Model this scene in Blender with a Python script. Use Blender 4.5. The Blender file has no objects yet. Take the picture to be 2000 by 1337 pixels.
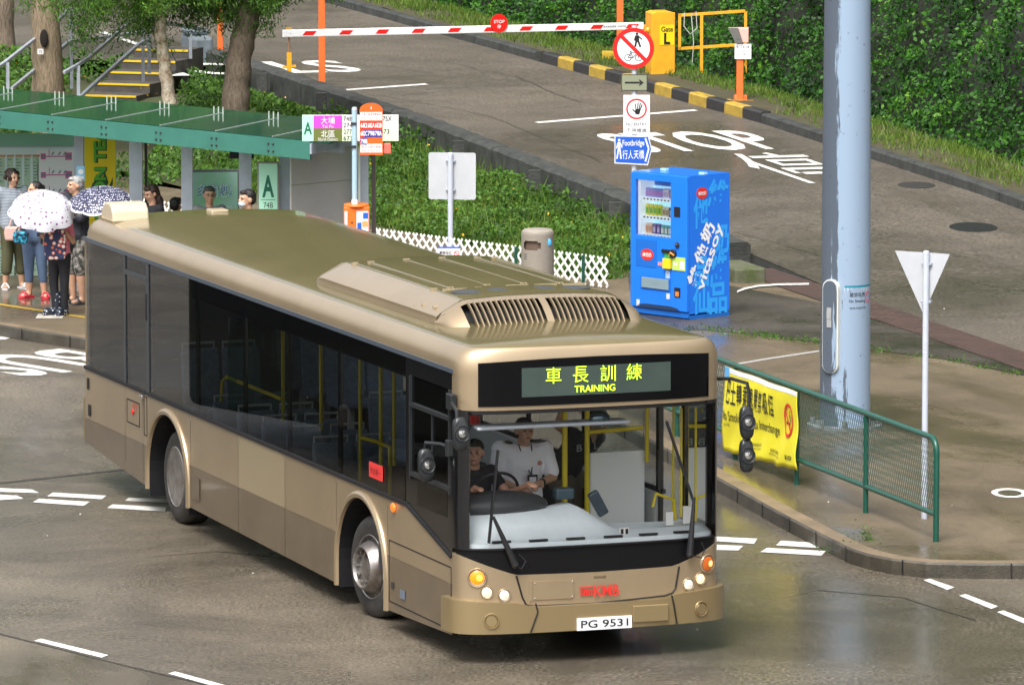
import bpy, bmesh, math, random
import numpy as np
from math import sin, cos, pi, radians, sqrt, atan2
from mathutils import Vector, Matrix, Euler
random.seed(7); RNG = np.random.default_rng(7)
C = bpy.context.scene.collection
S = bpy.context.scene

# ------------------------------------------------------------------ camera, world, sun, exposure
F, PITCH, HC, CX, CY = 12565.0, .1225, 9.845, 1000.0, 668.5
cam_d = bpy.data.cameras.new('camera'); cam = bpy.data.objects.new('camera', cam_d); C.objects.link(cam)
cam.location = (0, 0, HC); cam.rotation_euler = (pi/2 - PITCH, 0, 0)
cam_d.sensor_width = 36; cam_d.lens = 36*F/2000; cam_d.clip_start = .5; cam_d.clip_end = 2000
S.camera = cam
w = bpy.data.worlds.new('World'); S.world = w; w.use_nodes = True
nt = w.node_tree; bg = nt.nodes['Background']
sky = nt.nodes.new('ShaderNodeTexSky'); sky.sky_type = 'NISHITA'; sky.sun_disc = False
SUN_EL, SUN_AZ = radians(58), radians(200)     # azimuth measured from +Y clockwise: behind the camera, slightly left
sky.sun_elevation = SUN_EL; sky.sun_rotation = SUN_AZ; sky.air_density = 1.0; sky.dust_density = 6.0; sky.ozone_density = 1.0
hs = nt.nodes.new('ShaderNodeHueSaturation'); hs.inputs['Saturation'].default_value = .28
nt.links.new(sky.outputs[0], hs.inputs['Color']); nt.links.new(hs.outputs[0], bg.inputs[0]); bg.inputs[1].default_value = .14
sd = bpy.data.lights.new('sun', 'SUN'); sd.energy = 1.35; sd.angle = radians(24); sd.color = (1, .97, .92)
so = bpy.data.objects.new('sun', sd); C.objects.link(so)
so.rotation_euler = Vector((-sin(SUN_AZ)*cos(SUN_EL), -cos(SUN_AZ)*cos(SUN_EL), -sin(SUN_EL))).to_track_quat('-Z', 'Y').to_euler()
so.location = (0, 40, 40)
S.view_settings.view_transform = 'Standard'; S.view_settings.look = 'None'; S.view_settings.exposure = 1.05; S.view_settings.gamma = 1
try: S.cycles.max_bounces = 8; S.cycles.transparent_max_bounces = 16
except Exception: pass

# ------------------------------------------------------------------ measuring helpers
def ray(px, py):
    u = (px-CX)/F; v = -(py-CY)/F
    return Vector((u, cos(PITCH)+v*sin(PITCH), -sin(PITCH)+v*cos(PITCH)))
def W(px, py, z=0.):
    d = ray(px, py); t = (z-HC)/d.z; return Vector((d.x*t, d.y*t, z))
def PD(px, py, D):
    d = ray(px, py); t = D/d.y; return Vector((d.x*t, D, HC+d.z*t))
O2 = Vector((6.24, 77.8)); DD = Vector((-.28, .96)); DD.normalize(); NN = Vector((DD.y, -DD.x))
def zr(s):
    return float(np.interp(s, [-5, 6, 16, 26, 60], [.1, .1, .42, .6, .7]))
def rp(s, t, z=0.):               # ramp coordinates -> world
    p = O2+DD*s+NN*t; return Vector((p.x, p.y, zr(s)+z))
def st(P):
    q = Vector((P[0], P[1]))-O2; return q.dot(DD), q.dot(NN)
def R(px, py, dz=0.):             # point of the ramp surface seen at a pixel
    z = .1
    for i in range(30):
        P = W(px, py, z+dz); s, t = st(P); z = .5*z+.5*zr(s)
    return P

# ------------------------------------------------------------------ materials
MATS = {}
def mat(name, col=(.5,.5,.5), rough=.5, metal=0., var=0., vscale=8., bump=0., bscale=60., spec=.5, coat=0., emit=None, estr=0., col2=None, rvar=0., stretch=None):
    if name in MATS: return MATS[name]
    m = bpy.data.materials.new(name); m.use_nodes = True; t = m.node_tree; b = t.nodes['Principled BSDF']
    b.inputs['Base Color'].default_value = (*col, 1); b.inputs['Roughness'].default_value = rough
    b.inputs['Metallic'].default_value = metal; b.inputs['Specular IOR Level'].default_value = spec
    b.inputs['Coat Weight'].default_value = coat; b.inputs['Coat Roughness'].default_value = .08
    tc = t.nodes.new('ShaderNodeTexCoord'); vec = tc.outputs['Object']
    if stretch:
        mp = t.nodes.new('ShaderNodeMapping'); mp.inputs['Scale'].default_value = stretch
        t.links.new(vec, mp.inputs['Vector']); vec = mp.outputs[0]
    if var or col2:
        n = t.nodes.new('ShaderNodeTexNoise'); n.inputs['Scale'].default_value = vscale; n.inputs['Detail'].default_value = 6; n.inputs['Roughness'].default_value = .65
        t.links.new(vec, n.inputs['Vector'])
        r = t.nodes.new('ShaderNodeValToRGB'); r.color_ramp.elements[0].position = .32; r.color_ramp.elements[1].position = .68
        c2 = col2 if col2 else tuple(min(1, c*(1+var)) for c in col)
        c1 = col if col2 else tuple(c*(1-var) for c in col)
        r.color_ramp.elements[0].color = (*c1, 1); r.color_ramp.elements[1].color = (*c2, 1)
        t.links.new(n.outputs['Fac'], r.inputs[0]); t.links.new(r.outputs[0], b.inputs['Base Color'])
        if rvar:
            mr = t.nodes.new('ShaderNodeMapRange'); mr.inputs['To Min'].default_value = max(.02, rough-rvar); mr.inputs['To Max'].default_value = rough+rvar
            t.links.new(n.outputs['Fac'], mr.inputs['Value']); t.links.new(mr.outputs[0], b.inputs['Roughness'])
    if bump:
        n2 = t.nodes.new('ShaderNodeTexNoise'); n2.inputs['Scale'].default_value = bscale; n2.inputs['Detail'].default_value = 4
        t.links.new(vec, n2.inputs['Vector'])
        bp = t.nodes.new('ShaderNodeBump'); bp.inputs['Strength'].default_value = bump; bp.inputs['Distance'].default_value = .02
        t.links.new(n2.outputs['Fac'], bp.inputs['Height']); t.links.new(bp.outputs[0], b.inputs['Normal'])
    if emit:
        b.inputs['Emission Color'].default_value = (*emit, 1); b.inputs['Emission Strength'].default_value = estr
    MATS[name] = m; return m

def wet(name, c1, c2, speck, rdry, rwet, pscale=.35, bump=.25, thresh=(.42, .58), spscale=45.):
    """wet asphalt / concrete: broad tone change, fine speckle and smooth shallow puddles"""
    m = bpy.data.materials.new(name); m.use_nodes = True; t = m.node_tree; b = t.nodes['Principled BSDF']; L = t.links.new
    tc = t.nodes.new('ShaderNodeTexCoord')
    def noise(sc, det, ro=.6, dist=0, vec=None):
        n = t.nodes.new('ShaderNodeTexNoise'); n.inputs['Scale'].default_value = sc; n.inputs['Detail'].default_value = det
        n.inputs['Roughness'].default_value = ro; n.inputs['Distortion'].default_value = dist; L(vec or tc.outputs['Object'], n.inputs['Vector']); return n.outputs['Fac']
    def ramp(f, p0, p1, a, bb):
        r = t.nodes.new('ShaderNodeValToRGB'); r.color_ramp.elements[0].position = p0; r.color_ramp.elements[1].position = p1
        r.color_ramp.elements[0].color = a; r.color_ramp.elements[1].color = bb; L(f, r.inputs[0]); return r.outputs[0]
    big = ramp(noise(.5, 7, .7, .6), .35, .65, (*c1, 1), (*c2, 1))
    sp = ramp(noise(spscale, 4, .85), .40, .66, (.50, .50, .50, 1), (speck, speck, speck*.95, 1))
    mx = t.nodes.new('ShaderNodeMix'); mx.data_type = 'RGBA'; mx.blend_type = 'MULTIPLY'; mx.inputs['Factor'].default_value = 1
    L(big, mx.inputs['A']); L(sp, mx.inputs['B'])
    mp = t.nodes.new('ShaderNodeMapping'); mp.inputs['Scale'].default_value = (1, .55, 1); mp.inputs['Rotation'].default_value = (0, 0, .5); L(tc.outputs['Object'], mp.inputs['Vector'])
    pud = noise(pscale, 5, .62, .8, mp.outputs[0])
    # water darkens the stone it soaks
    dk = ramp(pud, thresh[0]-.1, thresh[1]+.12, (.6, .6, .6, 1), (1.15, 1.12, 1.08, 1))
    mx2 = t.nodes.new('ShaderNodeMix'); mx2.data_type = 'RGBA'; mx2.blend_type = 'MULTIPLY'; mx2.inputs['Factor'].default_value = 1
    L(mx.outputs['Result'], mx2.inputs['A']); L(dk, mx2.inputs['B']); L(mx2.outputs['Result'], b.inputs['Base Color'])
    rr = t.nodes.new('ShaderNodeMapRange'); rr.inputs['From Min'].default_value = thresh[0]; rr.inputs['From Max'].default_value = thresh[1]
    rr.inputs['To Min'].default_value = rwet; rr.inputs['To Max'].default_value = rdry; L(pud, rr.inputs['Value']); L(rr.outputs[0], b.inputs['Roughness'])
    bp = t.nodes.new('ShaderNodeBump'); bp.inputs['Distance'].default_value = .01
    bs = t.nodes.new('ShaderNodeMapRange'); bs.inputs['From Min'].default_value = thresh[0]; bs.inputs['From Max'].default_value = thresh[1]+.1
    bs.inputs['To Min'].default_value = bump*.06; bs.inputs['To Max'].default_value = bump; L(pud, bs.inputs['Value']); L(bs.outputs[0], bp.inputs['Strength'])
    L(noise(spscale*1.3, 4, .8), bp.inputs['Height']); L(bp.outputs[0], b.inputs['Normal'])
    b.inputs['IOR'].default_value = 1.36
    MATS[name] = m; return m

def glass(name, tint=(.5,.52,.5), rough=.01, ior=1.5, gcol=(1,1,1), diff=None, dfac=0.):
    m = bpy.data.materials.new(name); m.use_nodes = True; t = m.node_tree; L = t.links.new
    for n in list(t.nodes):
        if n.type != 'OUTPUT_MATERIAL': t.nodes.remove(n)
    out = [n for n in t.nodes][0]
    tr = t.nodes.new('ShaderNodeBsdfTransparent'); tr.inputs[0].default_value = (*tint, 1)
    gl = t.nodes.new('ShaderNodeBsdfGlossy'); gl.inputs['Roughness'].default_value = rough; gl.inputs[0].default_value = (*gcol, 1)
    fr = t.nodes.new('ShaderNodeFresnel'); fr.inputs[0].default_value = ior
    mx = t.nodes.new('ShaderNodeMixShader'); L(fr.outputs[0], mx.inputs[0]); L(tr.outputs[0], mx.inputs[1]); L(gl.outputs[0], mx.inputs[2]); L(mx.outputs[0], out.inputs[0])
    if diff:
        df = t.nodes.new('ShaderNodeBsdfDiffuse'); df.inputs[0].default_value = (*diff, 1); m2 = t.nodes.new('ShaderNodeMixShader'); m2.inputs[0].default_value = dfac
        L(tr.outputs[0], m2.inputs[1]); L(df.outputs[0], m2.inputs[2]); L(m2.outputs[0], mx.inputs[1])
    MATS[name] = m; return m

def leafmat(name, cols, trans=.3, rough=.55):
    m = bpy.data.materials.new(name); m.use_nodes = True; t = m.node_tree; b = t.nodes['Principled BSDF']; L = t.links.new
    g = t.nodes.new('ShaderNodeNewGeometry'); r = t.nodes.new('ShaderNodeValToRGB')
    tc = t.nodes.new('ShaderNodeTexCoord'); n = t.nodes.new('ShaderNodeTexNoise'); n.inputs['Scale'].default_value = .9; n.inputs['Detail'].default_value = 3
    L(tc.outputs['Object'], n.inputs['Vector'])
    ma = t.nodes.new('ShaderNodeMath'); ma.operation = 'MULTIPLY_ADD'; ma.inputs[1].default_value = .55
    nb = t.nodes.new('ShaderNodeMath'); nb.operation = 'MULTIPLY_ADD'; nb.inputs[1].default_value = 1.3; nb.inputs[2].default_value = -.42
    L(n.outputs['Fac'], nb.inputs[0]); L(g.outputs['Random Per Island'], ma.inputs[0]); L(nb.outputs[0], ma.inputs[2]); L(ma.outputs[0], r.inputs[0])
    while len(r.color_ramp.elements) < len(cols): r.color_ramp.elements.new(.5)
    for i, c in enumerate(cols):
        r.color_ramp.elements[i].position = i/(len(cols)-1); r.color_ramp.elements[i].color = (*c, 1)
    L(r.outputs[0], b.inputs['Base Color']); b.inputs['Roughness'].default_value = rough; b.inputs['Specular IOR Level'].default_value = .3
    tl = t.nodes.new('ShaderNodeBsdfTranslucent'); L(r.outputs[0], tl.inputs[0])
    mx = t.nodes.new('ShaderNodeMixShader'); mx.inputs[0].default_value = trans
    out = [k for k in t.nodes if k.type == 'OUTPUT_MATERIAL'][0]
    L(b.outputs[0], mx.inputs[1]); L(tl.outputs[0], mx.inputs[2]); L(mx.outputs[0], out.inputs[0])
    MATS[name] = m; return m

def pattern(name, kind, cols, scale=20., rough=.7, thr=.3):
    m = bpy.data.materials.new(name); m.use_nodes = True; t = m.node_tree; b = t.nodes['Principled BSDF']; L = t.links.new
    tc = t.nodes.new('ShaderNodeTexCoord'); b.inputs['Roughness'].default_value = rough
    if kind in ('dots', 'blobs'):
        v = t.nodes.new('ShaderNodeTexVoronoi'); v.inputs['Scale'].default_value = scale; v.inputs['Randomness'].default_value = 1 if kind == 'blobs' else .6; L(tc.outputs['Object'], v.inputs['Vector']); f = v.outputs['Distance']
    elif kind == 'camo':
        v = t.nodes.new('ShaderNodeTexNoise'); v.inputs['Scale'].default_value = scale; v.inputs['Detail'].default_value = 2; L(tc.outputs['Object'], v.inputs['Vector']); f = v.outputs['Fac']
    elif kind == 'stripe':
        v = t.nodes.new('ShaderNodeTexWave'); v.bands_direction = 'Z'; v.inputs['Scale'].default_value = scale; L(tc.outputs['Object'], v.inputs['Vector']); f = v.outputs['Fac']
    r = t.nodes.new('ShaderNodeValToRGB'); r.color_ramp.interpolation = 'CONSTANT'
    r.color_ramp.elements[0].color = (*cols[0], 1); r.color_ramp.elements[1].color = (*cols[1], 1); r.color_ramp.elements[1].position = thr
    if len(cols) > 2:
        e = r.color_ramp.elements.new(min(.95, thr+.12)); e.color = (*cols[2], 1)
    L(f, r.inputs[0]); L(r.outputs[0], b.inputs['Base Color'])
    MATS[name] = m; return m

# ------------------------------------------------------------------ mesh builder
class MB:
    def __init__(s): s.v = []; s.f = []; s.m = []; s.cm = 0
    def add(s, vs, fs, M=None):
        o = len(s.v)
        s.v += [tuple((M @ Vector(p)) if M is not None else p) for p in vs]
        s.f += [tuple(i+o for i in f) for f in fs]; s.m += [s.cm]*len(fs); return s
    def box(s, x0, x1, y0, y1, z0, z1, M=None):
        return s.add([(x0,y0,z0),(x1,y0,z0),(x1,y1,z0),(x0,y1,z0),(x0,y0,z1),(x1,y0,z1),(x1,y1,z1),(x0,y1,z1)],
                     [(0,3,2,1),(4,5,6,7),(0,1,5,4),(1,2,6,5),(2,3,7,6),(3,0,4,7)], M)
    def bar(s, p0, p1, w, h=None, up=(0,0,1)):
        h = h or w; p0 = Vector(p0); p1 = Vector(p1); d = (p1-p0); L = d.length; d.normalize(); u = Vector(up)
        if abs(d.dot(u)) > .98: u = Vector((0,1,0))
        x = d.cross(u).normalized(); y = x.cross(d)
        vs = [tuple(p+x*a*w/2+y*b*h/2) for p in (p0, p1) for a, b in ((-1,-1),(1,-1),(1,1),(-1,1))]
        return s.add(vs, [(0,3,2,1),(4,5,6,7),(0,1,5,4),(1,2,6,5),(2,3,7,6),(3,0,4,7)])
    def tube(s, pts, r, n=10, closed=False, M=None):
        pts = [Vector(p) for p in pts]; k = len(pts); rs = r if isinstance(r, (list, tuple)) else [r]*k
        vs = []; px = None
        for i, p in enumerate(pts):
            a = pts[i-1] if (i > 0 or closed) else p; b = pts[(i+1) % k] if (i < k-1 or closed) else p
            d = (b-a).normalized()
            if px is None:
                u = Vector((0,0,1)) if abs(d.z) < .9 else Vector((0,1,0)); px = d.cross(u).normalized()
            else:
                px = (px-d*px.dot(d)).normalized()
            y = d.cross(px)
            for j in range(n):
                t = 2*pi*j/n; vs.append(tuple(p+(px*cos(t)+y*sin(t))*rs[i]))
        fs = []
        for i in range(k if closed else k-1):
            for j in range(n):
                a = i*n+j; b = i*n+(j+1) % n; i2 = (i+1) % k; fs.append((a, b, i2*n+(j+1) % n, i2*n+j))
        if not closed: fs.append(tuple(range(n-1, -1, -1))); fs.append(tuple((k-1)*n+j for j in range(n)))
        return s.add(vs, fs, M)
    def cyl(s, p0, p1, r0, r1=None, n=20, M=None): return s.tube([p0, p1], [r0, r0 if r1 is None else r1], n, M=M)
    def lathe(s, prof, n=28, M=None):     # prof: (r, z) about z
        vs = []; fs = []
        for r, z in prof:
            for j in range(n): t = 2*pi*j/n; vs.append((r*cos(t), r*sin(t), z))
        for i in range(len(prof)-1):
            for j in range(n): fs.append((i*n+j, i*n+(j+1) % n, (i+1)*n+(j+1) % n, (i+1)*n+j))
        if prof[0][0] > 1e-5: fs.append(tuple(range(n-1, -1, -1)))
        if prof[-1][0] > 1e-5: fs.append(tuple((len(prof)-1)*n+j for j in range(n)))
        return s.add(vs, fs, M)
    def ell(s, c, r, M=None, n=16, m=10):
        vs = [];fs = []
        rr = r if isinstance(r, (list, tuple)) else (r, r, r)
        vs.append((c[0], c[1], c[2]-rr[2]))
        for i in range(1, m):
            a = -pi/2+pi*i/m
            for j in range(n): t = 2*pi*j/n; vs.append((c[0]+rr[0]*cos(a)*cos(t), c[1]+rr[1]*cos(a)*sin(t), c[2]+rr[2]*sin(a)))
        vs.append((c[0], c[1], c[2]+rr[2]))
        for j in range(n): fs.append((0, 1+(j+1) % n, 1+j))
        for i in range(m-2):
            for j in range(n): fs.append((1+i*n+j, 1+i*n+(j+1) % n, 1+(i+1)*n+(j+1) % n, 1+(i+1)*n+j))
        l = len(vs)-1
        for j in range(n): fs.append((l, 1+(m-2)*n+j, 1+(m-2)*n+(j+1) % n))
        return s.add(vs, fs, M)
    def limb(s, a, b, ra, rb, n=12):
        a = Vector(a); b = Vector(b); d = (b-a); L = d.length
        s.tube([a, b], [ra, rb], n); s.ell(a, ra, n=12, m=8); s.ell(b, rb, n=12, m=8); return s
    def prism(s, pts, fn, th0, th1):
        """closed outline pts (a, b), pushed from th0 to th1; fn(a, b, t) -> xyz"""
        n = len(pts); vs = [fn(a, b, th0) for a, b in pts]+[fn(a, b, th1) for a, b in pts]
        fs = [tuple(range(n)), tuple(range(2*n-1, n-1, -1))]+[(i, (i+1) % n, n+(i+1) % n, n+i) for i in range(n)]
        return s.add(vs, fs)
    def grid(s, fn, nu, nv, flip=False):
        vs = [tuple(fn(i/nu, j/nv)) for i in range(nu+1) for j in range(nv+1)]
        fs = []
        for i in range(nu):
            for j in range(nv):
                a = i*(nv+1)+j; q = (a, a+nv+1, a+nv+2, a+1); fs.append(q[::-1] if flip else q)
        return s.add(vs, fs)
    def quad(s, a, b, c, d): return s.add([tuple(a), tuple(b), tuple(c), tuple(d)], [(0,1,2,3)])
    def text(s, body, fn, w=None, h=None, bold=0.):
        """lettering centred on 0,0 scaled to w x h; fn(x, y) -> xyz"""
        vs, fs = text_mesh(body, bold)
        if not vs: return s
        xs = [p[0] for p in vs]; ys = [p[1] for p in vs]; cx, cy = (min(xs)+max(xs))/2, (min(ys)+max(ys))/2
        W0 = max(xs)-min(xs); H0 = max(ys)-min(ys)
        sx = w/W0 if w else h/H0; sy = h/H0 if h else w/W0
        return s.add([tuple(fn((x-cx)*sx, (y-cy)*sy)) for x, y in vs], fs)
    def build(s, name, m=None, parent=None, smooth=False, bevel=0., sharp=40., flipfix=True, seg=2):
        me = bpy.data.meshes.new(name); me.from_pydata(s.v, [], s.f); me.validate()
        ms = m if isinstance(m, (list, tuple)) else [m]
        for k in ms: me.materials.append(k)
        if len(ms) > 1 and len(me.polygons) == len(s.m): me.polygons.foreach_set('material_index', s.m)
        if flipfix:
            b = bmesh.new(); b.from_mesh(me); bmesh.ops.recalc_face_normals(b, faces=b.faces); b.to_mesh(me); b.free()
        o = bpy.data.objects.new(name, me); C.objects.link(o)
        if smooth:
            me.polygons.foreach_set('use_smooth', [True]*len(me.polygons))
            try: me.set_sharp_from_angle(angle=radians(sharp))
            except Exception: pass
        if bevel:
            bv = o.modifiers.new('bevel', 'BEVEL'); bv.width = bevel; bv.segments = seg; bv.limit_method = 'ANGLE'; bv.angle_limit = radians(35)
        if parent: o.parent = parent
        return o
_tc = {}
def text_mesh(body, bold=0.):
    key = (body, bold)
    if key in _tc: return _tc[key]
    cu = bpy.data.curves.new('t', 'FONT'); cu.body = body; cu.size = 1; cu.resolution_u = 3; cu.offset = bold; cu.fill_mode = 'FRONT'
    ob = bpy.data.objects.new('t', cu); C.objects.link(ob)
    dg = bpy.context.evaluated_depsgraph_get(); dg.update()
    me = bpy.data.meshes.new_from_object(ob.evaluated_get(dg))
    vs = [(p.co.x, p.co.y) for p in me.vertices]; fs = [tuple(p.vertices) for p in me.polygons]
    bpy.data.objects.remove(ob); bpy.data.curves.remove(cu); bpy.data.meshes.remove(me)
    _tc[key] = (vs, fs); return _tc[key]
def remesh(mb, vox, smooth_it=0):
    o = mb.build('tmp'); md = o.modifiers.new('r', 'REMESH'); md.mode = 'VOXEL'; md.voxel_size = vox; md.use_smooth_shade = True
    if smooth_it:
        sm = o.modifiers.new('s', 'SMOOTH'); sm.iterations = smooth_it; sm.factor = .5
    dg = bpy.context.evaluated_depsgraph_get(); dg.update()
    me = bpy.data.meshes.new_from_object(o.evaluated_get(dg)); bpy.data.objects.remove(o)
    return me
def mobj(name, me, m, parent=None):
    o = bpy.data.objects.new(name, me); me.materials.clear(); me.materials.append(m); C.objects.link(o)
    me.polygons.foreach_set('use_smooth', [True]*len(me.polygons))
    if parent: o.parent = parent
    return o
def tag(o, label, cat, group=None):
    o['label'] = label; o['category'] = cat
    if group: o['group'] = group
    return o
def thing(name, label, cat, loc=(0,0,0), rotz=0., group=None):
    o = bpy.data.objects.new(name, None); C.objects.link(o); o.location = loc; o.rotation_euler = (0, 0, rotz); o.empty_display_size = .2
    return tag(o, label, cat, group)
def struct(o): o['kind'] = 'structure'; return o
def stuff(o, label=None, cat=None):
    o['kind'] = 'stuff'
    if label: o['label'] = label; o['category'] = cat
    return o
def dup(root, loc=None, rotz=None, label=None):
    r = root.copy(); C.objects.link(r)
    if loc is not None: r.location = loc
    if rotz is not None: r.rotation_euler = (0, 0, rotz)
    if label: r['label'] = label
    for ch in list(root.children):
        c = ch.copy(); C.objects.link(c); c.parent = r
        for g in ch.children:
            d = g.copy(); C.objects.link(d); d.parent = c
    return r
def leaves(name, P, size, m, nrm=None, asp=.5, parent=None, spread=1., droop=None, bend=False):
    """P: (N,3) array; one folded leaf (two triangles) per point"""
    N = len(P); size = np.broadcast_to(np.asarray(size, float), (N,)).reshape(N, 1)
    a = RNG.normal(size=(N, 3))*spread
    if droop is not None: a = a+np.asarray(droop)
    a /= np.linalg.norm(a, axis=1, keepdims=True)+1e-9
    b = RNG.normal(size=(N, 3))
    if nrm is not None: b = np.cross(a, nrm+RNG.normal(size=(N, 3))*.6)
    b -= a*(a*b).sum(1, keepdims=True); b /= np.linalg.norm(b, axis=1, keepdims=True)+1e-9
    V = np.empty((N, 4, 3)); V[:, 0] = P-a*size/2; V[:, 1] = P+b*size*asp/2; V[:, 2] = P+a*size/2; V[:, 3] = P-b*size*asp/2
    me = bpy.data.meshes.new(name); me.vertices.add(N*4); me.vertices.foreach_set('co', V.reshape(-1))
    me.loops.add(N*4); me.loops.foreach_set('vertex_index', np.arange(N*4, dtype=np.int32))
    me.polygons.add(N); me.polygons.foreach_set('loop_start', np.arange(0, N*4, 4, dtype=np.int32)); me.polygons.foreach_set('loop_total', np.full(N, 4, dtype=np.int32))
    me.update(calc_edges=True); me.materials.append(m)
    o = bpy.data.objects.new(name, me); C.objects.link(o)
    if parent: o.parent = parent
    return o
def blades(name, P, hgt, m, wid=.012, lean=.35):
    N = len(P); hgt = np.broadcast_to(np.asarray(hgt, float), (N,)); t = RNG.uniform(0, 2*pi, N)
    dx = np.stack([np.cos(t), np.sin(t), np.zeros(N)], 1)*wid; ln = np.stack([RNG.normal(0, lean, N), RNG.normal(0, lean, N), np.ones(N)], 1)*hgt[:, None]
    V = np.empty((N, 3, 3)); V[:, 0] = P-dx; V[:, 1] = P+dx; V[:, 2] = P+ln
    me = bpy.data.meshes.new(name); me.vertices.add(N*3); me.vertices.foreach_set('co', V.reshape(-1))
    me.loops.add(N*3); me.loops.foreach_set('vertex_index', np.arange(N*3, dtype=np.int32))
    me.polygons.add(N); me.polygons.foreach_set('loop_start', np.arange(0, N*3, 3, dtype=np.int32)); me.polygons.foreach_set('loop_total', np.full(N, 3, dtype=np.int32))
    me.update(calc_edges=True); me.materials.append(m)
    o = bpy.data.objects.new(name, me); C.objects.link(o); return o

ASPH = wet('wet_asphalt', (.070,.061,.048), (.130,.112,.090), 2.3, .36, .16, .235, .8, (.40, .57), 26)
RAMP = wet('ramp_asphalt', (.072,.063,.053), (.108,.096,.082), 2.1, .5, .22, .16, .6, (.36, .52), 20)
PAVE = wet('wet_concrete_paving', (.125,.10,.068), (.20,.16,.11), 1.25, .5, .1, .30, .35, (.38, .52), 60)
PATHM = wet('dark_paving', (.055,.05,.046), (.10,.088,.076), 1.4, .45, .12, .4, .4)
LIGHTC = wet('old_concrete', (.12,.105,.08), (.18,.155,.12), 1.3, .5, .2, .3, .3)
BRICK = mat('red_brick_edging', (.085,.05,.045), .5, var=.35, vscale=5, bump=.3)
WHITE = mat('road_paint', (.62,.62,.58), .5, var=.2, vscale=12, bump=.2, bscale=80)
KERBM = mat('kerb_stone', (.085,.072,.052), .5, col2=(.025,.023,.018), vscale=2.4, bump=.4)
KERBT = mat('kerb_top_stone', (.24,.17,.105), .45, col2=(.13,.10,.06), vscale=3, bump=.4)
DARKST = mat('dark_stone', (.018,.020,.018), .75, col2=(.055,.058,.052), vscale=3.5, bump=.6, bscale=25)
SOIL = mat('soil', (.05,.033,.02), .8, col2=(.055,.06,.02), vscale=4, bump=.8, bscale=12)
GALV = mat('galvanised_steel', (.42,.46,.52), .4, .25, var=.15, vscale=6)
YEL = mat('yellow_paint', (.62,.40,.03), .4, var=.15, vscale=5)
BLK = mat('black_rubber', (.012,.012,.014), .45)
DKG = mat('dark_grey_plastic', (.03,.032,.035), .4)

# ================================================================== GROUND, ROADS, KERBS
def sheet(name, pts, m, z=None):
    b = MB(); b.add([(p[0], p[1], p[2] if z is None else z) for p in pts], [tuple(range(len(pts)))]); o = b.build(name, m, flipfix=False)
    me = o.data
    if me.polygons[0].normal.z < 0:
        me.flip_normals()
    return struct(o)
sheet('ground', [(-160,-60,0),(160,-60,0),(160,300,0),(-160,300,0)], ASPH)
kc = [W(1408,935,.14), W(1520,998,.14), W(1600,1040,.14), W(1665,1072,.14), W(1700,1083,.14), W(1745,1092,.14), W(1810,1099,.14), W(1900,1101,.14), W(2000,1101,.14), Vector((9, 60.9, .14)), Vector((16, 60, .14))]
kdir = (kc[0]-kc[1]).normalized()
kb = [kc[0]+kdir*4, kc[0]+kdir*10.5]
pf = [Vector((-5.34,79.27,.14)), Vector((-6.46,80.6,.14)), Vector((-12,87.2,.14)), Vector((-20,96,.14))]
front = pf[::-1]+[Vector((-3.2,77.9,.14))]+kb[::-1]+kc        # kerb line, left to right
far_edge = [rp(-20, -.2, 0), rp(-4, -.2, 0), rp(9.6, -.2, 0), Vector((2.2,89.6,0)), Vector((1.2,89.9,0)), rp(16, -3.9), rp(22,-5), rp(30,-8), rp(36,-12)]
pave_pts = front+[Vector((16,70,.14))]+[Vector((p.x, p.y, .14)) for p in far_edge]
sheet('pavement', pave_pts, PAVE, .14)
# kerb: an upright stone row with a rounded stone top along the pavement edge
def kerb(name, line, z0, z1, wid, m, mt, side=1):
    b = MB(); n = len(line)
    dirs = []
    for i in range(n):
        a = line[max(0, i-1)]; c = line[min(n-1, i+1)]; d = Vector((c[0]-a[0], c[1]-a[1])).normalized(); dirs.append(Vector((d.y, -d.x))*side)
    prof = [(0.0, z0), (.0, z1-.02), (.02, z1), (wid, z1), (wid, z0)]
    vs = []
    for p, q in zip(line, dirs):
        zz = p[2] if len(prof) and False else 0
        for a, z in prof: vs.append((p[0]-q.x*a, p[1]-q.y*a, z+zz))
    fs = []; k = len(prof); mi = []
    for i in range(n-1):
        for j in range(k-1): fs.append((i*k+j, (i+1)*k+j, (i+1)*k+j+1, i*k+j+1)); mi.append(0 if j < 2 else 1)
    b.add(vs, fs); b.m = mi
    o = b.build(name, [m, mt]); return struct(o)
def resample(line, step):
    out = [line[0]]
    for a, c in zip(line[:-1], line[1:]):
        L = (c-a).length; k = max(1, int(L/step))
        for i in range(1, k+1): out.append(a.lerp(c, i/k))
    return out
def outward(line, off):   # shift towards the road
    res = []
    for i in range(len(line)):
        a = line[max(0, i-1)]; c = line[min(len(line)-1, i+1)]; d = Vector((c[0]-a[0], c[1]-a[1])).normalized(); res.append(Vector((line[i][0]+d.y*off, line[i][1]-d.x*off, line[i][2])))
    return res
smooth_kc = kc[:3]+[kc[3]]+kc[4:]
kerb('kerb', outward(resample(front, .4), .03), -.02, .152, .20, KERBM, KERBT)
for p in range(0): pass
# joints between kerb stones: thin dark gaps modelled as slots of dark mortar
b = MB()
for ln, (i0, i1) in ((front, (0, len(front)-1)),):
    acc = 0; pts = resample(ln, .1)
    for a, c in zip(pts[:-1], pts[1:]):
        acc += (c-a).length
        if acc > .95:
            acc = 0; d = (c-a).normalized(); q = Vector((d.y, -d.x, 0))
            b.bar(a+q*.036+Vector((0,0,-.13)), a+q*.036+Vector((0,0,.012)), .014, .006, up=q)
struct(b.build('kerb_joints', BLK))
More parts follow.
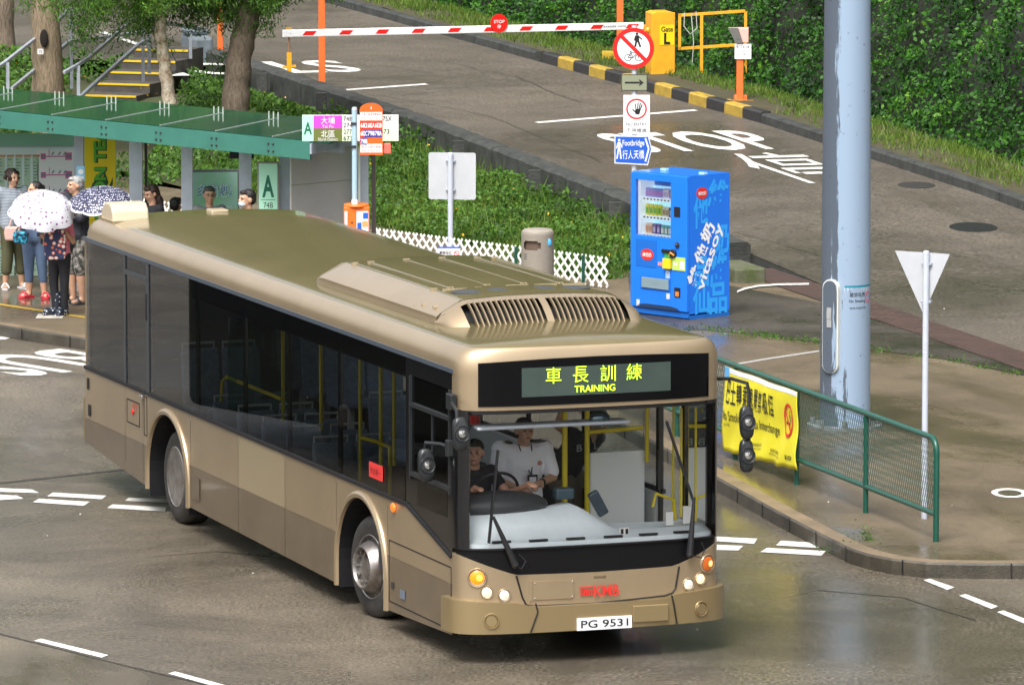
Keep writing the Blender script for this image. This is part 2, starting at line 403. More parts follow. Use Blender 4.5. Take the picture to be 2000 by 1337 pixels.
# dark paving wedge beyond the pavement, brick edging
gr_line = [W(1238,640,.145), W(1395,645,.145), W(1600,668,.145), W(1850,702,.145), W(2000,733,.145), W(2050,745,.145)]
br_in = [rp(-4,-.62), rp(-1,-.62), rp(5.3,-.62), W(1440,560,.145), W(1225,520,.145)]
sheet('dark_path', [(p.x,p.y,.145) for p in gr_line]+[(p.x,p.y,.145) for p in br_in], PATHM)
bp_ = [rp(s, -.62) for s in (-14,-8,-1,5.5)]+[rp(9.6,-.62)]; bq = [rp(s, 0) for s in (-14,-8,-1,5.5)]+[rp(9.6,0)]
b = MB(); vs = [(p.x,p.y,.150) for p in bp_]+[(p.x,p.y,.150) for p in bq[::-1]]
b.add(vs, [tuple(range(len(vs)))])
o = struct(b.build('brick_edging', BRICK))
m = BRICK; t = m.node_tree; bk = t.nodes.new('ShaderNodeTexBrick'); bk.inputs['Scale'].default_value = 1; bk.inputs['Brick Width'].default_value = .24; bk.inputs['Row Height'].default_value = .12
bk.inputs['Mortar Size'].default_value = .008; bk.inputs['Color1'].default_value = (.11,.062,.055,1); bk.inputs['Color2'].default_value = (.07,.045,.042,1); bk.inputs['Mortar'].default_value = (.03,.027,.022,1)
mp = t.nodes.new('ShaderNodeMapping'); mp.inputs['Rotation'].default_value = (0,0,.28); tc = t.nodes.new('ShaderNodeTexCoord'); t.links.new(tc.outputs['Object'], mp.inputs[0]); t.links.new(mp.outputs[0], bk.inputs[0])
t.links.new(bk.outputs[0], t.nodes['Principled BSDF'].inputs['Base Color']); t.nodes['Principled BSDF'].inputs['Roughness'].default_value = .35
# ramp road
SS = [-40,-20,-5,2,6,9,12,16,20,26,32,40,50,60,75,100,140]
b = MB(); n = len(SS)
TT = [0., 5.3]
vs = [tuple(rp(s, tt)) for s in SS for tt in (0., 2.6, 5.3)]
fs = [(i*3+j, i*3+j+1, (i+1)*3+j+1, (i+1)*3+j) for i in range(n-1) for j in range(2)]
b.add(vs, fs); o = b.build('road', RAMP, flipfix=True); struct(o)
if o.data.polygons[0].normal.z < 0: o.data.flip_normals()
# skirt so that the ramp edge is a solid bank
b = MB()
for i in range(n-1):
    for tt in (-.012, 5.3):
        a, c = rp(SS[i], tt, -.003), rp(SS[i+1], tt, -.003); b.quad(a, c, (c.x,c.y,-.2), (a.x,a.y,-.2))
struct(b.build('ramp_edge', DARKST))
# side road joining at the top left beyond the ramp wall
b = MB(); b.add([tuple(rp(s, tt, -.006)) for s, tt in ((41,.3),(41,-2.2),(60,-16),(120,-30),(120,.3),(60,.3))], [(0,1,2,3,4,5)]); o = b.build('side_road', RAMP); struct(o)
if o.data.polygons[0].normal.z < 0: o.data.flip_normals()

# lawn bank between plaza fence and ramp wall
def toe(s): return float(np.interp(s, [6,16,24,30,44,60], [-2.75,-3.6,-4.8,-5.2,-9,-14]))
def zl(s, t):
    tt = toe(s); f = min(1, max(0, (t-tt)/(-.35-tt))); f = f*f*(3-2*f)
    z = .10+(zr(s)-.10-.30)*f
    if s > 30: z += .8*min(1, (s-30)/14)*min(1, max(0, (-2.2-t))/4)
    return z+.03*sin(s*1.7+t*2)*min(1, (t-tt)*2 if t > tt else 0)
b = MB()
b.grid(lambda u, v: (lambda s: (lambda t: (lambda p: (p.x, p.y, zl(s, t)))(rp(s, t)))((toe(s)-.3-(14 if s > 26 else 0)*min(1,(s-26)/4 if s > 26 else 0))*(1-v)+(-.34)*v))(8+u*60), 90, 26)
GRASSG = mat('grass_soil', (.035,.055,.012), .8, col2=(.06,.045,.02), vscale=3, bump=.6, bscale=20)
o = struct(b.build('lawn_bank', GRASSG, smooth=True))
# ---- ramp wall (long low stone coping on the left of the ramp)
def wallpiece(nm, s0, s1, t0, t1, zt0, label, cat='wall'):
    b = MB(); ks = [s0+(s1-s0)*i/14 for i in range(15)]
    prof = [(t0,-.5),(t0,zt0-.05),(t0+.05,zt0),(t1-.05,zt0),(t1,zt0-.05),(t1,-.5)]
    vs = [tuple(rp(s, t_, z_+.01*sin(s*9+t_))) for s in ks for t_, z_ in prof]; k = 6
    fs = [(i*k+j, (i+1)*k+j, (i+1)*k+j+1, i*k+j+1) for i in range(14) for j in range(k-1)]+[tuple(range(k)), tuple(14*k+j for j in range(k))]
    b.add(vs, fs); r = b.build(nm, DARKST, smooth=True, sharp=30); return tag(r, label, cat)
b = None
t_ = thing('retaining_wall', 'long low dark stone wall along the near edge of the ramp road above the grass bank', 'wall', (0,0,0))
for s0, s1 in ((10.5,16.3),(16.35,22.2),(22.25,28.1),(28.15,34.),(34.05,41)):
    p = wallpiece('coping', s0, s1, -.36, -.02, .17, '', ''); 
    del p['label']; del p['category']; p.parent = t_
b = MB()
for s0 in (12, 15.1, 19.2, 23.4, 27.6, 31.9, 36):
    p = rp(s0, -.55); b.box(-.09,.09,-.09,.09,-.6,.14, Matrix.Translation(p))
b.build('pier', DARKST, t_)
# concrete end block with moss near the drinks machine
b = MB(); p0 = rp(8.2, -.75); ang = atan2(DD.y, DD.x)
b.box(-.7,.35,-.22,.22,-.2,.24); o = b.build('concrete_block', mat('mossy_concrete', (.13,.12,.09), .6, col2=(.05,.075,.015), vscale=4, bump=.5), bevel=.03)
o.location = W(1440, 572, .0)+Vector((-.02,.6,.10)); o.rotation_euler = (0,0,ang); tag(o, 'low mossy concrete block ending the wall just behind the blue drinks machine', 'block')
# grey concrete block at the upper end of the wall
b = MB(); b.box(-.19,.19,-.5,.5,0,.55); b.box(-.22,.22,-.15,.4,.55,.68); o = b.build('concrete_bollard', mat('bluish_concrete', (.13,.16,.18), .6, var=.3, vscale=5, bump=.4), bevel=.08)
q = PD(385, 125, 117.5); o.location = (q.x, q.y, zr(40)-.15); o.rotation_euler = (0,0,.3); tag(o, 'rounded blue-grey concrete block ending the stone wall beside the paperbark trunk', 'block')

# right kerb, verge and ditch
b = MB(); t0 = 5.3
def kseg(b, s0, s1, z1=.16):
    a = [tuple(rp(s, t, z)) for s in (s0, s1) for t, z in ((t0-.01,-.1),(t0,z1-.03),(t0+.03,z1),(t0+.17,z1),(t0+.17,-.1))]
    b.add(a, [(0,5,6,1),(1,6,7,2),(2,7,8,3),(3,8,9,4),(0,1,2,3,4),(5,9,8,7,6)])
s = -20.
while s < 80:
    if not (25.9 <= s < 38.6): kseg(b, s, s+.985)
    s += 1
o = b.build('kerb', DARKST); struct(o); o.name = 'road_kerb'
YB = mat('worn_yellow', (.50,.33,.035), .5, col2=(.30,.20,.03), vscale=5, bump=.3); BB = mat('worn_black', (.014,.014,.014), .5, col2=(.03,.03,.03), vscale=9, bump=.3)
b = MB(); s = 26.0; i = 0
while s < 38.4:
    b.cm = i % 2; kseg(b, s, s+.95, .19); s += .96; i += 1
o = b.build('painted_kerb', [BB, YB], flipfix=True); struct(o)
b = MB()
vt = [(5.46,.155),(6.1,.20),(6.7,.16),(6.9,-.25),(7.4,-.28),(7.6,-.28),(7.9,-.28),(9,-.28)]
ks = [-20+i*2 for i in range(60)]
b.add([tuple(rp(s, t, z+.02*sin(s*2+t*5))) for s in ks for t, z in vt], [(i*8+j, i*8+j+1, (i+1)*8+j+1, (i+1)*8+j) for i in range(59) for j in range(7)])
struct(b.build('verge', SOIL, smooth=True))

# ---- painted markings
def mark_px(name, quads, z=.005, base=0.):
    b = MB()
    for q in quads: b.quad(*[W(x, y, base+z) for x, y in q])
    return struct(b.build(name, WHITE))
mark_px('give_way_markings', [[(-40,953),(20,953),(76,960),(66,966)][::1] if False else [(-30,951),(62,955),(77,962),(-30,959)],
  [(104,961),(208,967),(199,974),(92,968)], [(252,971),(330,974),(330,981),(244,977)],
  [(-30,964),(34,967),(46,973),(-20,977)], [(76,973),(175,979),(164,987),(64,980)], [(220,984),(325,990),(322,998),(209,991)],
  [(1400,1047),(1479,1051),(1473,1061),(1400,1056)], [(1525,1055),(1646,1062),(1634,1071),(1516,1064)],
  [(1400,1063),(1452,1065),(1442,1074),(1400,1073)], [(1498,1069),(1613,1075),(1604,1084),(1485,1077)]])
mark_px('lane_markings', [[(80,1246),(212,1278),(198,1283),(66,1250)], [(342,1310),(470,1345),(455,1349),(328,1314)],
  [(1758,1101),(1797,1117),(1785,1122),(1745,1104)], [(1816,1129),(1864,1146),(1850,1151),(1804,1132)],
  [(1886,1159),(1949,1183),(1936,1188),(1873,1162)], [(1960,1191),(2040,1222),(2028,1228),(1947,1194)]])
def thin_px(name, pts, wpx, m, z, base=0.):
    b = MB()
    for (x0,y0),(x1,y1) in zip(pts[:-1], pts[1:]): b.quad(W(x0,y0-wpx/2,base+z), W(x1,y1-wpx/2,base+z), W(x1,y1+wpx/2,base+z), W(x0,y0+wpx/2,base+z))
    return struct(b.build(name, m))
thin_px('white_line', [(1440,569),(1455,563),(1480,558),(1520,555),(1580,554)], 3.5, WHITE, .014, .144)
thin_px('paving_line', [(1430,712),(1500,700),(1600,685)], 3, mat('worn_paint', (.35,.34,.32), .5), .004, .14)
SEAM = mat('road_seam', (.03,.026,.02), .4)
thin_px('road_joint', [(-20,945),(225,918),(300,912)], 2.6, SEAM, .004)
thin_px('road_joint_near', [(-20,1232),(100,1262),(250,1300),(400,1335),(600,1390)], 2.2, SEAM, .004)
sheet('concrete_apron', [W(-300,1170,.003), W(-20,1234,.003), W(100,1264,.003), W(250,1302,.003), W(400,1337,.003), W(600,1392,.003), W(600,1900,.003), W(-300,1900,.003)], LIGHTC)
thin_px('platform_joint', [(-10,880-880+700),(0,700)], 1, SEAM, .001)
YLINE = mat('faded_yellow_paint', (.50,.32,.02), .45, col2=(.30,.20,.05), vscale=8)
def par(off, x0, x1): return [outward(front[:5], -off)]
yl = outward([pf[3], pf[2], pf[1], pf[0], Vector((-3.2,77.9,.14))], -1.25)
b = MB(); yl2 = outward(yl, -.11)
for i in range(len(yl)-1): b.add([(p.x,p.y,.145) for p in (yl[i], yl[i+1], yl2[i+1], yl2[i])], [(0,1,2,3)])
struct(b.build('yellow_line', YLINE))
yl = outward([pf[3], pf[2], pf[1], pf[0], Vector((-3.2,77.9,.14))], -3.6); yl2 = outward(yl, -.09); b = MB()
for i in range(len(yl)-1): b.add([(p.x,p.y,.145) for p in (yl[i], yl[i+1], yl2[i+1], yl2[i])], [(0,1,2,3)])
struct(b.build('platform_yellow_line', YLINE))
b = MB()
for x, y in ((98,617),(70,535),(215,532)):
    c = W(x, y, .146); b.add([(c.x-.17,c.y-.25,.146),(c.x+.17,c.y-.25,.146),(c.x+.17,c.y+.25,.146),(c.x-.17,c.y+.25,.146)], [(0,1,2,3)])
struct(b.build('paint_squares', mat('worn_white', (.45,.42,.36), .5, var=.3, vscale=10)))
# ramp lettering
b = MB()
b.text('STOP', lambda x, y: rp(23.65+y, 3.36+x, .006), 2.55, 2.8, .02)
b.text('停', lambda x, y: rp(19.75+y, 3.78+x, .006), 1.35, 4.1, .0)
for (s0,t0_),(s1,t1) in (((27.03,1.8),(28.5,5.0)), ((33.7,.1),(34.6,2.05))):
    n_ = 10
    for i in range(n_):
        f0, f1 = i/n_, (i+1)/n_
        b.quad(rp(s0+(s1-s0)*f0-.12, t0_+(t1-t0_)*f0, .006), rp(s0+(s1-s0)*f1-.12, t0_+(t1-t0_)*f1, .006), rp(s0+(s1-s0)*f1+.12, t0_+(t1-t0_)*f1, .006), rp(s0+(s1-s0)*f0+.12, t0_+(t1-t0_)*f0, .006))
b.text('STOP', lambda x, y: rp(38.7-y, -.25-x, .006), 4.0, 2.6, .015)
for s0 in (42.5, 44.3, 46.1): b.quad(rp(s0,-.9,.006), rp(s0+1.5,-.9,.006), rp(s0+1.5,-.75,.006), rp(s0,-.75,.006))
struct(b.build('road_lettering', WHITE))
b = MB()
for ln in ([(700,180),(860,207),(960,228),(1040,262),(1180,318)], [(1440,455),(1600,498),(1800,530),(2010,572)], [(860,120),(1010,150),(1100,190),(1250,226)]):
    pts = [R(x, y, .006) for x, y in ln]; pts = [p+Vector((0,0,.003)) for p in resample(pts, .8)]
    pts = [Vector((p.x+.03*sin(i*2.3), p.y+.05*sin(i*1.7), zr(st(p)[0])+.007)) for i, p in enumerate(pts)]
    for a, c in zip(pts[:-1], pts[1:]): b.quad(a-Vector((.006,0,0)), a+Vector((.006,0,0)), c+Vector((.006,0,0)), c-Vector((.006,0,0)))
struct(b.build('road_cracks', SEAM))
b = MB()
for ln in ([(150,1120),(300,1085),(420,1075),(560,1090)], [(1480,1180),(1600,1150),(1760,1165),(1900,1210)]):
    pts = resample([W(x, y, .004) for x, y in ln], .5); pts = [Vector((p.x+.03*sin(i*2.9), p.y+.06*sin(i*1.9), .0045)) for i, p in enumerate(pts)]
    for a, c in zip(pts[:-1], pts[1:]): b.quad(a-Vector((.006,.012,0)), a+Vector((.006,.012,0)), c+Vector((.006,.012,0)), c-Vector((.006,.012,0)))
struct(b.build('surface_cracks', SEAM))
# BUS STOP lettering on the bus lane
b = MB(); u = Vector((.65,-.76)); r = Vector((-.76,-.65))
cB = Vector((-5.73, 77.94, 0))
def bs(cx):
    return lambda x, y: (cx.x+r.x*x+u.x*y, cx.y+r.y*x+u.y*y, .005)
b.text('BUS', bs(cB), 1.95, 1.95, .02)
b.text('STOP', bs(Vector((cB.x-u.x*3.15, cB.y-u.y*3.15, 0))), 2.5, 1.95, .02)
struct(b.build('bus_lane_lettering', WHITE))

# ================================================================== VEGETATION
LEAF = leafmat('ivy_leaves', [(.005,.018,.004),(.012,.050,.007),(.026,.10,.010),(.055,.18,.015),(.16,.32,.03)])
LEAFD = leafmat('hill_leaves', [(.012,.022,.006),(.025,.045,.010),(.05,.08,.015)])
SHRUB = leafmat('shrub_leaves', [(.014,.034,.006),(.034,.09,.010),(.07,.165,.016),(.13,.25,.03)])
GRASS = leafmat('grass_blades', [(.035,.07,.010),(.08,.155,.016),(.13,.21,.028),(.19,.18,.06)])
NEEDLE = leafmat('tree_leaves', [(.03,.07,.012),(.06,.14,.02),(.10,.22,.03),(.17,.32,.045)])
# creeper-covered slope: dark core + dense leaves with lumps
def hedge_pt(s, h, out=0.):
    lump = .35*sin(s*1.1+h*1.3)+.28*sin(s*2.7-h*2.1+1)+.18*sin(s*5.3+h*4.4+2)+.10*sin(s*9.1-h*7)
    t = 7.75+.42*h-.45*lump*min(1, h/1.0)-out
    return rp(s, t, h*1.0-.05)
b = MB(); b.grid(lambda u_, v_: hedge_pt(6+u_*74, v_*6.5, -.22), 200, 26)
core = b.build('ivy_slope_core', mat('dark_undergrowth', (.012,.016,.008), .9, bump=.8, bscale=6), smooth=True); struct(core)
N = 200000
ss = RNG.uniform(8, 74, N); hh = 5.7*RNG.uniform(0, 1, N)**1.35-.25
lump = .35*np.sin(ss*1.1+hh*1.3)+.28*np.sin(ss*2.7-hh*2.1+1)+.18*np.sin(ss*5.3+hh*4.4+2)+.10*np.sin(ss*9.1-hh*7)
clump = RNG.normal(0, .05, N)+.20*np.maximum(0, np.sin(ss*7.3+hh*9)*np.sin(hh*6.1-ss*3.7))
keep = RNG.uniform(0,1,N) < .45+.75*(np.sin(ss*3.9+hh*5.7)*np.sin(ss*1.7-hh*4.3)+.5)
ss, hh, lump, clump = ss[keep], hh[keep], lump[keep], clump[keep]; N = len(ss)
tt = 7.75+.42*hh-.45*lump*np.minimum(1, hh)-clump-RNG.uniform(-.2,.15,N)
zz = np.interp(ss, [-5,6,16,26,60], [.1,.1,.42,.6,.7])+hh-.02+RNG.normal(0,.05,N)
P = np.stack([O2.x+DD.x*ss+NN.x*tt, O2.y+DD.y*ss+NN.y*tt, zz], 1)
sz = RNG.uniform(.04,.115,N)*np.where(RNG.uniform(0,1,N) > .95, 1.7, 1)
stuff(leaves('ivy_leaves', P, sz, LEAF, nrm=np.array([[-NN.x,-NN.y,.6]]), asp=.62), 'dense dark green creeper leaves covering the slope beyond the ramp road', 'creeper')
# hillside behind, seen only in reflections and from the side
b = MB(); b.grid(lambda u_, v_: (lambda s, v: (lambda p: (p.x, p.y, 4+v*(20+max(0,s-20)*.3)+2.0*sin(s*.35)*v+1.2*sin(s*.9+v*3)))(rp(s, 9.9+v*11+1.2*sin(s*.6+v*5))))(-60+u_*220, v_), 120, 14)
struct(b.build('hillside', mat('hill_green', (.02,.028,.008), .9, col2=(.05,.06,.014), vscale=1.2, bump=1, bscale=3), smooth=True))
N = 14000; ss = RNG.uniform(-50,140,N); v = RNG.uniform(0,1,N); tt = 9.6+v*11+1.2*np.sin(ss*.6+v*5)-RNG.uniform(0,.6,N)
P = np.stack([O2.x+DD.x*ss+NN.x*tt, O2.y+DD.y*ss+NN.y*tt, 4.3+v*(20+np.maximum(0,ss-20)*.3)+2*np.sin(ss*.35)*v+1.2*np.sin(ss*.9+v*3)+RNG.normal(0,.3,N)], 1)
stuff(leaves('hillside_foliage', P, RNG.uniform(.4,1.0,N), LEAFD, asp=.8), 'dark tree foliage on the hillside above the creeper slope', 'foliage')
# verge grass
N = 42000; ss = RNG.uniform(9,62,N); tt = RNG.beta(1.6,1.3,N)*1.65+5.5; keep = (np.sin(ss*1.3+tt*3)+RNG.normal(0,.6,N) > -.55) & ~((ss > 26) & (ss < 33.5) & (tt < 5.95)); ss, tt = ss[keep], tt[keep]; N = len(ss)
zb = np.interp(ss, [-5,6,16,26,60], [.1,.1,.42,.6,.7])+np.interp(tt,[5.46,6.1,6.7,6.9,7.4],[.155,.20,.16,-.1,-.28])
P = np.stack([O2.x+DD.x*ss+NN.x*tt, O2.y+DD.y*ss+NN.y*tt, zb], 1)
stuff(blades('verge_grass', P, RNG.gamma(4,.017,N)+.02, GRASS, .010), 'strip of fresh green grass between the far kerb and the ditch', 'grass')
# lawn bank plants: ground cover in clumps + blades
def lawn_xy(N, s0, s1, e0=1., e1=1.):
    s = RNG.uniform(s0, s1, N); f = RNG.beta(e0, e1, N); t0 = np.interp(s, [6,16,24,30,44,60], [-2.75,-3.6,-4.8,-5.2,-9,-14])+.1
    return s, t0*(1-f)+(-.5)*f
def zl_arr(s, t):
    tt = np.interp(s, [6,16,24,30,44,60], [-2.75,-3.6,-4.8,-5.2,-9,-14]); f = np.clip((t-tt)/(-.35-tt),0,1); f = f*f*(3-2*f)
    z0 = np.interp(s, [-5,6,16,26,60], [.1,.1,.42,.6,.7]); z = .10+(z0-.40)*f
    return z+np.where(s > 30, .8*np.clip((s-30)/14,0,1)*np.clip((-2.2-t)/4,0,1), 0)
def ramp_arr(s, t, z): return np.stack([O2.x+DD.x*s+NN.x*t, O2.y+DD.y*s+NN.y*t, z], 1)
def on_stairs(s, t): return (s > 23.5) & (s < 36) & (t < -3.2) & (t > -8)
s, t = lawn_xy(70000, 9, 24); den = np.sin(s*2.3+t*1.7)*np.sin(s*.9-t*3.1)+.35*np.sin(s*6+t*7)
keep = den+RNG.normal(0,.28,len(s)) > -.12; s, t, den = s[keep], t[keep], den[keep]
hgt = RNG.uniform(0,1,len(s))*(.07+.26*np.clip(den+.3,0,1))
stuff(leaves('bank_ground_cover', ramp_arr(s, t, zl_arr(s,t)+hgt), RNG.uniform(.035,.10,len(s)), SHRUB, nrm=np.array([[0,-.5,.9]]), asp=.55), 'low leafy ground cover on the grass bank behind the lattice fence', 'ground cover')
s, t = lawn_xy(26000, 9, 26); stuff(blades('bank_grass', ramp_arr(s, t, zl_arr(s,t)), RNG.gamma(3.,.05,len(s))+.03, GRASS, .009, .3), 'mixed long grass blades on the bank between the fence and the ramp', 'grass')
# bushier shrubs to the left, under the trees
s = RNG.uniform(23, 50, 110000); t = RNG.uniform(-9.5, -.5, 110000)
st_c = rp(26.2,-5.2)
den = np.sin(s*1.5+t*1.1)*np.sin(s*.7-t*2.1)+.3*np.sin(s*4+t*5)
X = O2.x+DD.x*s+NN.x*t; Y = O2.y+DD.y*s+NN.y*t
keep = (den+RNG.normal(0,.3,len(s)) > -.5) & ~((X > -7.75) & (X < -5.7) & (Y > 99) & (Y < 112.5+2)) & (t > -9) 
keep &= ~((s > 40.5) & (t > -3.8)) & ~(s > 47)
s, t, den = s[keep], t[keep], den[keep]
hgt = RNG.uniform(0,1,len(s))**.7*(.22+.32*np.clip(den+.5,0,1))*np.clip((-t-.4)/1.2,.25,1)
stuff(leaves('bank_shrubs', ramp_arr(s, t, zl_arr(s,t)+hgt), RNG.uniform(.05,.12,len(s)), SHRUB, nrm=np.array([[0,-.6,.8]]), asp=.5), 'bushy green shrubs with small yellow flowers under the roadside trees', 'shrubs')
# yellow flowers
s, t = lawn_xy(150, 9, 42); P = ramp_arr(s, t, zl_arr(s,t)+RNG.uniform(.10,.22,len(s)))
FLOW = mat('yellow_petals', (.75,.45,.02), .6)
stuff(leaves('yellow_flowers', P, RNG.uniform(.03,.055,len(s)), FLOW, asp=.9), 'small yellow flowers dotted over the green bank', 'flowers')
# weeds at kerbs
def weeds(name, pts, n, spread, h, label, m=SHRUB):
    P = np.concatenate([np.array([[p.x, p.y, p.z]])+RNG.normal(0, 1, (n,3))*np.array([spread, spread*1.5, 0]) for p in pts]); P[:,2] += np.abs(RNG.normal(0, h, len(P)))
    return stuff(leaves(name, P, RNG.uniform(.02,.05,len(P)), m, asp=.4), label, 'weeds')
weeds('kerb_weeds', [W(1640,1078,.02), W(1672,1075,.03), W(1700,1080,.03), W(1685,1068,.06)], 130, .10, .06, 'tuft of weeds growing in the gutter at the kerb corner by the railing')
weeds('gutter_weeds', [W(1690,1062,.1)], 80, .05, .09, 'bright green sprig standing up at the kerb corner')
weeds('paving_weeds', [gr_line[1].lerp(gr_line[2], f) for f in (0,.2,.4,.5,.6,.8,.95)]+[gr_line[2].lerp(gr_line[3], f) for f in (.1,.3,.5,.8)]+[gr_line[3].lerp(gr_line[4], f) for f in (.1,.5,.9)]+[W(x,y,.145) for x,y in ((1260,632),(1300,640),(1340,645))], 70, .10, .02, 'small weeds growing along the joint between the brown and the dark paving')
N = 70; x = RNG.uniform(-6, 6, N); y = RNG.uniform(55, 95, N)
stuff(leaves('fallen_petals', np.stack([x, y, np.full(N,.155)],1), RNG.uniform(.015,.03,N), mat('petals', (.7,.68,.6), .7), asp=.8, spread=1), 'tiny pale petals fallen on the wet road and paving', 'petals')

# ---- trees
def bark(name, c1, c2, sc=(7,7,1.2), vs=6): return mat(name, c1, .85, col2=c2, vscale=vs, bump=1., bscale=9, stretch=sc)
BARK1 = bark('brown_bark', (.13,.11,.055), (.34,.25,.18)); BARK2 = bark('papery_bark', (.22,.13,.06), (.62,.56,.45), (3,3,2.4), 5); BARK3 = bark('dark_bark', (.07,.055,.04), (.23,.175,.125))
def tree(label, base, r0, path, barkm, crown, kids=None):
    t = thing('broadleaf_tree', label, 'tree', base)
    pts = [Vector((0,0,-.4))]+[Vector(p) for p in path]; k = len(pts)
    # finer trunk with knobbly outline
    fine = []; rad = []
    for i in range((k-1)*5+1):
        a = i/5; j = min(k-2, int(a)); f = a-j; p = pts[j].lerp(pts[j+1], f); fine.append(p+Vector((.012*sin(i*2.1), .012*cos(i*1.7), 0)))
        rad.append(r0*(1.12-.42*i/((k-1)*5))*(1+.05*sin(i*1.9+base[0])) + (.05*r0*8*max(0, .18-p.z) if p.z < .18 else 0))
    b = MB(); b.tube(fine, rad, 18)
    b.build('trunk', barkm, t, smooth=True, sharp=80)
    rng = np.random.default_rng(int(abs(base[0]*100)))
    cents = []; b = MB()
    top = pts[-1]
    for i in range(kids or 11):
        a = rng.uniform(0, 2*pi); rr = rng.uniform(.5, 1)*crown[3]; e = Vector((crown[0]+rr*cos(a), crown[1]+rr*sin(a)*.8, crown[2]+rng.uniform(-.9,1.2)*crown[4]*.7))
        st0 = pts[-2].lerp(top, rng.uniform(.1, 1)); mid = st0.lerp(e, .5)+Vector((0,0,.25))
        b.tube([st0, mid, e], [r0*.34, r0*.2, r0*.05], 8); cents.append(e); cents.append(mid.lerp(e,.5))
    b.build('branches', barkm, t, smooth=True)
    Ps = []; 
    for c in cents:
        for q in range(6):
            o0 = np.array(c)+rng.normal(0, 1, 3)*np.array([.55,.55,.38])
            n_ = 270; f = rng.uniform(0, 1, n_)
            Ps.append(o0+np.stack([rng.normal(0,.13,n_), rng.normal(0,.13,n_), -f*.55+rng.normal(0,.05,n_)],1))
    P = np.concatenate(Ps)
    lf = leaves('crown', P, RNG.uniform(.06,.125,len(P)), NEEDLE, asp=.2, parent=t, spread=.55, droop=(0,0,-.6))
    return t
tA = PD(96, 196, 106.0); tree('thick brown tree trunk with a dark knot hole, in front of the stair rail', (tA.x, tA.y, .45), .285, [(0,0,0),(-.02,0,.9),(-.06,.02,1.9),(-.08,.1,3.2)], BARK1, (.5,.4,3.9,1.8,.8))
tB = PD(335, 222, 104.0); tree('slender tree with pale peeling papery bark standing on the shrub bank', (tB.x, tB.y, .42), .118, [(0,0,-.05),(-.03,0,.55),(-.10,0,1.1),(-.17,0,1.62),(-.20,.1,2.3)], BARK2, (-.1,.1,2.82,1.35,.5), 12)
tC = PD(458, 232, 104.5); tree('dark forked tree trunk leaning right, beside the stone wall and rising barrier', (tC.x, tC.y, .45), .235, [(0,0,-.05),(.02,0,.6),(.09,0,1.25),(.24,0,1.9),(.42,.1,2.6)], BARK3, (.1,.1,3.08,1.3,.5), 11)
tD = PD(8, 110, 116.0); tree('dark tree trunk at the far left edge beyond the thick brown trunk', (tD.x, tD.y, .9), .20, [(0,0,-.2),(0,0,.9),(-.03,.02,2.2),(-.08,.1,3.4)], BARK3, (.2,.4,4.6,1.6,.8))
# knot hole and number plate on the thick trunk
tt_ = [o for o in C.objects if o.get('label','').startswith('thick brown')][0]
b = MB(); b.ell((0,0,0), (.07,.03,.15)); o = b.build('knot_hole', mat('knot', (.012,.008,.006), .9), tt_, smooth=True); q = PD(86, 75, 105.72); o.location = q-Vector(tt_.location)
b = MB(); b.box(-.05,.05,-.006,.006,-.045,.045); o = b.build('number_tag', mat('white_plastic', (.7,.7,.7), .4), tt_); q = PD(79, 101, 105.68); o.location = q-Vector(tt_.location)
b = MB(); b.text('75', lambda x, y: (x, -.008, y), .05, .04); b.build('digits', BLK, o)

# ---- steps and handrails
t = thing('staircase', 'short flight of dark concrete steps with yellow nosings between the trees', 'stairs', (0,0,0))
u = Vector((.30,.95)).normalized(); v = Vector((u.y,-u.x))
c0 = W(186, 224, .12); dstep = .34; rise = .165
CON = mat('stair_concrete', (.07,.06,.05), .7, col2=(.035,.033,.03), vscale=4, bump=.5)
for k in range(6):
    b = MB(); a = Vector((c0.x, c0.y))+u*dstep*k*3.1*.62; z1 = .10+rise*(k+1)*.92
    def q_(i, j, z): p = a+v*i+u*j; return (p.x, p.y, z)
    b.add([q_(-.52,0,-.1),(*q_(.52,0,0)[:2],-.1),q_(.52,.75,-.1),q_(-.52,.75,-.1),q_(-.52,0,z1),q_(.52,0,z1),q_(.52,.75,z1),q_(-.52,.75,z1)], [(0,3,2,1),(4,5,6,7),(0,1,5,4),(1,2,6,5),(2,3,7,6),(3,0,4,7)])
    s_ = b.build('step', CON, t)
    b = MB(); z0 = z1+.003
    b.add([q_(-.51,-.012,z1-.03),q_(.51,-.012,z1-.03),q_(.51,.03,z1-.03),q_(-.51,.03,z1-.03),q_(-.51,-.012,z0),q_(.51,-.012,z0),q_(.51,.03,z0),q_(-.51,.03,z0)], [(0,3,2,1),(4,5,6,7),(0,1,5,4),(1,2,6,5),(2,3,7,6),(3,0,4,7)])
    b.build('nosing', mat('nosing_yellow', (.62,.42,.02), .4), s_)
RAIL = mat('grey_rail_paint', (.36,.39,.44), .4, .2, var=.1)
def rails(label, segs, posts, wd=.055):
    t = thing('handrail', label, 'handrail', (0,0,0))
    for sg in segs:
        b = MB(); p = [PD(*q) for q in sg]
        for a, c in zip(p[:-1], p[1:]): b.bar(a, c, wd, wd)
        b.build('rail', RAIL, t, bevel=.008)
    for x, y0, y1, D in posts:
        b = MB(); a = PD(x, y0, D); c = PD(x, y1, D); b.bar(a, (a.x, a.y, c.z-.2), wd, wd, up=(0,1,0)); b.build('post', RAIL, t)
rails('grey metal handrail rising behind the thick brown trunk on the far side of the steps', [[(-12,137,104),(10,122,104.5),(56,86,105.6),(100,52,106.6),(135,20,108),(142,18,108.2)],[(0,188,104),(15,180,104.4),(70,135,106),(135,82,108),(285,62,110.5),(300,60,110.7)]], [(15,122,195,104.5),(139,20,150,108.1)])
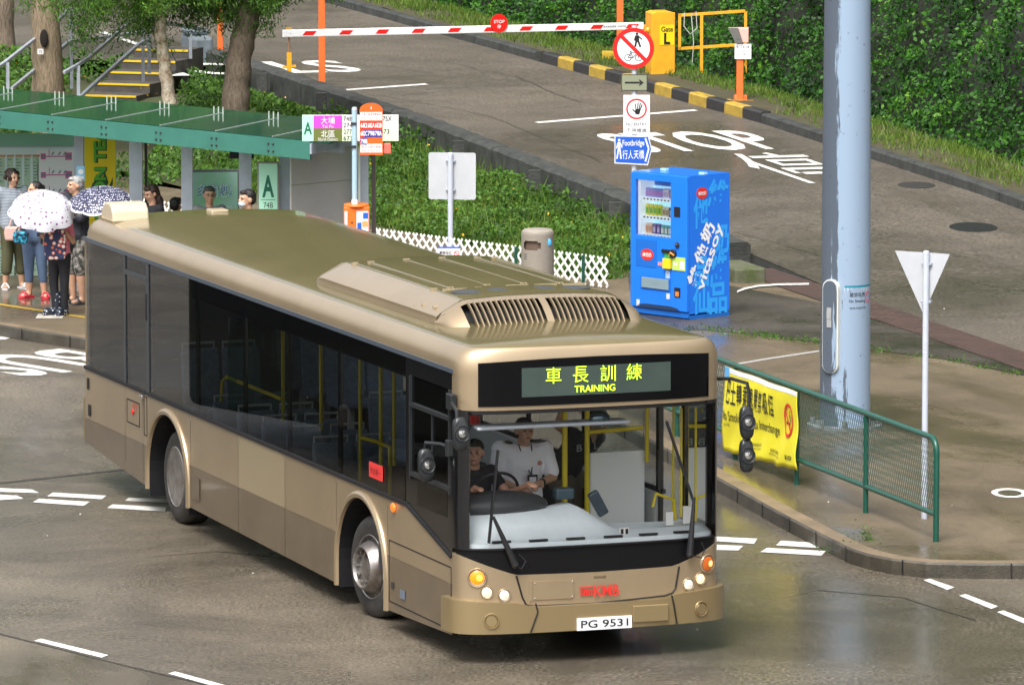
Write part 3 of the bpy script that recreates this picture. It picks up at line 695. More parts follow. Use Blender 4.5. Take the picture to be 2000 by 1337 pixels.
rails('grey two-bar metal handrail on the near side of the steps', [[(125,142,103.6),(150,128,104),(175,112,104.6),(262,36,106.8),(400,58,110)],[(133,200,103.6),(158,188,104),(272,86,106.8),(290,78,107)]], [(153,128,202,104),(279,62,136,107),(291,60,120,107.4),(372,58,92,110)])

# taller weed clumps along the wall
for (px, py, n_, sp_, hh_, lb) in ((835,262,420,.20,.20,'bushy weed clump leaning on the wall above the bus stop flag'),(1085,372,380,.22,.16,'bushy weed clump by the wall just left of the drinks machine'),(620,215,260,.16,.16,'weed clump growing at the wall below the orange-red post')):
    c = R(px, py); s0, t0q = st(c); c = rp(s0, -.75); c.z = zl(s0,-.75)
    Pq = np.array([[c.x,c.y,c.z]])+RNG.normal(0,1,(n_,3))*np.array([sp_,sp_,0]); Pq[:,2] += np.abs(RNG.normal(0,hh_,n_))+.03
    stuff(leaves('weed_clump', Pq, RNG.uniform(.05,.12,n_), SHRUB, asp=.5), lb, 'weeds')

# ================================================================== THE BUS
BX, BY, HD = .7560, 56.78, .3462
GOLD = mat('champagne_paint', (.41,.315,.20), .33, .6, var=.07, vscale=1.3, coat=.35, bump=.04, bscale=3)
GOLD2 = mat('light_champagne_paint', (.46,.375,.235), .36, .55, coat=.35)
BRONZE = mat('bronze_paint', (.19,.145,.095), .40, .45, var=.13, vscale=2.2, coat=.35)
ROOFP = mat('roof_paint', (.15,.122,.055), .20, .1, var=.10, vscale=1.5, coat=.4)
BUMPP = mat('bumper_paint', (.34,.255,.13), .34, .6, coat=.4)
WGL = glass('tinted_glass', (.56,.59,.60), .01, 1.48)
WGF = glass('windscreen_glass', (.985,.99,.985), .01, 1.22)
GLOSSB = mat('gloss_black', (.006,.006,.007), .12, coat=.3)
MATB = mat('matt_black', (.006,.006,.007), .3, spec=.2)
BLUER = mat('window_rubber', (.06,.075,.095), .35)
SEAMB = mat('panel_gap', (.006,.005,.004), .6)
BUS = thing('bus', 'gold single-decker bus with tinted windows turning out of the interchange', 'bus', (BX, BY, 0), HD-pi/2)
def plan(Yr, inset=0., k=0.):
    """front outline: X for a side offset Yr of the full-width body"""
    a = min(1, abs(Yr)/1.25)
    return -.40+.40*(1-a**5)**(1/5)-.05*(1-(1-a*a))*(1 if a < .97 else 1)
NP = 44
def plan_pts(y0=-1.25, y1=1.25, n=NP):
    out = []
    for i in range(n+1):
        th = -pi/2+pi*i/n; sn = sin(th); Y = 1.25*math.copysign(abs(sn)**.42, sn)
        if y0-1e-6 <= Y <= y1+1e-6: out.append(Y)
    if not out: return [y0, (y0+y1)/2, y1]
    if out[0] > y0+1e-4: out.insert(0, y0)
    if out[-1] < y1-1e-4: out.append(y1)
    return out
def fpatch(b, y0, y1, z0, z1, off, thick=0., nz=1):
    """curved patch of the bus front; z0, z1 numbers or functions of Y"""
    ys = plan_pts(y0, y1); f0 = z0 if callable(z0) else (lambda y: z0); f1 = z1 if callable(z1) else (lambda y: z1)
    def nrm(y):
        e = .002; a = max(-1.2499, y-e); c = min(1.2499, y+e); dx = plan(c)-plan(a); dy = c-a; l = math.hypot(dx, dy); return (dy/l, -dx/l)
    def P(y, z, o): nx, ny = nrm(y); return (plan(y)+nx*o, y+ny*o, z)
    n = len(ys)
    vs = [P(y, f0(y)+(f1(y)-f0(y))*j/nz, off) for y in ys for j in range(nz+1)]; k = nz+1
    fs = [(i*k+j, (i+1)*k+j, (i+1)*k+j+1, i*k+j+1) for i in range(n-1) for j in range(nz)]
    b.add(vs, fs)
    if thick:      # returns on all four sides
        for side in (0, nz):
            vs = [P(y, f0(y)+(f1(y)-f0(y))*side/nz, o) for y in ys for o in (off, off-thick)]
            b.add(vs, [(i*2, (i+1)*2, (i+1)*2+1, i*2+1) for i in range(n-1)])
        for y in (ys[0], ys[-1]): b.add([P(y, f0(y), off), P(y, f1(y), off), P(y, f1(y), off-thick), P(y, f0(y), off-thick)], [(0,1,2,3)])
    return b
prof = [(0,2.60),(0,2.69),(.02,2.755),(.055,2.80),(.11,2.832),(.20,2.852),(.45,2.872),(.8,2.89),(1.25,2.90)]
# roof + cantrails + front dome
b = MB()
def roofsec(x): return [(x, -1.25+k, z) for k, z in prof]+[(x, 1.25-k, z) for k, z in prof[-2::-1]]
xs = [-.40,-1.5,-3,-5,-7,-9,-11,-11.9,-12.05,-12.13]
secs = []
for i, x in enumerate(xs):
    sc_ = {7:1,8:.985,9:.96}.get(i, 1)
    secs.append([(x, y*(sc_ if i > 7 else 1), z if i < 8 else 2.6+(z-2.6)*(.93 if i == 8 else .6)) for _, y, z in roofsec(x)])
k = len(secs[0]); b.add([p for s_ in secs for p in s_], [(i*k+j, (i+1)*k+j, (i+1)*k+j+1, i*k+j+1) for i in range(len(secs)-1) for j in range(k-1)])
b.m = [0 if (j < 4 or j >= k-5) else 1 for i in range(len(secs)-1) for j in range(k-1)]
ys = plan_pts(); rows = []
for kk, z in [(0,2.28),(.0,2.6)]+prof[1:]:
    f = 1-kk/1.25; rows.append([(-.4+(plan(y)+.4)*(1-kk/1.25*.9)+(.012 if z < 2.75 else 0), y*f, z+.0) for y in ys])
n = len(ys); i0 = len(b.v); b.add([p for r_ in rows for p in r_], [])
for i in range(len(rows)-1):
    for j in range(n-1): b.f.append(tuple(i0+q for q in (i*n+j, i*n+j+1, (i+1)*n+j+1, (i+1)*n+j))); b.m.append(0 if i < 5 else 1)
b.build('roof', [GOLD, ROOFP], BUS, smooth=True, sharp=50, flipfix=True)
# underside of the front dome / ceiling
# ---- side panels
def arch(cx, cz, r, n=16, a0=-.25):
    return [(cx+r*cos(a), cz+r*1.0*sin(a)) for a in [pi-a0*0-(pi)*i/n for i in range(n+1)]]
FA, RA, RF, RR = -2.87, -9.08, .70, .69
def side_outline(x0, x1, zb, zt, archs):
    """x0 < x1, outline along the bottom left->right with arches, then the top"""
    pts = []
    def zbx(x): return zb(x)
    pts.append((x0, zbx(x0)))
    for cx, cz, r in archs:
        if x0 < cx-r and cx+r < x1:
            pts.append((cx-r, zbx(cx-r)))
            for i in range(19):
                a = pi-pi*i/18; pz = cz+r*.97*sin(a)
                if pz > zbx(cx+r*cos(a)): pts.append((cx+r*cos(a), pz))
            pts.append((cx+r, zbx(cx+r)))
    pts.append((x1, zbx(x1)))
    return pts
def skz(x): return float(np.interp(x, [-12.15,-9.8,-8.3,-3.6,-2.1,-.3], [.44,.27,.27,.21,.19,.24]))
BELT = 1.245; BAND = .70
def xz(Y): return lambda a, c, t: (a, Y+t, c)
def strip_panel(b, x0, x1, zl0, zt0, cx=None, r=None, Y=-1.25, sgn=-1, step=.05, cz=.45):
    """panel as vertical slices so arches cut cleanly; zl0, zt0 functions"""
    n = max(1, int((x1-x0)/step)); X = [x0+(x1-x0)*i/n for i in range(n+1)]
    if cx is not None:
        for e in (cx-r, cx+r): 
            if x0 < e < x1: X += [e-1e-4, e+1e-4]
        X += [cx+r*cos(pi*i/24) for i in range(1,24) if x0 < cx+r*cos(pi*i/24) < x1]; X = sorted(set(X))
    lo = []
    for x in X:
        z = zl0(x)
        if cx is not None and abs(x-cx) < r: z = max(z, cz+sqrt(max(0, r*r-(x-cx)**2))*.97)
        lo.append(min(z, zt0(x)))
    for i in range(len(X)-1):
        if zt0(X[i])-lo[i] < 1e-3 and zt0(X[i+1])-lo[i+1] < 1e-3: continue
        b.quad((X[i],Y,lo[i]), (X[i+1],Y,lo[i+1]), (X[i+1],Y,zt0(X[i+1])), (X[i],Y,zt0(X[i])))
    # folded lower lip
    for i in range(len(X)-1):
        if zt0(X[i])-lo[i] < 1e-3 and zt0(X[i+1])-lo[i+1] < 1e-3: continue
        b.quad((X[i],Y,lo[i]), (X[i+1],Y,lo[i+1]), (X[i+1],Y-sgn*.06,lo[i+1]), (X[i],Y-sgn*.06,lo[i]))
def topz(x): return BELT if x < -1.55 else float(np.interp(x, [-1.55,-.30], [BELT,.93]))
segs = [(-12.13,-10.62),(-10.62,-9.98),(-9.98,-8.30),(-8.30,-6.70),(-6.70,-5.20),(-5.20,-3.62),(-3.62,-2.12),(-2.12,-.33)]
for sgn in (-1, 1):
    Y = 1.25*sgn
    for i, (x0, x1) in enumerate(segs):
        if sgn == 1 and i == 7: x1 = -1.64
        cx, r = (RA, RR) if x0 < RA < x1 else ((FA, RF) if x0 < FA < x1 else (None, None))
        e = .004
        b = MB(); strip_panel(b, x0+e, x1-e, lambda x: BAND, topz, cx, r, Y, sgn); b.build('side_panel', GOLD2 if (i == 4 and sgn < 0) else GOLD, BUS)
        b = MB(); strip_panel(b, x0+e, x1-e, skz, lambda x: BAND-.002, cx, r, Y, sgn); b.build('skirt_panel', BRONZE, BUS)
# rear wheel arch trims and inner boxes
for cx, r in ((FA, RF), (RA, RR)):
    for sgn in (-1, 1):
        b = MB(); pr = [(0,.02),(.05,.025),(.07,.0),(.05,-.02)]; vs = []; N_ = 26
        path = [(-1,0,-.27),(-1,0,-.12)]+[(cos(pi-pi*i/20), sin(pi-pi*i/20), 0) for i in range(21)]+[(1,0,-.12),(1,0,-.27)]; N_ = len(path)-1
        for ca, sa, dz_ in path:
            for dr, dy in ((-.012,0),(-.005,.028),(.03,.034),(.055,.018),(.06,0)):
                rr = r+dr; x_ = cx+rr*ca; vs.append((x_, sgn*(1.25+dy), max(skz(x_)-.01, .45+rr*.97*sa+dz_)))
        b.add(vs, [(i*5+j, (i+1)*5+j, (i+1)*5+j+1, i*5+j+1) for i in range(N_) for j in range(4)]); b.build('arch_trim', GOLD, BUS, smooth=True)
        b = MB(); vs = []
        for i in range(21):
            a = pi-pi*i/20
            for y_ in (1.245, .72): vs.append((cx+(r-.01)*cos(a), sgn*y_, .45+(r-.01)*.97*sin(a)))
        b.add(vs, [(i*2, (i+1)*2, (i+1)*2+1, i*2+1) for i in range(20)])
        for e in (-1, 1): b.quad((cx+e*(r-.01), sgn*1.245, .45), (cx+e*(r-.01), sgn*.72, .45), (cx+e*(r-.01), sgn*.72, .18), (cx+e*(r-.01), sgn*1.245, .18))
        b.quad((cx-r, sgn*.72, .2), (cx+r, sgn*.72, .2), (cx+r, sgn*.72, 1.2), (cx-r, sgn*.72, 1.2)); b.build('wheel_housing', BLK, BUS)
# underbody
b = MB(); b.box(-8.3,-3.6,-1.15,1.15,.30,.34); b.box(-12.0,-9.85,-1.15,1.15,.48,.52); b.box(-2.1,-.5,-1.1,1.1,.30,.34); b.box(-9.9,-8.3,-.7,.7,.45,.5); b.box(-3.6,-2.1,-.7,.7,.34,.38); b.build('underbody', BLK, BUS)
# rear wall
b = MB(); b.box(-12.2,-12.135,-1.23,1.23,.72,2.63); b.build('rear_panel', GOLD, BUS, bevel=.03)
b = MB(); b.box(-12.27,-12.14,-1.24,1.24,.43,.95); b.build('rear_bumper', BUMPP, BUS, bevel=.04)
b = MB(); b.box(-12.215,-12.203,-1.0,1.0,1.5,2.4); b.build('rear_window', GLOSSB, BUS)
# ---- wheels
STEEL = mat('wheel_steel', (.38,.37,.36), .35, .8, col2=(.16,.13,.11), vscale=7)
TYRE = mat('tyre_rubber', (.018,.018,.018), .55, col2=(.045,.042,.04), vscale=6, bump=.2)
def wheel(x, sgn, front):
    R_ = .475; Y0 = 1.17*sgn
    M = Matrix.Translation((x, Y0, R_)) @ Matrix.Rotation(radians(7) if front else 0, 4, 'Z') @ Matrix.Rotation(radians(90)*(1 if sgn < 0 else -1), 4, 'X')
    wt = bpy.data.objects.new('wheel', None); C.objects.link(wt); wt.parent = BUS; wt.matrix_local = M; wt.empty_display_size = .2
    b = MB(); b.lathe([(.30,0),(.33,.01),(.40,.012),(.455,-.015),(R_,-.045),(R_,-.25),(.45,-.275),(.31,-.27)], 48)
    for k_ in range(3): b.lathe([(R_+.001,-.09-k_*.055),(R_+.004,-.092-k_*.055),(R_+.004,-.125-k_*.055),(R_+.001,-.127-k_*.055)], 48)
    b.build('tyre', TYRE, wt, smooth=True, sharp=35)
    b = MB()
    if front:
        b.lathe([(.305,.0),(.298,.008),(.29,0),(.285,-.03),(.262,-.05),(.255,-.02),(.235,.03),(.205,.085),(.195,.098),(.185,.10),(.178,.09),(.172,.05),(.11,.045),(.105,.06),(.05,.065),(0,.065)], 48)
        for i in range(10): a = 2*pi*i/10; b.cyl((.142*cos(a), .142*sin(a), .048), (.142*cos(a), .142*sin(a), .085), .016, n=8)
    else:
        b.lathe([(.315,.004),(.303,.014),(.288,.0),(.282,-.035)], 48); b.build('rim_flange', STEEL, wt, smooth=True, sharp=30); b = MB()
        b.lathe([(.282,-.035),(.262,-.045),(.255,-.08),(.235,-.16),(.18,-.17),(.135,-.17),(.13,-.10),(.105,-.055),(.08,-.05),(0,-.05)], 48)
        for i in range(10): a = 2*pi*i/10; b.cyl((.16*cos(a), .16*sin(a), -.17), (.16*cos(a), .16*sin(a), -.13), .016, n=8)
    b.build('rim', STEEL if front else mat('shaded_rim_dish', (.085,.072,.062), .5, .4, col2=(.035,.028,.024), vscale=8), wt, smooth=True, sharp=30)  # rear dish: brown steel with the shade of its depth put into the colour
for sgn in (-1, 1): wheel(FA+.02, sgn, True); wheel(RA+.02, sgn, False)
b = MB(); b.cyl((FA,-1.0,.475),(FA,1.0,.475),.07); b.cyl((RA,-1.0,.475),(RA,1.0,.475),.09); b.ell((RA,0,.475),(.28,.3,.25)); b.build('axle', BLK, BUS)
# ---- side glazing
divs = [-12.05,-10.60,-9.72,-8.12,-6.54,-5.13,-3.58,-1.62]
for sgn in (-1, 1):
    Y = 1.25*sgn
    b = MB(); b.box(-12.13,-.30,Y-.012,Y+.012,2.595,2.635); b.build('window_trim', BLUER, BUS)
    b = MB(); b.box(-12.13,-1.55,Y-.014,Y+.014,1.225,1.262)
    if sgn < 0: b.bar((-1.56,Y,1.243),(-.34,Y,.945),.03,.035,up=(0,1,0))
    b.build("belt_trim", BLK, BUS)
    for i, (x0, x1) in enumerate(zip(divs[:-1], divs[1:])):
        if sgn > 0 and i in (3,): continue
        b = MB(); b.quad((x0+.003,Y,1.262),(x1-.003,Y,1.262),(x1-.003,Y,2.595),(x0+.003,Y,2.595)); g_ = b.build('side_window', WGL, BUS)
    # mullions behind the glass
    b = MB()
    for x in divs: b.box(x-.045, x+.045, Y-sgn*.03-.012, Y-sgn*.03+.012, 1.25, 2.6)
    b.box(-12.1,-.35,Y-sgn*.03-.012,Y-sgn*.03+.012,2.40,2.6)
    b.build('window_pillars', GLOSSB, BUS)
    # black glazed blanks over the engine compartment
    b = MB(); b.box(-12.0,-9.78,Y-sgn*.055-.01,Y-sgn*.055+.01,1.26,2.6) ; b.build('engine_bay_blank', mat('dark_grey_panel', (.03,.03,.031), .35), BUS)
# louvre frame behind the glass at the rear and its vertical frames on the offside
b = MB(); b.box(-10.62,-10.56,-1.262,-1.252,1.26,2.6); b.box(-9.80,-9.72,-1.262,-1.252,1.26,2.6); b.box(-10.60,-9.76,-1.268,-1.252,2.40,2.45); b.build('grille_frame', mat('frame_grey', (.045,.05,.055), .4), BUS)
b = MB(); b.box(-9.80,-9.77,-1.272,-1.262,2.0,2.28); b.build('hinge', BLK, BUS)
# driver's side window
DW = mat('frame_dark', (.02,.022,.024), .3)
b = MB(); b.quad((-1.60,-1.25,1.262),(-.335,-1.25,.96),(-.335,-1.25,1.5),(-1.60,-1.25,1.5)); b.box(-1.6,-1.46,-1.253,-1.247,1.5,2.595); b.box(-1.46,-.335,-1.253,-1.247,2.44,2.595); b.build('cab_side_panel', GLOSSB, BUS)
fr = thing('driver_window', '', ''); del fr['label']; del fr['category']; fr.parent = BUS
b = MB()
for z in (1.55,2.18): b.box(-1.45,-.34,-1.275,-1.235,z-.018,z+.018)
for x in (-1.44,-.36): b.box(x-.015,x+.015,-1.272,-1.236,1.5,2.44)
b.box(-.86,-.84,-1.265,-1.24,1.55,2.18); b.build('frame', DW, fr)
b = MB(); b.box(-1.43,-.37,-1.252,-1.247,1.5,2.43); b.build('pane', WGL, fr)
b = MB(); b.box(-1.30,-.45,-1.256,-1.250,1.28,1.50); b.build('lower_pane', WGL, fr)
# ---- bus front: fascia, glass, flap, bumper
def zblk(y): return float(np.interp(abs(y), [0,.76,1.0,1.25], [.79,.80,.885,.985]))
b = MB(); fpatch(b, -1.25, 1.25, .50, zblk, .0, .05, 6); b.build('front_panel', GOLD, BUS, smooth=True)
b = MB(); fpatch(b, -1.245, 1.245, lambda y: zblk(y)-.02, 1.04, -.012, .03); b.build('scuttle_panel', MATB, BUS, smooth=True)
b = MB(); fpatch(b, -1.22, 1.22, 1.035, 2.255, .0, nz=3); b.build('windscreen', WGF, BUS, smooth=True)
b = MB(); fpatch(b, -1.25,-1.16,1.03,2.28,.004,.03); fpatch(b, 1.19,1.25,1.03,2.28,.004,.03); fpatch(b,-1.25,1.25,2.245,2.285,.006,.03); fpatch(b,-1.2,1.2,1.03,1.045,.006,.02); b.build('windscreen_surround', GLOSSB, BUS, smooth=True)
b = MB(); fpatch(b, -1.09, 1.09, 2.315, lambda y: 2.735-.03*(y/1.09)**2, .020, .02); dd = b.build('destination_display', mat('display_glass', (.003,.003,.004), .07, spec=.2), BUS, smooth=True)
b = MB(); fpatch(b, -.71, .70, 2.395, 2.655, .024, .003); b.build('screen', mat('display_green', (.035,.055,.05), .35, col2=(.05,.075,.065), vscale=2), dd, smooth=True)
LED = mat('led_dots', (.3,.6,.02), .4, emit=(.62,1,.02), estr=1.1)
b = MB(); fx_ = lambda cx, cz: (lambda x, y: (plan(min(1.2, abs(cx+x)))+.030, cx+x, cz+y))

for ch_, y_ in (('車',-.42),('長',-.165),('訓',.095),('練',.345)):
    b = MB(); b.text(ch_, fx_(y_,2.58), .145, .145, -.004); b.build('led_character', LED, dd)
b = MB(); b.text('TRAINING', fx_(-.03,2.45), .385, .06, .008); b.build('led_lettering', LED, dd)
# centre flap seams, hatch, logo
SE = MB()
for pts in ([(-.755,.795),(-.70,.60),(-.665,.53),(-.60,.515)], [(.80,.795),(.765,.60),(.735,.56),(.66,.54)], [(-.60,.515),(0,.51),(.66,.54)]):
    q = [(plan(y)+.004, y, z) for y, z in pts]; SE.tube(q, .0085, 6)
SE.build('panel_gap', SEAMB, BUS)
b = MB(); fpatch(b,-.60,-.22,.57,.735,.008,.008); b.build('towing_hatch', GOLD, BUS)
b = MB(); SE2 = MB(); 
for y in (-.585,-.235): 
    for z in (.585,.72): SE2 = MB(); SE2.ell((plan(y)+.012, y, z), .006, n=8, m=6); SE2.build('screw', mat('bright_steel', (.6,.6,.6), .2, .9), BUS)
pass
b = MB(); fpatch(b,-.64,-.61,.56,.745,.006,.006); b.build('hatch_hinge', GOLD, BUS)
b = MB(); b.box(-.012,.004,-.03,.09,.735,.765); b.build('flap_handle', mat('shadow_gold', (.20,.15,.09), .5, .4), BUS, bevel=.006)
RED = mat('signal_red', (.65,.03,.025), .4)
b = MB(); b.text('KMB', fx_(.085,.625), .24, .10, .02); 
for i in range(5): b.box(.006,.012,-.165+i*.024+.01,-.15+i*.024+.01,.585,.655-.004*i)
b.box(.006,.013,-.165,-.045,.66,.668); lg = b.build('logo', RED, BUS)
for q in lg.data.vertices: 
    if q.co.x < .001+plan(.1)+.0001: pass
b = MB(); fpatch(b, -1.25, 1.25, .285, lambda y: .515 if abs(y) < .62 else float(np.interp(abs(y), [.62,.76,1.25], [.515,.56,.585])), .068, .12, 3); o = b.build('bumper', BUMPP, BUS, smooth=True, bevel=.03, seg=3, sharp=60)
for sgn in (-1, 1):   # bumper returns along the sides
    b = MB(); b.box(-.44,-.395,sgn*1.293-.012,sgn*1.293+.012,.285,.575); b.box(-.44,-.425,min(sgn*1.25,sgn*1.305),max(sgn*1.25,sgn*1.305),.285,.575); b.build('bumper_end', BUMPP, BUS, bevel=.008)
b = MB()
for y in (-.60, .70): b.tube([(plan(y)+.071, y-.03*math.copysign(1,y)*0, .55), (plan(y)+.076, y+.02, .47), (plan(y)+.076, y+.05*math.copysign(1,y), .29)], .007, 6)
b.build('bumper_gap', SEAMB, BUS)
for y in (-1.0, 1.0):
    b = MB(); x = plan(y)+.068; M = Matrix.Translation((x, y, .405)) @ Matrix.Rotation(math.copysign(.28, y), 4, 'Z') @ Matrix.Rotation(pi/2, 4, 'Y')
    b.lathe([(.0,.012),(.048,.012),(.052,.006),(.058,.004),(.062,.016),(.068,.016),(.072,.0)], 30, M); b.build('fog_lamp_blank', BUMPP, BUS, smooth=True)
b = MB(); b.box(.068,.085,-.215,.305,.285,.395); pl = b.build('number_plate', mat('plate_white', (.78,.80,.82), .3), BUS)
b = MB(); b.text('PG 9531', lambda x, y: (.0875, .045+x, .34+y), .45, .07, .012); b.build('characters', BLK, pl)
b = MB(); b.box(.062,.082,.32,.66,.325,.48); b.build('bumper_cover', BUMPP, BUS, bevel=.008)
# lamps
LW = mat('lamp_warm', (.55,.40,.24), .2, emit=(1,.66,.33), estr=.8); LS = mat('lamp_lens', (.75,.74,.70), .12, .5, emit=(1,.85,.7), estr=.25)
AM = mat('amber_lens_lit', (.85,.18,.01), .15, emit=(1,.22,.005), estr=.55); AM2 = mat('amber_lens', (.40,.08,.015), .12, emit=(1,.25,.03), estr=.12); CHR = mat('chrome', (.6,.58,.55), .12, .95)
def lamp(y, z, r, m, nm, glow=None):
    x = plan(y); ang = atan2(plan(y-.02)-plan(y+.02), .04); M = Matrix.Translation((x+.004, y, z)) @ Matrix.Rotation(ang, 4, 'Z') @ Matrix.Rotation(pi/2, 4, 'Y')
    b = MB(); b.lathe([(r*1.28,-.012),(r*1.26,.006),(r*1.18,.012),(r*1.08,.010),(r*1.04,-.01)], 30, M); h = b.build('headlamp' if nm == 'h' else 'indicator', GOLD, BUS, smooth=True)
    b = MB(); b.lathe([(r*1.04,.0),(r*1.0,.006),(r*.9,.004)], 30, M); b.build('ring', CHR, h, smooth=True)
    b = MB(); b.lathe([(r*.98,.003),(r*.8,.012),(r*.5,.019),(0,.023)], 30, M); b.build('lens', m, h, smooth=True)
    if glow:
        b = MB(); M2 = M @ Matrix.Translation((0, r*.25, .016)); b.lathe([(r*.45,.0),(r*.3,.008),(0,.012)], 20, M2); b.build('bulb_glow', glow, h, smooth=True)
lamp(-1.10,.785,.070,AM,'i',mat('amber_glow', (1,.5,.05), .3, emit=(1,.45,.05), estr=1.0)); lamp(-1.02,.655,.047,LW,'h'); lamp(-.865,.625,.047,LS,'h',LW)
lamp(1.10,.795,.070,AM2,'i',mat('amber_glow_weak', (1,.5,.2), .3, emit=(1,.45,.12), estr=.9)); lamp(1.02,.665,.047,LW,'h'); lamp(.895,.625,.047,LS,'h')
b = MB(); b.ell((-1.93,-1.262,1.165),(.055,.022,.045)); b.build('side_repeater', mat('amber_side', (.75,.14,.02), .2, emit=(1,.25,.02), estr=.25), BUS, smooth=True)
# side details: hatch, panel gaps, keyholes, red notice
def spot(nm, x0, x1, z0, z1, m, y=-1.256, th=.006, lab=None):
    b = MB(); b.box(x0, x1, y-th, y, z0, z1); o = b.build(nm, m, BUS)
    if lab: o['label'] = lab
    return o
RN = mat('notice_red', (.60,.035,.03), .5)
rn = spot('red_notice', -2.62,-2.24,1.36,1.50,RN)
b = MB(); b.text('安全第一', lambda x, y: (-2.43+x, -1.2645, 1.43+y), .30, .06, .01); b.build('lettering', mat('notice_dark_red', (.25,.015,.015), .5), rn)
spot('door_latch', -12.02,-11.96,1.02,1.14,BLK); spot('door_latch', -11.98,-11.9,.74-.0,.86,BLK); spot('fuel_hatch', -8.22,-7.98,.38,.60,mat('hatch_bronze', (.17,.13,.085), .3, .6)); 
spot('step_light', -1.74,-1.62,.36,.44,mat('blue_grey_lens', (.12,.15,.20), .3)); spot('jack_point', -.52,-.46,.30,.36,CHR); spot('jack_point', -2.0,-1.94,.41,.47,DKG)
def outline_gap(x0, x1, z0, z1, y=-1.2515, w_=.010):
    b = MB()
    for a, c in (((x0,z0),(x1,z0)),((x1,z0),(x1,z1)),((x1,z1),(x0,z1)),((x0,z1),(x0,z0))): b.bar((a[0],y,a[1]),(c[0],y,c[1]),w_,.004,up=(0,1,0))
    b.build('hatch_gap', SEAMB, BUS)
outline_gap(-10.55,-10.1,.86,1.10); outline_gap(-9.93,-9.05-.78,.80,1.20) ; outline_gap(-2.08,-.36,.28,.845)
b = MB(); b.ell((-10.32,-1.26,.99),(.035,.01,.03)); b.text('急停', lambda x, y: (-10.25+x, -1.258, 1.06+y), .18, .05); b.build('emergency_switch', RED, BUS)
b = MB(); b.box(-9.99,-9.90,-1.29,-1.25,1.175,1.215); b.build('door_handle', CHR, BUS, bevel=.01)
# ---- roof equipment
AC = bpy.data.objects.new('air_conditioner', None); C.objects.link(AC); AC.parent = BUS; AC.location = (.12,.04,.0)
b = MB(); x0, x1 = -5.15, -1.45
def acy(k): return k
secx = [(-5.15,.0,0),(-5.12,.6,.03),(-4.95,1.0,.07),(-4.6,1,.08),(-2.0,1,.08),(-1.85,1,.08)]
pts = []
AP = [(.95,2.83),(.97,2.88),(.965,2.935),(.93,2.97),(.74,3.08),(.68,3.09),(.35,3.11),(0,3.115)]
def acsec(x, f, sh=0.): return [(x, y*(1-.04*(1-f)), 2.84+(z-2.84)*f) for y, z in AP]+[(x, -y*(1-.04*(1-f)), 2.84+(z-2.84)*f) for y, z in AP[-2::-1]]
S_ = [acsec(-5.38,.05), acsec(-5.37,.45), acsec(-5.33,.72), acsec(-5.23,.92), acsec(-5.08,1), acsec(-3.4,1), acsec(-2.15,1), acsec(-1.98,1), acsec(-1.80,.97)]
k = len(S_[0]); b.add([p for s_ in S_ for p in s_], [(i*k+j, (i+1)*k+j, (i+1)*k+j+1, i*k+j+1) for i in range(len(S_)-1) for j in range(k-1)])
b.m = [1 if 4 <= j < k-5 else 0 for i in range(len(S_)-1) for j in range(k-1)]
b.build('cover', [GOLD, ROOFP], AC, smooth=True, sharp=28)
# nose with grille opening
def nose(u_, v_):   # u across -1..1, v 0 top .. 1 bottom
    y = u_*.965; a = abs(u_); top = 3.06-.0*a if a < .7 else 3.06-(a-.7)/.3*.14
    zt = 2.84+(float(np.interp(a*.968, [0,.35,.68,.74,.93,.965], [3.115,3.11,3.09,3.08,2.97,2.90]))-2.84)*.97; zb_ = 2.845
    z = zt+(zb_-zt)*v_**1.25; x = -1.83+.48*(v_**.62)*(1-a**6)**.3
    return (x, y*(1+.012*sin(v_*pi)), z)
b = MB()
def band(b, u0, u1, v0, v1, nu, nv):
    b.grid(lambda p, q: nose(u0+(u1-u0)*p, v0+(v1-v0)*q), nu, nv)
band(b,-1,1,0,.16,40,2); band(b,-1,1,.93,1,40,1); band(b,-1,-.80,.16,.93,6,6); band(b,.80,1,.16,.93,6,6); band(b,-.035,.035,.16,.93,2,6)
b.build('nose', GOLD, AC, smooth=True, sharp=50)
b = MB(); b.grid(lambda p, q: (lambda P_: (P_[0]-.16, P_[1], P_[2]-.03))(nose(-.9+1.8*p, .05+.9*q)), 20, 4); b.build('grille_recess', mat('recess_dark', (.006,.005,.004), .9), AC)
us = [-.78+i*.0535 for i in range(1,14)]; us = us+[-u_ for u_ in us]
for u_ in us:
    p = [nose(u_+.012*0, v_) for v_ in (.14,.3,.5,.7,.94)]
    SL = MB()
    for a, c in zip(p[:-1], p[1:]): SL.bar(a, c, .012, .028, up=(1,0,.6))
    SL.build('slat', GOLD, AC)
b = MB()
for y in (-.56,-.2,.16,.52): b.tube([(-4.9,y,3.112-abs(y)*.03), (-2.55,y,3.112-abs(y)*.03)], .011, 6)
for y in (-.70,.70): b.tube([(-4.85,y,3.087),(-1.95,y,3.08)], .012, 6)
b.build('ribs', ROOFP, AC)
LAT = mat('latch_pale', (.42,.34,.22), .4, .3); b = MB()
for y in (-.72,-.56,-.2,.16,.52,.7):
    b.box(-4.9,-4.86,y-.03,y+.03,3.085-abs(y)*.02,3.122-abs(y)*.03)
    b.box(-2.60,-2.57,y-.03,y+.03,3.085-abs(y)*.02,3.122-abs(y)*.03)
for y0, y1 in ((-.68,-.42),(-.36,-.12),(-.06,.16),(.22,.44),(.5,.72)): b.box(-2.47,-2.455,y0,y1,3.085,3.118-abs(y0)*.02)
for x, z in ((-2.3,2.985),(-2.0,3.0)): b.box(x-.03,x,-.93,-.89,z-.01,z+.008)
b.box(-2.50,-2.49,-.945,-.93,2.93,2.965); b.build('latches', LAT, AC)
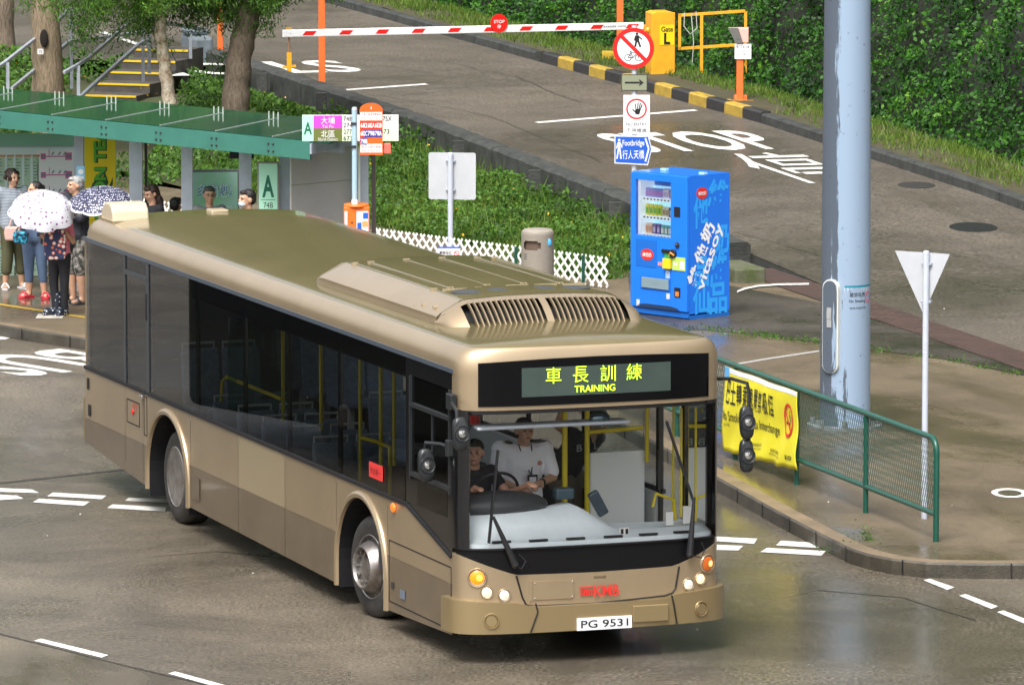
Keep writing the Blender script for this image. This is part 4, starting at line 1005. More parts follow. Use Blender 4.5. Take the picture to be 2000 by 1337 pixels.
for y in (-.52,-.18,.17,.51):
    b = MB(); M = Matrix.Translation((-2.2, y, 3.10-abs(y)*.02)); b.lathe([(.155,0),(.155,.014),(.14,.016)], 28, M)
    for rr in (.12,.095,.07,.045,.02): b.lathe([(rr+.006,.014),(rr,.017),(rr-.006,.014)], 24, M)
    f_ = b.build('fan', mat('fan_dark', (.05,.055,.06), .4), AC, smooth=True)
    b = MB(); b.lathe([(.153,.006),(0,.006)], 28, M); b.build('fan_recess', BLK, f_)
# exhaust hood on the rear corner
b = MB(); M = Matrix.Translation((-11.45,-.93,2.84))
b.prism([(-.24,0),(-.24,.09),(-.10,.20),(.10,.20),(.18,.13),(.21,0)], lambda a, c, t: (-11.68+a, t, 2.83+c), -1.12, -.72)
b.build('exhaust_hood', mat('pale_hood', (.62,.52,.37), .4, .3), BUS, bevel=.02); 
b = MB(); b.box(-11.94,-11.922,-1.08,-.76,2.86,2.93); b.build('hood_vent', BLK, BUS)
b = MB(); b.box(-11.95,-11.42,-1.14,-.68,2.832,2.858); b.build('hood_base', GOLD, BUS)
b = MB(); b.box(-11.8,-11.6,.0,.2,2.88,2.92); b.build('roof_hatch', LAT, BUS, bevel=.02)
# ---- mirrors
MIR = mat('mirror_housing', (.016,.018,.02), .35)
def mirror(pts, heads, nm='mirror'):
    m_ = bpy.data.objects.new(nm, None); C.objects.link(m_); m_.parent = BUS
    b = MB(); b.tube(pts, .017, 8); b.build('arm', MIR, m_, smooth=True)
    for (x, y, z), hh, ww in heads:
        b = MB(); M = Matrix.Translation((x, y, z)) @ Matrix.Rotation(pi/2-.12, 4, 'Y')
        vs = []; prf = [(1,0),(1.02,-.02),(.97,-.04),(.8,-.055)]
        def cap(a, w_, h_): 
            c_ = cos(a); s_ = sin(a); return (h_*math.copysign(abs(c_)**.6, c_), w_*math.copysign(abs(s_)**.75, s_))
        n = 28
        for f, d in [(.82,.035),(.97,.02),(1,0),(1,-.02)]:
            for i in range(n): cx_, cy_ = cap(2*pi*i/n, ww*f, hh*f); vs.append((cx_, cy_, d))
        fs = [(r_*n+i, r_*n+(i+1) % n, (r_+1)*n+(i+1) % n, (r_+1)*n+i) for r_ in range(3) for i in range(n)]+[tuple(range(n-1,-1,-1)), tuple(3*n+i for i in range(n))]
        b.add(vs, fs, M); b.lathe([(.075,.034),(.07,.045),(.06,.034)], 24, M); b.build('head', MIR, m_, smooth=True, sharp=40)
        b = MB(); b.lathe([(.036,.036),(.032,.05),(0,.055)], 18, M); b.cyl((-.03,0,.05),(.03,0,.05),.006,n=6,M=M); b.build('clamp', CHR, m_, smooth=True)
mirror([(-.33,-1.25,2.33),(-.18,-1.30,2.35),(.02,-1.33,2.30),(.03,-1.33,2.22)], [((.04,-1.30,2.10),.150,.074)])
mirror([(-.36,-1.27,1.93),(-.50,-1.30,1.94),(-.62,-1.40,1.94),(-.64,-1.40,1.86)], [((-.60,-1.40,1.74),.150,.076)])
mirror([(-.30,1.25,2.44),(-.1,1.33,2.46),(.10,1.40,2.44),(.12,1.41,2.36),(.12,1.41,1.80)], [((.13,1.385,2.09),.15,.065),((.13,1.385,1.79),.15,.065)])
b = MB(); b.box(-.36,-.28,-1.31,-1.25,1.85,2.0); b.box(-.34,-.2,-1.31,-1.25,2.28,2.42); b.build('mirror_bracket', MIR, BUS, bevel=.01)
# ---- wipers
def wiper(base, elb, tip0, tip1):
    m_ = bpy.data.objects.new('wiper', None); C.objects.link(m_); m_.parent = BUS
    b = MB(); b.tube([base, Vector(base).lerp(Vector(elb), .5), elb], [.034,.024,.014], 8); b.ell(base, .034); b.build('arm', BLK, m_, smooth=True)
    b = MB(); b.bar(tip0, tip1, .018, .03, up=(1,0,0)); b.build('blade', BLK, m_)
def fp(y, z, o=.03): return (plan(y)+o, y, z)
wiper(fp(-.78,.90,.05), fp(-.98,1.34,.055), fp(-1.01,1.10,.03), fp(-.93,1.93,.03))
wiper(fp(.89,.90,.05), fp(.93,1.42,.055), fp(.93,1.38,.04), fp(.66,2.12,.03))
b = MB(); b.tube([fp(-.78,.90,.03), fp(-.72,.86,.04), fp(-.68,.93,.04), fp(-.74,.99,.03)], .006, 6); b.tube([fp(.89,.90,.03), fp(1.02,.86,.04), fp(1.05,.93,.04), fp(1.02,1.0,.03)], .006, 6); b.build('washer_hose', BLK, BUS)
# ---- interior
GREY = mat('dashboard_grey', (.70,.77,.81), .5, var=.04); GREYD = mat('cluster_dark', (.035,.038,.042), .45); INT = mat('interior_grey', (.55,.57,.57), .6); FLOOR = mat('interior_floor', (.22,.22,.22), .6)
SEAT = mat('seat_blue_grey', (.20,.25,.33), .8, var=.2, vscale=15); POLE = mat('yellow_pole', (.72,.58,.02), .35)
b = MB(); b.box(-8.2,-3.6,-1.2,1.2,.36,.40); b.box(-3.6,-2.14,-.7,.7,.36,.40); b.box(-2.14,-.5,-1.2,1.2,.36,.40); b.box(-12.0,-9.8,-1.2,1.2,.78,.82); b.box(-9.8,-8.2,-.7,.7,.78,.82); b.box(-8.22,-8.2,-1.2,1.2,.4,.8); b.build('floor', FLOOR, BUS)
b = MB(); b.box(-12,-.6,-1.2,1.2,2.50,2.53); b.build('ceiling', INT, BUS)
b = MB(); b.box(-12.1,-12.05,-1.2,1.2,.8,2.5); b.box(-11.9,-9.95,-1.17,-.3,.82,2.3); b.build('engine_casing', mat('casing', (.12,.12,.12), .6), BUS)
b = MB()
for sgn in (-1,1):
    for xa_, xb_ in ((-12,-9.80),(-8.36,-3.60),(-2.14,-.45 if sgn < 0 else -1.66)): b.box(xa_,xb_,sgn*1.21-.015,sgn*1.21+.015,.4,1.22)
    for xa_, xb_ in ((-9.8,-8.36),(-3.60,-2.14)): b.box(xa_,xb_,sgn*1.21-.015,sgn*1.21+.015,1.14,1.22)
b.build('wall_lining', INT, BUS)
seats = []
def seat(x, y, z, face=1):
    m_ = bpy.data.objects.new('seat', None); C.objects.link(m_); m_.parent = BUS; m_.location = (x, y, z); m_.rotation_euler = (0,0,0 if face > 0 else pi)
    b = MB(); b.box(-.2,.22,-.21,.21,.38,.46); b.build('cushion', SEAT, m_, bevel=.03)
    b = MB(); b.prism([(-.2,.40),(-.14,.42),(-.22,.98),(-.27,1.02),(-.30,.98)], lambda a, c, t: (a, t, c), -.20, .20); b.build('backrest', SEAT, m_, bevel=.03)
    b = MB(); b.tube([(-.31,-.16,.95),(-.30,-.17,1.06),(-.30,.17,1.06),(-.31,.16,.95)], .014, 8); b.build('grab_rail', INT, m_)
    b = MB(); b.bar((0,0,0),(0,0,.4),.06); b.build('pedestal', INT, m_)
    return m_
for x in (-4.3,-5.1,-5.9,-6.7,-7.5):
    for y in (-.98,-.55): seat(x, y, .4)
for x in (-7.2,):
    for y in (.98,.55): seat(x, y, .4)
for x in (-8.6,-9.4,-10.2):
    for y in (.98,.55): seat(x, y, .8)
for y in (-.98,-.55): seat(-8.6, y, .8)
def pole(pts, m=POLE, r=.019):
    b = MB(); b.tube(pts, r, 10); b.build('handrail', m, BUS, smooth=True)
for x, y in ((-3.4,-.75),(-4.4,-.75),(-5.6,-.75),(-6.8,-.75),(-3.2,-.95)): pole([(x,y,.8),(x,y,2.5)])
pole([(-7.9,-1.05,1.35),(-7.85,-1.05,1.60),(-7.7,-1.05,1.66),(-5.9,-1.05,1.66)]); pole([(-3.3,-1.1,1.62),(-2.9,-1.1,1.64),(-2.5,-1.1,1.64),(-2.5,-1.1,1.2)])
# glass screens
b = MB(); b.box(-7.35,-7.33,-1.15,-.5,1.0,2.3); b.build('screen', glass('green_glass', (.55,.75,.70), .02, 1.45), BUS)
# dashboard
b = MB()
def dz(y): return float(np.interp(y, [-1.2,-1.1,-.25,-.05,.3,.9,1.2], [1.24,1.28,1.30,1.34,1.12,1.10,1.10]))
def dsec(y):
    x0 = plan(y)-.05; zt = dz(y)
    return [(x0-.0, y, 1.0), (x0-.02, y, 1.075), (x0-.16, y, min(zt, 1.11)), (x0-.22, y, 1.12+(zt-1.12)*.45), (x0-.30, y, zt), (x0-.62, y, zt-.0), (x0-.66, y, .5)]
ysd = [-1.2+2.4*i/40 for i in range(41)]
b.add([p for y in ysd for p in dsec(y*.985)], [(i*7+j, (i+1)*7+j, (i+1)*7+j+1, i*7+j+1) for i in range(40) for j in range(6)]); b.build('dashboard', GREY, BUS, smooth=True, sharp=60)
b = MB()
for y in (-.86,-.52,-.17,.19,.53,.87): b.box(plan(y)-.10,plan(y)-.065,y-.085,y+.085,1.082,1.10)
b.build('demister_vents', BLK, BUS)
b = MB(); b.ell((-.66,-.72,1.33),(.22,.50,.14)); b.build('instrument_binnacle', GREYD, BUS, smooth=True)
b = MB(); b.box(-.62,-.50,-.20,-.02,1.38,1.48); b.build('ticket_machine', mat('ticket_machine_blue', (.03,.06,.08), .4), BUS, bevel=.02)
b = MB(); M = Matrix.Translation((-.42,.16,1.36)) @ Matrix.Rotation(.5,4,'X'); b.box(-.03,.03,-.05,.05,-.14,.10,M); b.build('card_reader', mat('reader_dark', (.03,.05,.07), .35), BUS, bevel=.015)
b = MB(); M = Matrix.Translation((-.86,-.66,1.42)) @ Matrix.Rotation(radians(-62), 4, 'Y'); 
sw = [(.22*cos(2*pi*i/32), .22*sin(2*pi*i/32), 0) for i in range(32)]; b.tube([M @ Vector(p) for p in sw], .014, 8, closed=True)
for a in (0, 2.1, 4.2): b.bar(M @ Vector((0,0,-.03)), M @ Vector((.22*cos(a), .22*sin(a), 0)), .03, .012)
b.build('steering_wheel', BLK, BUS, smooth=True)
b = MB(); b.box(-.30,-.08,-.20-.9,-.2+.55,2.10,2.13); b.build('sun_visor', mat('visor_grey', (.35,.38,.42), .4), BUS, bevel=.01)
b = MB(); b.ell((-.20,.10,2.14),(.05,.10,.07)); b.build('interior_mirror', mat('int_mirror', (.10,.15,.17), .1, .6), BUS, smooth=True)
# cab partition, doorway and grab poles near the front
b = MB(); b.box(-1.80,-1.77,.60,1.14,.55,1.60); b.build('modesty_panel', mat('panel_pale', (.80,.83,.82), .45), BUS, bevel=.012)
b = MB(); b.box(-1.81,-1.79,.60,1.14,1.60,2.15); b.build('modesty_glass', glass('clear_glass', (.85,.9,.88), .02, 1.3), BUS)
pole([(-1.5,.25,.4),(-1.5,.25,2.5)], r=.026); pole([(-1.72,.55,.4),(-1.72,.55,2.05)], r=.024); pole([(-1.72,.55,1.80),(-1.72,.85,1.81),(-1.72,1.10,1.82)]); pole([(-1.72,1.14,1.5),(-1.72,1.14,2.5)])
pole([(-.95,.90,1.2),(-.95,.93,1.32),(-.98,1.12,1.25),(-.98,1.15,.8)], r=.016)
b = MB()
for x in (-.42,-.96,-1.02,-1.60): b.box(x-.02,x+.02,1.215,1.25,.35,2.5)
for z in (.36,2.25): b.box(-1.6,-.42,1.215,1.245,z,z+.05)
b.build('door_frame', GLOSSB, BUS)
b = MB(); b.quad((-1.58,1.23,.4),(-1.04,1.23,.4),(-1.04,1.23,2.25),(-1.58,1.23,2.25)); b.quad((-.94,1.23,.4),(-.44,1.23,.4),(-.44,1.23,2.25),(-.94,1.23,2.25)); b.build('door_glass', WGF, BUS)
b = MB(); b.tube([(-.9,1.16,1.1),(-.9,1.16,2.1)], .012, 8); b.tube([(-1.1,1.16,1.1),(-1.1,1.16,2.1)], .012, 8); b.build('door_rail', POLE, BUS)
b = MB(); b.box(-.4,-.39,.98,1.06,1.12,1.28); b.box(-.36,-.35,.80,.87,1.12,1.24); b.build('notice_card', mat('card_white', (.7,.7,.68), .5), BUS)
b = MB(); b.box(-.17,-.16,.28,.37,1.09,1.15); nc = b.build('black_white_sticker', mat('card_white', (.7,.7,.68), .5), BUS)
b = MB(); b.box(-.158,-.155,.29,.315,1.095,1.14); b.box(-.158,-.155,.335,.36,1.095,1.14); b.build('bars', BLK, nc)
b = MB(); b.cyl((-2.3,-.35,1.85),(-2.3,-.35,2.15),.06); b.build('fire_extinguisher', RED, BUS, smooth=True)
b = MB(); b.box(-2.6,-2.57,-1.18,-.35,.5,1.45); b.build('cab_bulkhead', mat('bulkhead_dark', (.06,.06,.065), .6), BUS)

# ================================================================== STREET FURNITURE
SIGNG = mat('sign_back_grey', (.50,.52,.55), .45, .1, var=.05, vscale=4); SIGNW = mat('sign_white', (.80,.81,.82), .35); SBLUE = mat('sign_blue', (.02,.11,.55), .35); BLACKP = mat('black_print', (.01,.01,.01), .5); WHITEP = mat('white_print', (.85,.85,.85), .4)
GREENP = mat('railing_green', (.01,.075,.052), .3, var=.12, vscale=5); POLEG = mat('pale_pole_paint', (.50,.54,.62), .4, var=.05)
XZ = lambda cx, cz, y: (lambda x, z: (cx+x, y, cz+z))
def rot_to_cam(P): return atan2(P.x, P.y)*-1   # local -Y towards the camera
def rbox(x0, x1, z0, z1, r, n=5):
    out = []
    for cx, cz, a0 in ((x1-r,z0+r,-pi/2),(x1-r,z1-r,0),(x0+r,z1-r,pi/2),(x0+r,z0+r,pi)):
        for i in range(n+1): a = a0+pi/2*i/n; out.append((cx+r*cos(a), cz+r*sin(a)))
    return out
def plate(b, pts, y0, y1): b.prism(pts, lambda a, c, t: (a, t, c), y0, y1)
def disc(b, cx, cz, r, y0, y1, n=40): plate(b, [(cx+r*cos(2*pi*i/n), cz+r*sin(2*pi*i/n)) for i in range(n)], y0, y1)
def ring(b, cx, cz, r0, r1, y, n=40):
    vs = []; 
    for i in range(n): a = 2*pi*i/n; vs += [(cx+r0*cos(a), y, cz+r0*sin(a)), (cx+r1*cos(a), y, cz+r1*sin(a))]
    b.add(vs, [(2*i, 2*i+1, 2*((i+1) % n)+1, 2*((i+1) % n)) for i in range(n)])
def seg2(b, p, q, w_, y): 
    d = Vector((q[0]-p[0], q[1]-p[1])).normalized(); m_ = Vector((-d.y, d.x))*w_/2
    b.add([(p[0]+m_.x,y,p[1]+m_.y),(q[0]+m_.x,y,q[1]+m_.y),(q[0]-m_.x,y,q[1]-m_.y),(p[0]-m_.x,y,p[1]-m_.y)], [(0,1,2,3)])
def flat(b, pts, y): b.add([(x,y,z) for x, z in pts], [tuple(range(len(pts)))])

# ---- vending machine: measured foot, turned so that its right side shows
q0 = W(1341.5, 625, .145)
ROTV = -radians(47)
VM = thing('vending_machine', 'bright blue drinks vending machine with white lettering on its side', 'vending machine', (q0.x, q0.y, .145), ROTV)

VB = mat('machine_blue', (.010,.175,.80), .3, coat=.3, var=.04, vscale=2); VBD = mat('machine_blue_dark', (.01,.13,.52), .35); VBL = mat('side_pattern_blue', (.03,.36,.92), .35)
WD, DP, HT = 1.03, .76, 1.83
b = MB(); b.box(-WD, 0, .045, DP, .07, HT); b.build('cabinet', VB, VM, bevel=.012)
# door: frame with a real display opening (front face at y=0)
b = MB(); wx0, wx1, wz0, wz1 = -.945, -.30, 1.02, 1.73
b.box(-WD,wx0,0,.043,.10,HT-.01); b.box(wx1,0,0,.043,.10,HT-.01); b.box(wx0,wx1,0,.043,wz1,HT-.01); b.box(wx0,wx1,0,.043,.10,wz0)
dr = b.build('door', VB, VM, bevel=.004)
b = MB(); b.box(-WD,0,.02,.05,.02,.085); b.box(-WD,0,.05,DP,.0,.05); b.build('plinth', VBD, VM)
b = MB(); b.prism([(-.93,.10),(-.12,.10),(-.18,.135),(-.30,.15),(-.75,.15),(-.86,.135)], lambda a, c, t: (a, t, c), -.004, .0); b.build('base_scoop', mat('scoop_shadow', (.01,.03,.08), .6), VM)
DISP = mat('display_white', (.75,.80,.82), .5, emit=(.8,.9,1), estr=.18)
b = MB(); b.quad((wx0,.30,wz0),(wx1,.30,wz0),(wx1,.30,wz1),(wx0,.30,wz1)); b.build('display_back', mat('display_aqua', (.30,.62,.72), .5, emit=(.45,.75,.9), estr=.35), VM)
# the display is a box let into the door: recess in the cabinet
cabv = [o for o in VM.children if o.name.startswith('cabinet')][0]

b = MB(); cab = bpy.data.meshes.new('cabinet')
# cabinet rebuilt with an open recess behind the display window
b.box(-WD,wx0,.045,DP,.07,HT); b.box(wx1,0,.045,DP,.07,HT); b.box(wx0,wx1,.045,DP,wz1,HT); b.box(wx0,wx1,.045,DP,.07,wz0); b.box(wx0,wx1,.31,DP,wz0,wz1)
bpy.data.objects.remove(cabv); b.build('cabinet', VB, VM)
b = MB(); shelfz = [1.03, 1.265, 1.50]
for z in shelfz: b.box(wx0+.002,wx1-.002,.10,.30,z-.025,z)
b.box(wx0+.001,wx0+.05,.05,.29,wz0,wz1); b.build('shelves', DISP, VM)
for z in shelfz:
    b = MB(); b.box(wx0+.05,wx1-.005,.055,.10,z-.035,z+.01); f_ = b.build('price_strip', DISP, VM)
    b = MB()
    for i in range(9): x = wx0+.09+i*.063; b.prism([(x,z-.012),(x+.022,z-.002),(x+.04,z-.012),(x+.02,z-.026)], lambda a, c, t: (a, t, c), .050, .054)
    b.build('buttons', DKG, f_)
b = MB(); b.box(wx0,wx1,.012,.016,wz0,wz1); b.build('display_glass', glass('pane_glass', (.95,.97,.98), .02, 1.3), VM)
b = MB(); b.box(-.235,-.125,-.006,.0,1.30,1.43); b.build('card_reader', BLACKP, VM, bevel=.004)
b = MB(); b.cyl((-.17,-.02,.945),(-.17,0,.945),.035); b.ell((-.17,-.025,.945),.022); b.build('lock', DKG, VM, smooth=True)
b = MB(); b.box(-.44,-.20,-.03,0,.83,.875); b.cyl((-.24,-.035,.83),(-.24,.0,.83),.055); b.build('coin_handle', BLK, VM, bevel=.006)
b = MB(); b.tube([(-.29,-.035,.80),(-.25,-.05,.845),(-.20,-.035,.81)],.012,8); b.build('orange_tag', mat('orange_plastic', (.75,.25,.02), .4), VM)
b = MB(); b.box(-.93,-.55,-.004,0,.62,.97); ip = b.build('brand_panel', VBD, VM)
OVAL = lambda cx, cz, a, c: [(cx+a*cos(2*pi*i/32), cz+c*sin(2*pi*i/32)) for i in range(32)]
b = MB(); b.prism(OVAL(-.72,.78,.115,.075), lambda a, c, t: (a, t, c), -.007, -.004); ov = b.build('logo', RED, VM)
b = MB(); b.text('維他奶', XZ(-.72,.78,-.009), .16, .055, .01); b.build('lettering', WHITEP, ov)
b = MB(); b.box(-.40,-.27,-.05,0,.63,.76); b.build('yellow_box', mat('box_yellow', (.80,.58,.02), .4), VM, bevel=.006)
b = MB(); b.box(-.40,-.27,-.012,0,.765,.83); b.build('green_label', mat('label_green', (.02,.30,.10), .5), VM)
b = MB(); b.box(-.26,-.03,-.008,0,.62,.79); ld = b.build('price_list', mat('label_lime', (.45,.60,.12), .5), VM)
b = MB(); b.box(-.12,-.04,-.011,-.008,.64,.74); b.text('$8', XZ(-.20,.70,-.010), .07, .05); b.build('panel', WHITEP, ld)
b = MB(); b.box(-.52,-.41,-.008,0,.655,.70); b.build('pink_label', mat('label_pink', (.75,.25,.22), .5), VM)
b = MB(); b.box(-.84,-.30,-.008,0,.34,.505); sl = b.build('delivery_flap_frame', VBD, VM)
b = MB(); b.box(-.81,-.32,-.02,-.008,.355,.49); b.text('PUSH', XZ(-.56,.425,-.022), .12, .035); b.build('delivery_flap', mat('flap_grey', (.20,.28,.32), .2), VM, bevel=.004)
b = MB(); b.box(-.22,-.12,-.01,0,.28,.40); cr = b.build('coin_return', BLK, VM)
b = MB(); b.box(-.20,-.135,-.014,-.01,.29,.35); b.build('tray', mat('tray_orange', (.60,.20,.04), .4), cr)
for (x0,x1,z0,z1) in ((-.37,-.31,.24,.31),(-.915,-.86,.11,.19)): 
    b = MB(); b.box(x0,x1,-.004,0,z0,z1); b.build('sticker', mat('sticker_pale', (.55,.58,.62), .5), VM)
b = MB(); b.box(-.385,-.31,-.004,0,.48,.61); b.build('sticker', mat('sticker_blue', (.35,.5,.75), .5), VM)
for x in (-.75, -.05):
    b = MB(); b.box(x-.05,x+.05,.3,.36,HT,HT+.03); b.build('top_bracket', mat('bracket_pale', (.35,.6,.85), .3), VM, bevel=.004)
# side lettering (side face at x=0, reading from front to back = +y)
def SD(cy_, cz, ang=0., off=.003, sh=0.): 
    ca, sa = cos(ang), sin(ang)
    return lambda x, z: (off, cy_+x*ca-z*sa+sh*z, cz+x*sa+z*ca)
b = MB(); b.text('維他奶', SD(.56,.33,0,.0025), .40, .40, .02) if False else None
for ch, cy_, cz, w_, h_, a in (('維',.55,1.58,.36,.36,-.1),('他',.24,1.38,.26,.46,0),('奶',.62,1.0,.26,.40,0),('品',.26,.60,.26,.40,0),('維',.56,.62,.30,.5,0),('仙',.25,.24,.30,.36,0),('品',.56,.24,.32,.40,0)):
    b.text(ch, SD(cy_,cz,a,.0025), w_, h_, .03)
b.build('side_pattern', VBL, VM)
b = MB(); u0 = Vector((.16,.42)); u1 = Vector((.50,1.20)); A_ = atan2(u1.y-u0.y, u1.x-u0.x)
def diag(f, off_): p = u0.lerp(u1, f); return p.x-off_*sin(A_)*1, p.y+off_*cos(A_)
for ch, f in (('維',.13),('他',.48),('奶',.82)):
    y_, z_ = diag(f, .085); b.text(ch, SD(y_, z_, A_-.15, .005), .26, .21, .035)
y_, z_ = diag(.50, -.10); b.text('vitasoy', SD(y_, z_, A_, .005), .90, .17, .02); b.build('side_lettering', WHITEP, VM)
b = MB(); b.prism(OVAL(.26,1.60,.10,.075), lambda a, c, t: (t, a, c), .002, .006); ov = b.build('side_logo', RED, VM)
b = MB(); b.text('維他奶', SD(.26,1.60,0,.008), .14, .05, .01); b.build('lettering', WHITEP, ov)
# drinks in the display: separate cartons and bottles
def world(M, p): return M @ Vector(p)
MV = Matrix.Translation(Vector((q0.x,q0.y,.145))) @ Matrix.Rotation(ROTV, 4, 'Z')
def carton(label, col, col2, x, z, h=.12, w_=.055, group='drinks in the display of the blue vending machine'):
    t = thing('drink_carton', label, 'drink', MV @ Vector((x,.15,z)), ROTV, group)
    b = MB(); b.box(-w_/2,w_/2,-w_*.4,w_*.4,0,h*.86); b.prism([(-w_*.4,h*.86),(w_*.4,h*.86),(.0,h)], lambda a, c, t_: (t_, a, c), -w_/2, w_/2); b.build('pack', mat('pack_'+label.split()[0], col, .4), t)
    b = MB(); b.box(-w_*.4,w_*.4,-w_*.4-.002,-w_*.4,h*.2,h*.7); b.build('print', mat('print_'+label.split()[0], col2, .4), t)
    return t
def row(x0, n, dx, z, label, c1, c2, h=.12):
    t = carton(label, c1, c2, x0, z, h)
    for i in range(1, n): dup(t, MV @ Vector((x0+i*dx,.15,z)))
z = 1.50
row(wx0+.085,6,.052,z,'lilac drink cartons at the left of the top display row',(.28,.30,.62),(.45,.20,.50)); row(wx0+.40,2,.06,z,'white drink cartons in the top display row',(.75,.72,.78),(.5,.4,.6),.13); row(wx0+.53,2,.06,z,'brown drink cartons at the right of the top display row',(.30,.20,.12),(.55,.42,.3),.13)
z = 1.265
row(wx0+.085,4,.075,z,'yellow and green drink cartons in the middle display row',(.72,.62,.05),(.10,.42,.05),.15); row(wx0+.39,2,.06,z,'cream drink cartons in the middle display row',(.62,.55,.42),(.35,.25,.15),.13); row(wx0+.52,2,.075,z,'black drink cartons at the right of the middle display row',(.03,.03,.035),(.4,.4,.4),.13)
z = 1.03
row(wx0+.085,2,.06,z,'peach drink cartons at the left of the bottom display row',(.70,.50,.35),(.6,.25,.15),.14); row(wx0+.215,2,.075,z,'purple drink cartons in the bottom display row',(.17,.09,.30),(.5,.4,.6),.14); row(wx0+.365,3,.065,z,'teal and white drink cartons in the bottom display row',(.10,.35,.33),(.7,.68,.62),.13); row(wx0+.57,1,.06,z,'tan drink carton at the far right of the bottom display row',(.55,.42,.3),(.4,.2,.1),.12)
# white advertisement strip at the top of the display
b = MB(); b.box(wx0+.06,wx1-.01,.28,.285,1.64,1.72); b.build('header_strip', mat('header_blue', (.15,.35,.75), .5), VM)

# ---- lamp column
q = W(1650, 832, .14)
LC = thing('lamp_column', 'thick pale blue-grey steel lighting column streaked with rain', 'lamp column', (q.x, q.y, .14), rot_to_cam(q))
LCM = bpy.data.materials.new('rain_streaked_paint'); LCM.use_nodes = True; t = LCM.node_tree; bs_ = t.nodes['Principled BSDF']; L_ = t.links.new
tc = t.nodes.new('ShaderNodeTexCoord'); sx = t.nodes.new('ShaderNodeSeparateXYZ'); L_(tc.outputs['Object'], sx.inputs[0])
mp = t.nodes.new('ShaderNodeMapping'); mp.inputs['Scale'].default_value = (9,9,.9); L_(tc.outputs['Object'], mp.inputs[0]); ns = t.nodes.new('ShaderNodeTexNoise'); ns.inputs['Scale'].default_value = 1.3; ns.inputs['Detail'].default_value = 7; ns.inputs['Roughness'].default_value = .7; L_(mp.outputs[0], ns.inputs[0])
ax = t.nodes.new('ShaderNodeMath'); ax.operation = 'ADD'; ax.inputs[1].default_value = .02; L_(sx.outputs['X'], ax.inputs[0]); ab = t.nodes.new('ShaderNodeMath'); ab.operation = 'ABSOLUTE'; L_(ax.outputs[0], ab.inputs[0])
# low part is streaky all over: threshold falls with height
mr = t.nodes.new('ShaderNodeMapRange'); mr.inputs['From Min'].default_value = 0; mr.inputs['From Max'].default_value = 3.2; mr.inputs['To Min'].default_value = .9; mr.inputs['To Max'].default_value = .25; L_(sx.outputs['Z'], mr.inputs['Value'])
n1 = t.nodes.new('ShaderNodeMath'); n1.operation = 'SUBTRACT'; n1.inputs[1].default_value = .5; L_(ns.outputs['Fac'], n1.inputs[0])
n2 = t.nodes.new('ShaderNodeMath'); n2.operation = 'MULTIPLY'; L_(n1.outputs[0], n2.inputs[0]); L_(mr.outputs[0], n2.inputs[1])
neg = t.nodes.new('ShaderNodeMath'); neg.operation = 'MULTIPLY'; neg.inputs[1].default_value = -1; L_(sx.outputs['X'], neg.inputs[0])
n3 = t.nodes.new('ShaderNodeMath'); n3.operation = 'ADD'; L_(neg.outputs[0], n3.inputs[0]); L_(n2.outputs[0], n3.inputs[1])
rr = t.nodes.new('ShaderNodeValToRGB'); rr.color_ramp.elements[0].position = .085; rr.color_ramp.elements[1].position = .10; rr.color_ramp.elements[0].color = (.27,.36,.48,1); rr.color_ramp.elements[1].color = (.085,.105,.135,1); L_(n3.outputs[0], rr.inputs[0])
ns2 = t.nodes.new('ShaderNodeTexNoise'); ns2.inputs['Scale'].default_value = 14; ns2.inputs['Detail'].default_value = 3; L_(tc.outputs['Object'], ns2.inputs[0]); r2 = t.nodes.new('ShaderNodeValToRGB'); r2.color_ramp.elements[0].position = .24; r2.color_ramp.elements[0].color = (.55,.55,.55,1); r2.color_ramp.elements[1].position = .33; L_(ns2.outputs['Fac'], r2.inputs[0])
mx = t.nodes.new('ShaderNodeMix'); mx.data_type = 'RGBA'; mx.blend_type = 'MULTIPLY'; mx.inputs['Factor'].default_value = 1; L_(rr.outputs[0], mx.inputs['A']); L_(r2.outputs[0], mx.inputs['B']); L_(mx.outputs['Result'], bs_.inputs['Base Color']); bs_.inputs['Roughness'].default_value = .42; bs_.inputs['Specular IOR Level'].default_value = .3
b = MB(); b.tube([(0,0,0),(0,0,4),(0,0,12)],[.283,.262,.20],48); b.build('pole', LCM, LC, smooth=True, sharp=50)
b = MB(); b.tube([(-.006,-.296,0)]*0+[(0,0,-.13),(0,0,.03)], .42, 40)
for i in range(8): a = 2*pi*i/8; b.cyl((.36*cos(a),.36*sin(a),.03),(.36*cos(a),.36*sin(a),.10),.028,n=8)
b.build('base_flange', mat('flange_grey', (.22,.25,.27), .5, col2=(.08,.075,.06), vscale=5), LC)
b = MB(); M = Matrix.Rotation(-.60, 4, 'Z') 
ov = [(.105*math.copysign(abs(cos(a))**.9, cos(a)), .44*math.copysign(1, sin(a))*(1 if abs(sin(a)) > 1e9 else 0)+(.42*math.copysign(1,sin(a)) if sin(a) else 0)+.105*sin(a)) for a in [2*pi*(i+.5)/40 for i in range(40)]]
b.prism(ov, lambda a, c, t_: tuple(M @ Vector((a, t_, c+1.15))), -.305, -.20); pf_ = b.build('access_door_frame', mat('frame_cream', (.62,.64,.60), .4), LC, bevel=.006)
b = MB(); b.prism([(x*.86, z*.975) for x, z in ov], lambda a, c, t_: tuple(M @ Vector((a, t_, c+1.15))), -.318, -.30); dp = b.build('access_door', LCM, LC, bevel=.004)
b = MB(); b.prism([(-.03,1.14),(.03,1.14),(.03,1.36),(-.03,1.36)], lambda a, c, t_: tuple(M @ Vector((a, t_, c))), -.325, -.318); b.prism([(-.03,1.24),(.03,1.24),(.03,1.32),(-.03,1.32)], lambda a, c, t_: tuple(M @ Vector((a, t_, c))), -.330, -.325); b.build('latch', mat('latch_grey', (.33,.34,.34), .4), dp)
